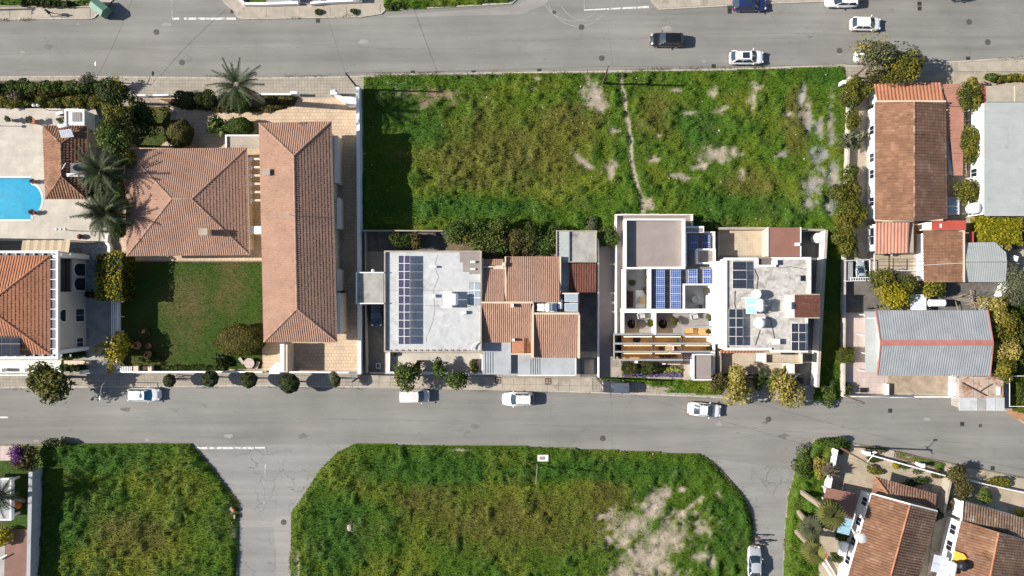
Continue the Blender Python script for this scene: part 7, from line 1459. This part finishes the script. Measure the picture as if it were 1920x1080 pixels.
tub('bushy potted plant in the corner of the sunken courtyard',1183,530,1.1,.62); tub('small potted plant right of the sunken courtyard wall',1214,519,1.1,.4); tub('green potted tree beside the white divider wall',1218,607,1.7,.6,'l_citrus'); tub('grey green potted olive on the middle lower terrace',1262,600,1.7,.7,'l_brown'); tub('potted olive at the right end of the lower terrace',1327,595,1.7,.5,'l_olive'); tub('potted olive at the right edge of the upper terrace',1323,546,1.1,.5,'l_olive')
tub('potted fern glowing between the slats upper right',1325,621,1.8,.4,'l_dark'); tub('potted fern between the slats middle right',1325,651,.3,.5,'l_dark'); tub('potted plant between the slats upper middle',1269,636,.3,.5,'l_green')
for y in (636,651,667): tub('dark fern in the left slat bay, '+{636:'upper',651:'middle',667:'lower'}[y]+' one',1160.5,y,.3,.38,'l_dark',.2)
# front of weathered house
T('street_bush','olive green bush at the left of the beige front patio','tree',1349,714,17,17,3.0,M['l_brown'],.24,.9,7); T('street_tree','yellow green street tree left of the pair in front of the beige patio','tree',1386,722,27,33,4.2,M['l_lemon'],.32,.9,9); T('street_tree','yellow green street tree right of the pair beside the dark lane','tree',1480,726,29,32,4.4,M['l_lemon'],.32,.9,9)
T('garden_shrub','green shrub between the two yellow street trees','shrub',1424,722,12,14,2.2,M['l_green'],.26,.9,6); T('garden_shrub','dark green shrub right of the patio palms','shrub',1447,722,12,16,2.4,M['l_green'],.26,.9,6); T('garden_shrub','low shrub beside the front block of the blotchy house','shrub',1474,694,7,10,1.6,M['l_citrus'],.22,.9,5)
fan_palm('small fan palm on the beige patio, left one', W(1379,694,2.0), W(1380,694,.1), .8, 20, 5, 'l_palm', tr=.12); fan_palm('small fan palm on the beige patio, right one', W(1430,700,2.0), W(1430,700,.1), .8, 20, 6, 'l_palm', tr=.12); hedge('low_hedge','dark low shrubs along the wall between patio and pavement',[(1350,705),(1440,708)],.6,.7,'l_dark',.2,.8,14)
T('wild_bush','fresh green bush at the street end of the green strip','shrub',1558,735,14,24,1.5,M['l_green'],.24,1.1,7,trunk=False); T('clipped_bush','square clipped bush on the wall of the pink patio','shrub',1586,666,12,13,2.0,M['l_citrus'],.16,1.3,box=True,trunk=False); T('potted_bush','dark spiky plant in the corner of the pink patio','shrub',1588,730,10,11,1.3,M['l_dark'],.35,.7,5,spiky=True,elong=2,trunk=False)
# right block trees
T('sparse_tree','sparse pale tree reaching over the car on the top road','tree',1643,99,42,30,6.0,M['l_olive'],.24,.75,9,core=False,flip=1.0,extra=(M['l_lemon'],.2,.22)); T('street_tree','dense olive green tree beside the parked car under the branches','tree',1703,128,32,35,5.5,M['l_citrus'],.27,.95,10); T('street_tree','dark olive tree behind the tiled porch roof','tree',1655,148,30,16,3.6,M['l_brown'],.25,.9,8); T('street_tree','small tree between the car and the porch roof','tree',1672,128,16,12,3.4,M['l_olive'],.22,.6,6,spiky=True)
for l,x,y,rx,ry,h in (('citrus tree at the top corner of the white wall',1600,160,17,16,3.0),('yellowish citrus tree second down the white wall',1597,188,19,22,3.2),('citrus tree third down the white wall',1600,224,14,18,2.8),('small citrus bush left of the tiled porch',1625,168,13,14,2.8),('citrus tree in the middle of the white wall',1598,330,15,18,3.0),('large citrus tree right at the middle of the wall',1594,365,29,26,3.6),('dense citrus tree lower down the wall',1597,398,30,24,3.6),('citrus tree near the lower end of the wall',1586,441,24,20,3.4),('lowest citrus tree above the storage frame',1590,466,22,20,3.4),('small fruiting tree beside the gabled house wall',1612,405,16,18,3.0)): T('citrus_tree',l,'citrus tree',x,y,rx,ry,h,M['l_citrus'],.25,1.0,8,group='citrus trees along the long white wall')
T('banana_plant','spiky banana like plant between wall and gabled house','plant',1602,262,20,20,2.4,M['l_olive'],.5,.35,6,spiky=True,core=False,elong=2.4); 
for l,x,y,rx,ry,h,m in (('dense yellow green tree in the narrow gap right of the awning',1822,178,23,34,3.8,'l_citrus'),('tree lower in the narrow gap beside the pale roof',1821,260,18,22,3.2,'l_citrus'),('dense citrus tree below the torn awning',1818,355,24,26,3.6,'l_citrus'),('citrus tree in the gap beside the white side path',1820,282,17,20,3.2,'l_citrus'),('citrus tree left of the white collectors, upper left one',1663,525,30,20,3.4,'l_citrus'),('bright citrus tree left of the white collectors, lower one',1675,553,30,22,3.4,'l_yellow'),('citrus tree middle one below the dusty yard',1706,540,20,20,3.2,'l_citrus'),('bright citrus tree right one below the small ochre house',1752,540,24,17,3.2,'l_citrus'),('citrus tree top one of the column right of the grey roof',1872,585,26,28,3.8,'l_lemon'),('citrus tree second of the column right of the grey roof',1884,618,32,28,4.0,'l_citrus'),('citrus tree third of the column right of the grey roof',1884,652,30,28,4.0,'l_lemon'),('citrus tree lowest of the column right of the grey roof',1882,692,24,24,3.8,'l_citrus')): T('garden_tree',l,'tree',x,y,rx,ry,h,M[m],.26,1.0,9,extra=(M['l_yellow'],.2,.24) if 'bright' in l else None)
T('olive_tree','grey olive tree at the right edge beside the plank ramp','olive tree',1915,530,27,32,4.2,M['l_olive'],.2,1.1,9); T('yellow_vine','bright yellow green vine canopy beside the pale roof','vine',1870,433,38,26,2.4,M['l_yellow'],.3,1.2,box=True,trunk=False); T('yellow_vine','ragged lower end of the yellow vine over the grey shed','vine',1880,465,14,12,2.4,M['l_lemon'],.28,.8,6)
hedge('front_hedge','row of yellow and green shrubs at the top right pavement',[(1850,145),(1925,145)],.9,1.2,'l_citrus',.2,1,15); T('front_shrub','green shrub left of the top right shrub row','shrub',1858,145,10,8,1.5,M['l_green'],.2,1,5)
hedge('wild_border','dark low bushes behind the top fence wall',[(40,4),(75,6),(130,8)],.9,1.0,'l_dark',.2,.9,16)
for l,x,y in (('small round shrub in the top pavement, left one',597,20),('small round shrub in the top pavement, right one',665,20)): T('pavement_shrub',l,'shrub',x,y,6.5,5.5,.7,M['l_green'],.14,1.3,4,trunk=False)
hedge('verge_bush','tall grass bank at the top edge right of the white piers',[(722,12),(760,10)],.9,.7,'l_green',.2,1,17)
T('overhanging_tree','dark tree crown at the top edge right','tree',1765,-40,40,22,5.0,M['l_dark'],.3,1,9)
# bottom left garden
T('bougainvillea','purple flowering bougainvillea over the left pavement','bush',46,855,28,24,2.8,M['l_brown'],.3,.7,7,spiky=True,elong=1.8,extra=None); T('bougainvillea_bloom','bright purple bloom side of the bougainvillea at the left edge','bush',29,852,15,18,3.0,M['l_purple'],.2,.8,5,spiky=True); T('dark_shrub','dark grey green shrub at the top corner of the left meadow','shrub',105,832,22,9,1.6,M['l_dark'],.25,.8,6,spiky=True)
date_palm('feathery palm over the pavilion at the left edge', W(2,928,5.2), W(45,938,.1), 2.9, 34, 11); T('yellow_bush','golden yellow bush at the left edge below the palm','bush',3,1003,16,18,1.9,M['l_yellow'],.24,1,6)
# palms
date_palm('tall leaning date palm over the top pavement', W(447,160,10.6), W(495,191,.1), 3.9, 30, 21, (.15,1.15), width=.42, r0=.36); date_palm('upper date palm between the pool house and the hipped roof', W(192,322,5.6), W(246,334,.1), 3.9, 62, 22, width=.62); date_palm('lower date palm beside the clipped bush and pool patio', W(200,400,5.6), W(252,408,.1), 3.9, 60, 23, width=.62)
fan_palm('fan palm with thick trunk, top one of the three by the brown shed', W(1554,962,6.0), W(1507,927,.1), 2.5, 40, 31, 'l_citrus', tr=.42) if False else None
for l, top, base, r, s in (('bright fan palm leaning over the brown shed roof',(1570,962,6.3),(1500,922),1.9,31),('grey fan palm in the middle below the brown shed',(1524,985,5.2),(1497,955),1.7,32),('lowest fan palm leaning beside the white boards',(1530,1030,6.0),(1493,996),1.8,33)):
    pass
fan_palm('fan palm leaning over the left corner of the brown shed roof', W(1560,964,6.2), W(1498,919,.1), 2.4, 32, 31, 'l_fan', tr=.36); fan_palm('fan palm in the middle, below the brown shed corner', W(1523,990,3.6), W(1494,956,.1), 2.2, 28, 32, 'l_olive', tr=.36); fan_palm('lowest fan palm leaning towards the white boards', W(1528,1033,5.4), W(1491,993,.1), 2.1, 30, 33, 'l_fan', tr=.36)
T('agave','spiky dry plant straddling the white garden wall','plant',1556,880,11,9,2.1,M['l_twig'],.55,.3,4,spiky=True,core=False,elong=3,trunk=False)
for l,x,y,rx,ry,h,m in (('yellowing shrub beside the white garden wall',1537,878,14,18,1.6,'l_lemon'),('dark shrub top corner of the dusty garden',1575,847,13,7,1.2,'l_brown'),('green shrub in the street bed of the dusty garden',1638,843,20,7,.9,'l_olive'),('dark clipped shrub in the dusty garden, upper',1641,861,15,7,.9,'l_dark'),('yellow green clipped shrub in the dusty garden, lower',1638,882,15,8,1.0,'l_citrus'),('bright shrub by the garden path, left',1681,872,8,7,1.0,'l_yellow'),('green shrub by the garden path, right',1696,874,8,6,1.0,'l_green'),('small shrub right of the garden path',1722,881,12,7,.9,'l_olive'),('green shrub at the right corner of the dusty garden',1757,891,12,9,1.1,'l_brown'),('dark shadowed shrubs in the strip above the verandah roof',1718,904,26,8,1.0,'l_dark'),('feathery olive tree in the right front yard, upper',1792,890,20,16,3.0,'l_brown'),('feathery olive tree in the right front yard, lower',1806,918,18,20,3.0,'l_brown'),('dry twiggy bush beside the corner house gable',1782,946,17,13,1.6,'l_twig'),('round dark bush in front of the corner house',1851,934,15,15,2.2,'l_green'),('long yellowish hedge behind the white railing wall',1875,905,28,10,1.3,'l_citrus'),('yellow bush at the right edge of the corner yard',1914,962,10,8,1.2,'l_yellow'),('small yellow shrub by the corner house wall',1797,964,5,5,1.0,'l_yellow'),('shrub above the white oblong tank',1577,1007,13,10,1.5,'l_green'),('dark shrub below the white oblong tank',1569,1048,9,10,1.4,'l_dark'),('green bush in the lane between the tilted houses',1762,966,10,12,1.2,'l_dark'),('big wild bush at the corner of the side street',1566,832,26,11,1.5,'l_green'),('big wild bush lower on the verge of the side street',1508,868,20,26,1.6,'l_green')): T('garden_shrub',l,'shrub',x,y,rx,ry,h,M[m],.22,.95,6,trunk=False,spiky='feathery' in l or 'twiggy' in l,core='twiggy' not in l)
T('dark_garden_tree','dark tree mass in the garden at the far right edge','tree',1925,640,22,60,3.0,M['l_dark'],.3,.9,9); T('dark_garden_tree','dark bush at the right edge beside the goal frame','tree',1925,740,20,24,1.8,M['l_dark'],.3,.9,7,trunk=False)
# ================================================================ cars and people
wp = paint('white', (.8,.8,.8)); bk = paint('black', (.008,.008,.01)); sv = paint('silver', (.5,.52,.55), .3)
car('black car driving left on the top road', 1250, 75, 179, bk, 4.35, 1.8, 1.6, 'suv', name='car'); car('white car with black sunroof by the meadow kerb', 1400, 108, 0, wp, 4.5, 1.82, 1.6, 'suv', sunroof=True, rails=True); car('dark blue car cut by the top edge of the photo', 1406, 8, 0, paint('blue', (.015,.025,.11)), 4.4, 1.8, 1.6, 'suv', sunroof=True)
car('white car half cut by the top edge', 1579, 1, 180, wp, 4.3, 1.78, 1.5, 'hatch'); car('white car alone in the right lane of the top road', 1623, 45, -1, wp, 4.0, 1.76, 1.5, 'hatch', name='car'); car('silver white car parked under the sparse tree', 1634, 106, 180, paint('silverwhite', (.45,.46,.47)), 4.5, 1.8, 1.5, 'hatch', roofmat=paint('greyroof', (.3,.33,.36)))
car('white car with bright blue windscreen on the bottom road', 270, 740, 0, wp, 4.35, 1.75, 1.5, 'hatch', glass='glassblue'); car('white van like car under the leafy street tree', 778, 742, 1, paint('offwhite', (.66,.63,.60)), 3.9, 1.7, 1.75, 'van'); car('white car facing left on the bottom road', 971, 748, 180, wp, 4.2, 1.8, 1.55, 'suv', rails=True)
car('white saloon parked at a slight slant on the bottom road', 1321, 768, -5, wp, 4.4, 1.8, 1.5, 'sedan', sunroof=False); car('silver car facing up the side street at the bottom edge', 1414, 1056, 90, sv, 4.7, 1.85, 1.5, 'sedan'); car('old grey off-road car on the pavement beside the taupe driveway', 1153, 725, 178, paint('grey', (.045,.048,.055)), 3.7, 1.6, 1.8, 'jeep', roofmat=paint('greyroof2', (.09,.10,.12)), z=.12)
person('person in dark clothes walking along the top left pavement', W(100,28,.16), math.radians(200), pose='walk'); person('person in dark clothes standing in the road above the silver car', W(1416,1002,0.01), math.radians(-90), 'clothbrown'); person('person in dark clothes bending over the front of the silver car', W(1409,1014,.01), math.radians(-80), pose='bend'); person('person in black standing at the right front corner of the silver car', W(1421,1012,.01), math.radians(-120))
t = thing('recycling_container', 'green ribbed recycling container at the top left street corner', 'container', W(196,21,0), None, math.radians(-38)); MB().prism([(-1.0,-.75),(1.0,-.75),(1.0,.75),(-1.0,.75)], .15, 1.45).out('body', M['binn'], t, local=True, bevel=.08)
for k in range(7): MB().bar((-.9+.3*k,-.78,1.45),(-.9+.3*k,.78,1.45),.05,n=5).out('rib', M['binn'], t, local=True)
MB().add([(-1.02,-.78,1.45),(1.02,-.78,1.45),(1.02,0,1.85),(-1.02,0,1.85),(1.02,.78,1.45),(-1.02,.78,1.45)], [(0,1,2,3),(3,2,4,5),(0,3,5),(1,4,2)]).out('lid', M['binn'], t, local=True)
for a in (-.8,.8):
    for b in (-.6,.6): MB().bar((a,b-.04,.08),(a,b+.04,.08),.09,n=10).out('wheel', M['rubber'], t, local=True)
# ================================================================ poles and cables
# weeds along the kerbs, litter and stones in the meadows (too many and too small to count)
def weeds(lines, n, spread, seed, name='kerb_weeds'):
    r = np.random.default_rng(seed); V=[]; C=[]
    for (x0,y0,x1,y1) in lines:
        t = r.random(n); x = x0+(x1-x0)*t; y = y0+(y1-y0)*t; k = fbm(x*.02+seed, y*.02, seed, 4)+r.normal(0,.03,n) > .56; x = x[k]; y = y[k]; m = len(x); c = np.stack([(x-960)/S+r.normal(0,spread,m), (540-y)/S+r.normal(0,spread,m), np.full(m,.13)],-1)
        az = r.uniform(0,6.28,m); L = r.uniform(.06,.2,m); w = L*.4; u = np.stack([np.cos(az),np.sin(az),np.zeros(m)],-1); q = np.stack([-np.sin(az),np.cos(az),np.zeros(m)],-1)
        V.append(np.stack([c-q*w[:,None]/2, c+q*w[:,None]/2, c+u*L[:,None]*.8+np.array([0,0,.08])],1).reshape(-1,3)); g_ = r.random((m,1)); C.append(np.array([.05,.08,.015])*(1-g_)+np.array([.14,.12,.05])*g_)
    V = np.concatenate(V); npmesh(name, V, np.arange(len(V)).reshape(-1,3), M['meadow'], None, kind='stuff', col=np.concatenate(C))
weeds([(0,38,172,36),(457,38,715,28),(150,144,670,143),(670,142,1130,134),(1130,134,1580,122),(1600,124,1920,108),(0,729,480,725),(480,725,1120,737),(1120,738,1520,752),(85,833,358,833),(360,836,446,945),(547,1080,548,960),(550,955,660,834),(665,834,1310,853),(1330,864,1409,975),(1409,975,1410,1080),(1469,1080,1478,930),(1478,930,1530,825),(1620,838,1920,897),(1580,742,1790,744),(683,434,840,434),(1583,150,1577,480),(1238,19,1440,9),(0,14,172,14)], 900, .11, 3)
weeds([(85,833,358,833),(360,836,446,945),(446,945,443,1080),(547,1080,548,960),(550,955,660,834),(665,834,1310,853),(1330,864,1409,975),(1409,975,1410,1080),(1469,1080,1478,930),(1478,930,1530,825),(700,140,1130,134),(1130,134,1580,123)], 2600, .16, 5)
r_ = np.random.default_rng(8); V=[]; F=[]; C=[]; b_=0
for poly, n in ((M1,420),(M3,330),(M2,90)):
    P_ = wpoly(poly); xs=[p[0] for p in P_]; ys=[p[1] for p in P_]; x=r_.uniform(min(xs),max(xs),n); y=r_.uniform(min(ys),max(ys),n); k=inpoly(x,y,P_)
    for a,c in zip(x[k],y[k]):
        s_=r_.uniform(.03,.11); h=r_.uniform(.15,.4); pts=[(a+s_*dx*r_.uniform(.6,1.3),c+s_*dy*r_.uniform(.6,1.3),h+.0) for dx,dy in ((-1,-1),(1,-1),(1,1),(-1,1))]; V+=pts+[(a,c,h+s_)]; F+=[(b_,b_+1,b_+4),(b_+1,b_+2,b_+4),(b_+2,b_+3,b_+4),(b_+3,b_,b_+4)]; b_+=5; col_=(.5,.48,.44) if r_.random()<.3 else (.3,.25,.19); C+=[col_]*4
npmesh('scattered_stones', V, F, M['meadow'], None, kind='stuff', col=C)
_, a0 = pole('wooden pole at the kerb between the courtyard wall and the meadow', (674,169), (648,137,7.8), 1, armdir=(1,.6)); _, a1 = pole('wooden pole standing in the sandy patch beside the footpath', (1130,158), (1141,124,7.9), 1, armdir=(0,1)); _, a2 = pole('wooden pole with lamp at the kerb beside the car under the tree', (1600,146), (1628,121,6.6), 1, True, lampdir=(-.6,1), armdir=(1,.8)); _, a3 = pole('slender pole beside the grey green tree over the top kerb', (176,152), (183,143,3.6), 0, True, r=.08, mat='steel', lampdir=(0,1), name='street_lamp', cat='street lamp')
_, b0 = pole('wooden pole on the lower pavement beside the narrow lane', (684,701), (660,716,7.6), 1, armdir=(0,1)); _, b1 = pole('wooden pole at the end of the white driveway wall', (1118,707), (1131,724,7.2), 1, armdir=(0,1)); _, b2 = pole('wooden pole at the street corner of the pink patio', (1577,738), (1620,756,7.6), 1, armdir=(1,-.3)); _, b3 = pole('tall wooden pole with lamp at the corner of the dusty garden', (1570,836), (1630,870,8.6), 1, True, lampdir=(.6,1), armdir=(1,-1)); _, b4 = pole('thin pale pole standing in the middle meadow near the kerb', (1008,869), (1005,907,7.0), 0, mat='slab', r=.08); _, b5 = pole('pole beyond the left edge on the top pavement', (-75,22), (-150,-26,6.8), 1)
_, b6 = pole('small white street lamp on the pavement by the spiky tree', (197,716), (190,724,4.0), 0, True, r=.06, mat='metalw', lampdir=(0,-1), name='street_lamp', cat='street lamp'); _, b7 = pole('small white garden lamp post on the lower pavement between trees', (838,702), (827,704,3.0), 0, False, r=.05, mat='metalw', name='street_lamp', cat='street lamp')
pole('thin wooden post in the pavement by the second last ball tree', (333,702), (330,705,1.2), 0, r=.06, name='post', cat='post')
t = thing('meter_box', 'white concrete meter box with brown lid in the meadow by the kerb', 'meter box', W(1018,857,.1)); MB().box(-.72,-.45,0,.72,.42,.55).out('case', M['whiteold'], t, local=True, bevel=.03); MB().box(-.5,-.22,.55,.18,.2,.6).out('lid', M['taupe'], t, local=True)
t = thing('concrete_block', 'broken pale concrete blocks with an orange cap at the meadow kerb', 'concrete blocks', W(438,958,.1)); 
for q in ((-.4,.2,.35,.5,.3),(.15,-.9,.2,.5,.25),(-.2,-1.6,.15,.25,.2)): MB().box(q[0],q[1],0,q[0]+q[2],q[1]+q[3],q[4]+.2).out('block', M['slab'], t, local=True)
MB().ell((.1,.2,.4),(.28,.24,.2),10,6).out('cap', M['orange'], t, local=True)
t = thing('pale_rock', 'pale broken rock in the left part of the middle meadow', 'rock', W(657,988,.1)); mb=MB(); mb.ell((0,0,.25),(.45,.6,.4),7,5); mb.ell((.3,-.5,.15),(.3,.4,.3),6,4); mb.out('rock', M['slab'], t, local=True)
cabs = (('overhead cable between the top left pole and the road above',a0,a0+Vector((-10,30,0))),('overhead cable between the two wooden poles of the big meadow',a0,a1),('overhead cable from the footpath pole to the pole with lamp',a1,a2),('overhead cable from the slim lamp up across the top road',a3,W(255,-20,6)),('overhead cable along the lower pavement left part',b0,W(-120,712,7.4)),('overhead cable above the front patios of the centre houses',b0,b1),('overhead cable slanting over the bottom road right of the grey car',b1,b3),('overhead cable above the pink patio corner',b1,b2),('overhead cable from the garden corner pole to the right edge',b3,W(1960,930,7.5)),('overhead cable from the corner pole to the tilted roof',b3,W(1700,950,5.0)),('overhead cable from the pink patio pole across the green strip',b2,W(1500,640,5.2)),('overhead cable between the two tilted roofs',W(1758,960,3.7),W(1802,974,3.7)))
for l, a, b in cabs: t = thing('power_cable', l, 'cable', a); cable([a, b], .35, .014).out('wire', M['black'], t)
pole('street lamp with wide arms beside the rusty shed', (1785,742), (1788,744,1.4), 0, r=.06, mat='steel', name='post', cat='post')
print('triangles', sum(len(o.data.polygons)*2 for o in bpy.data.objects if o.type == 'MESH'), 'objects', len(bpy.data.objects))
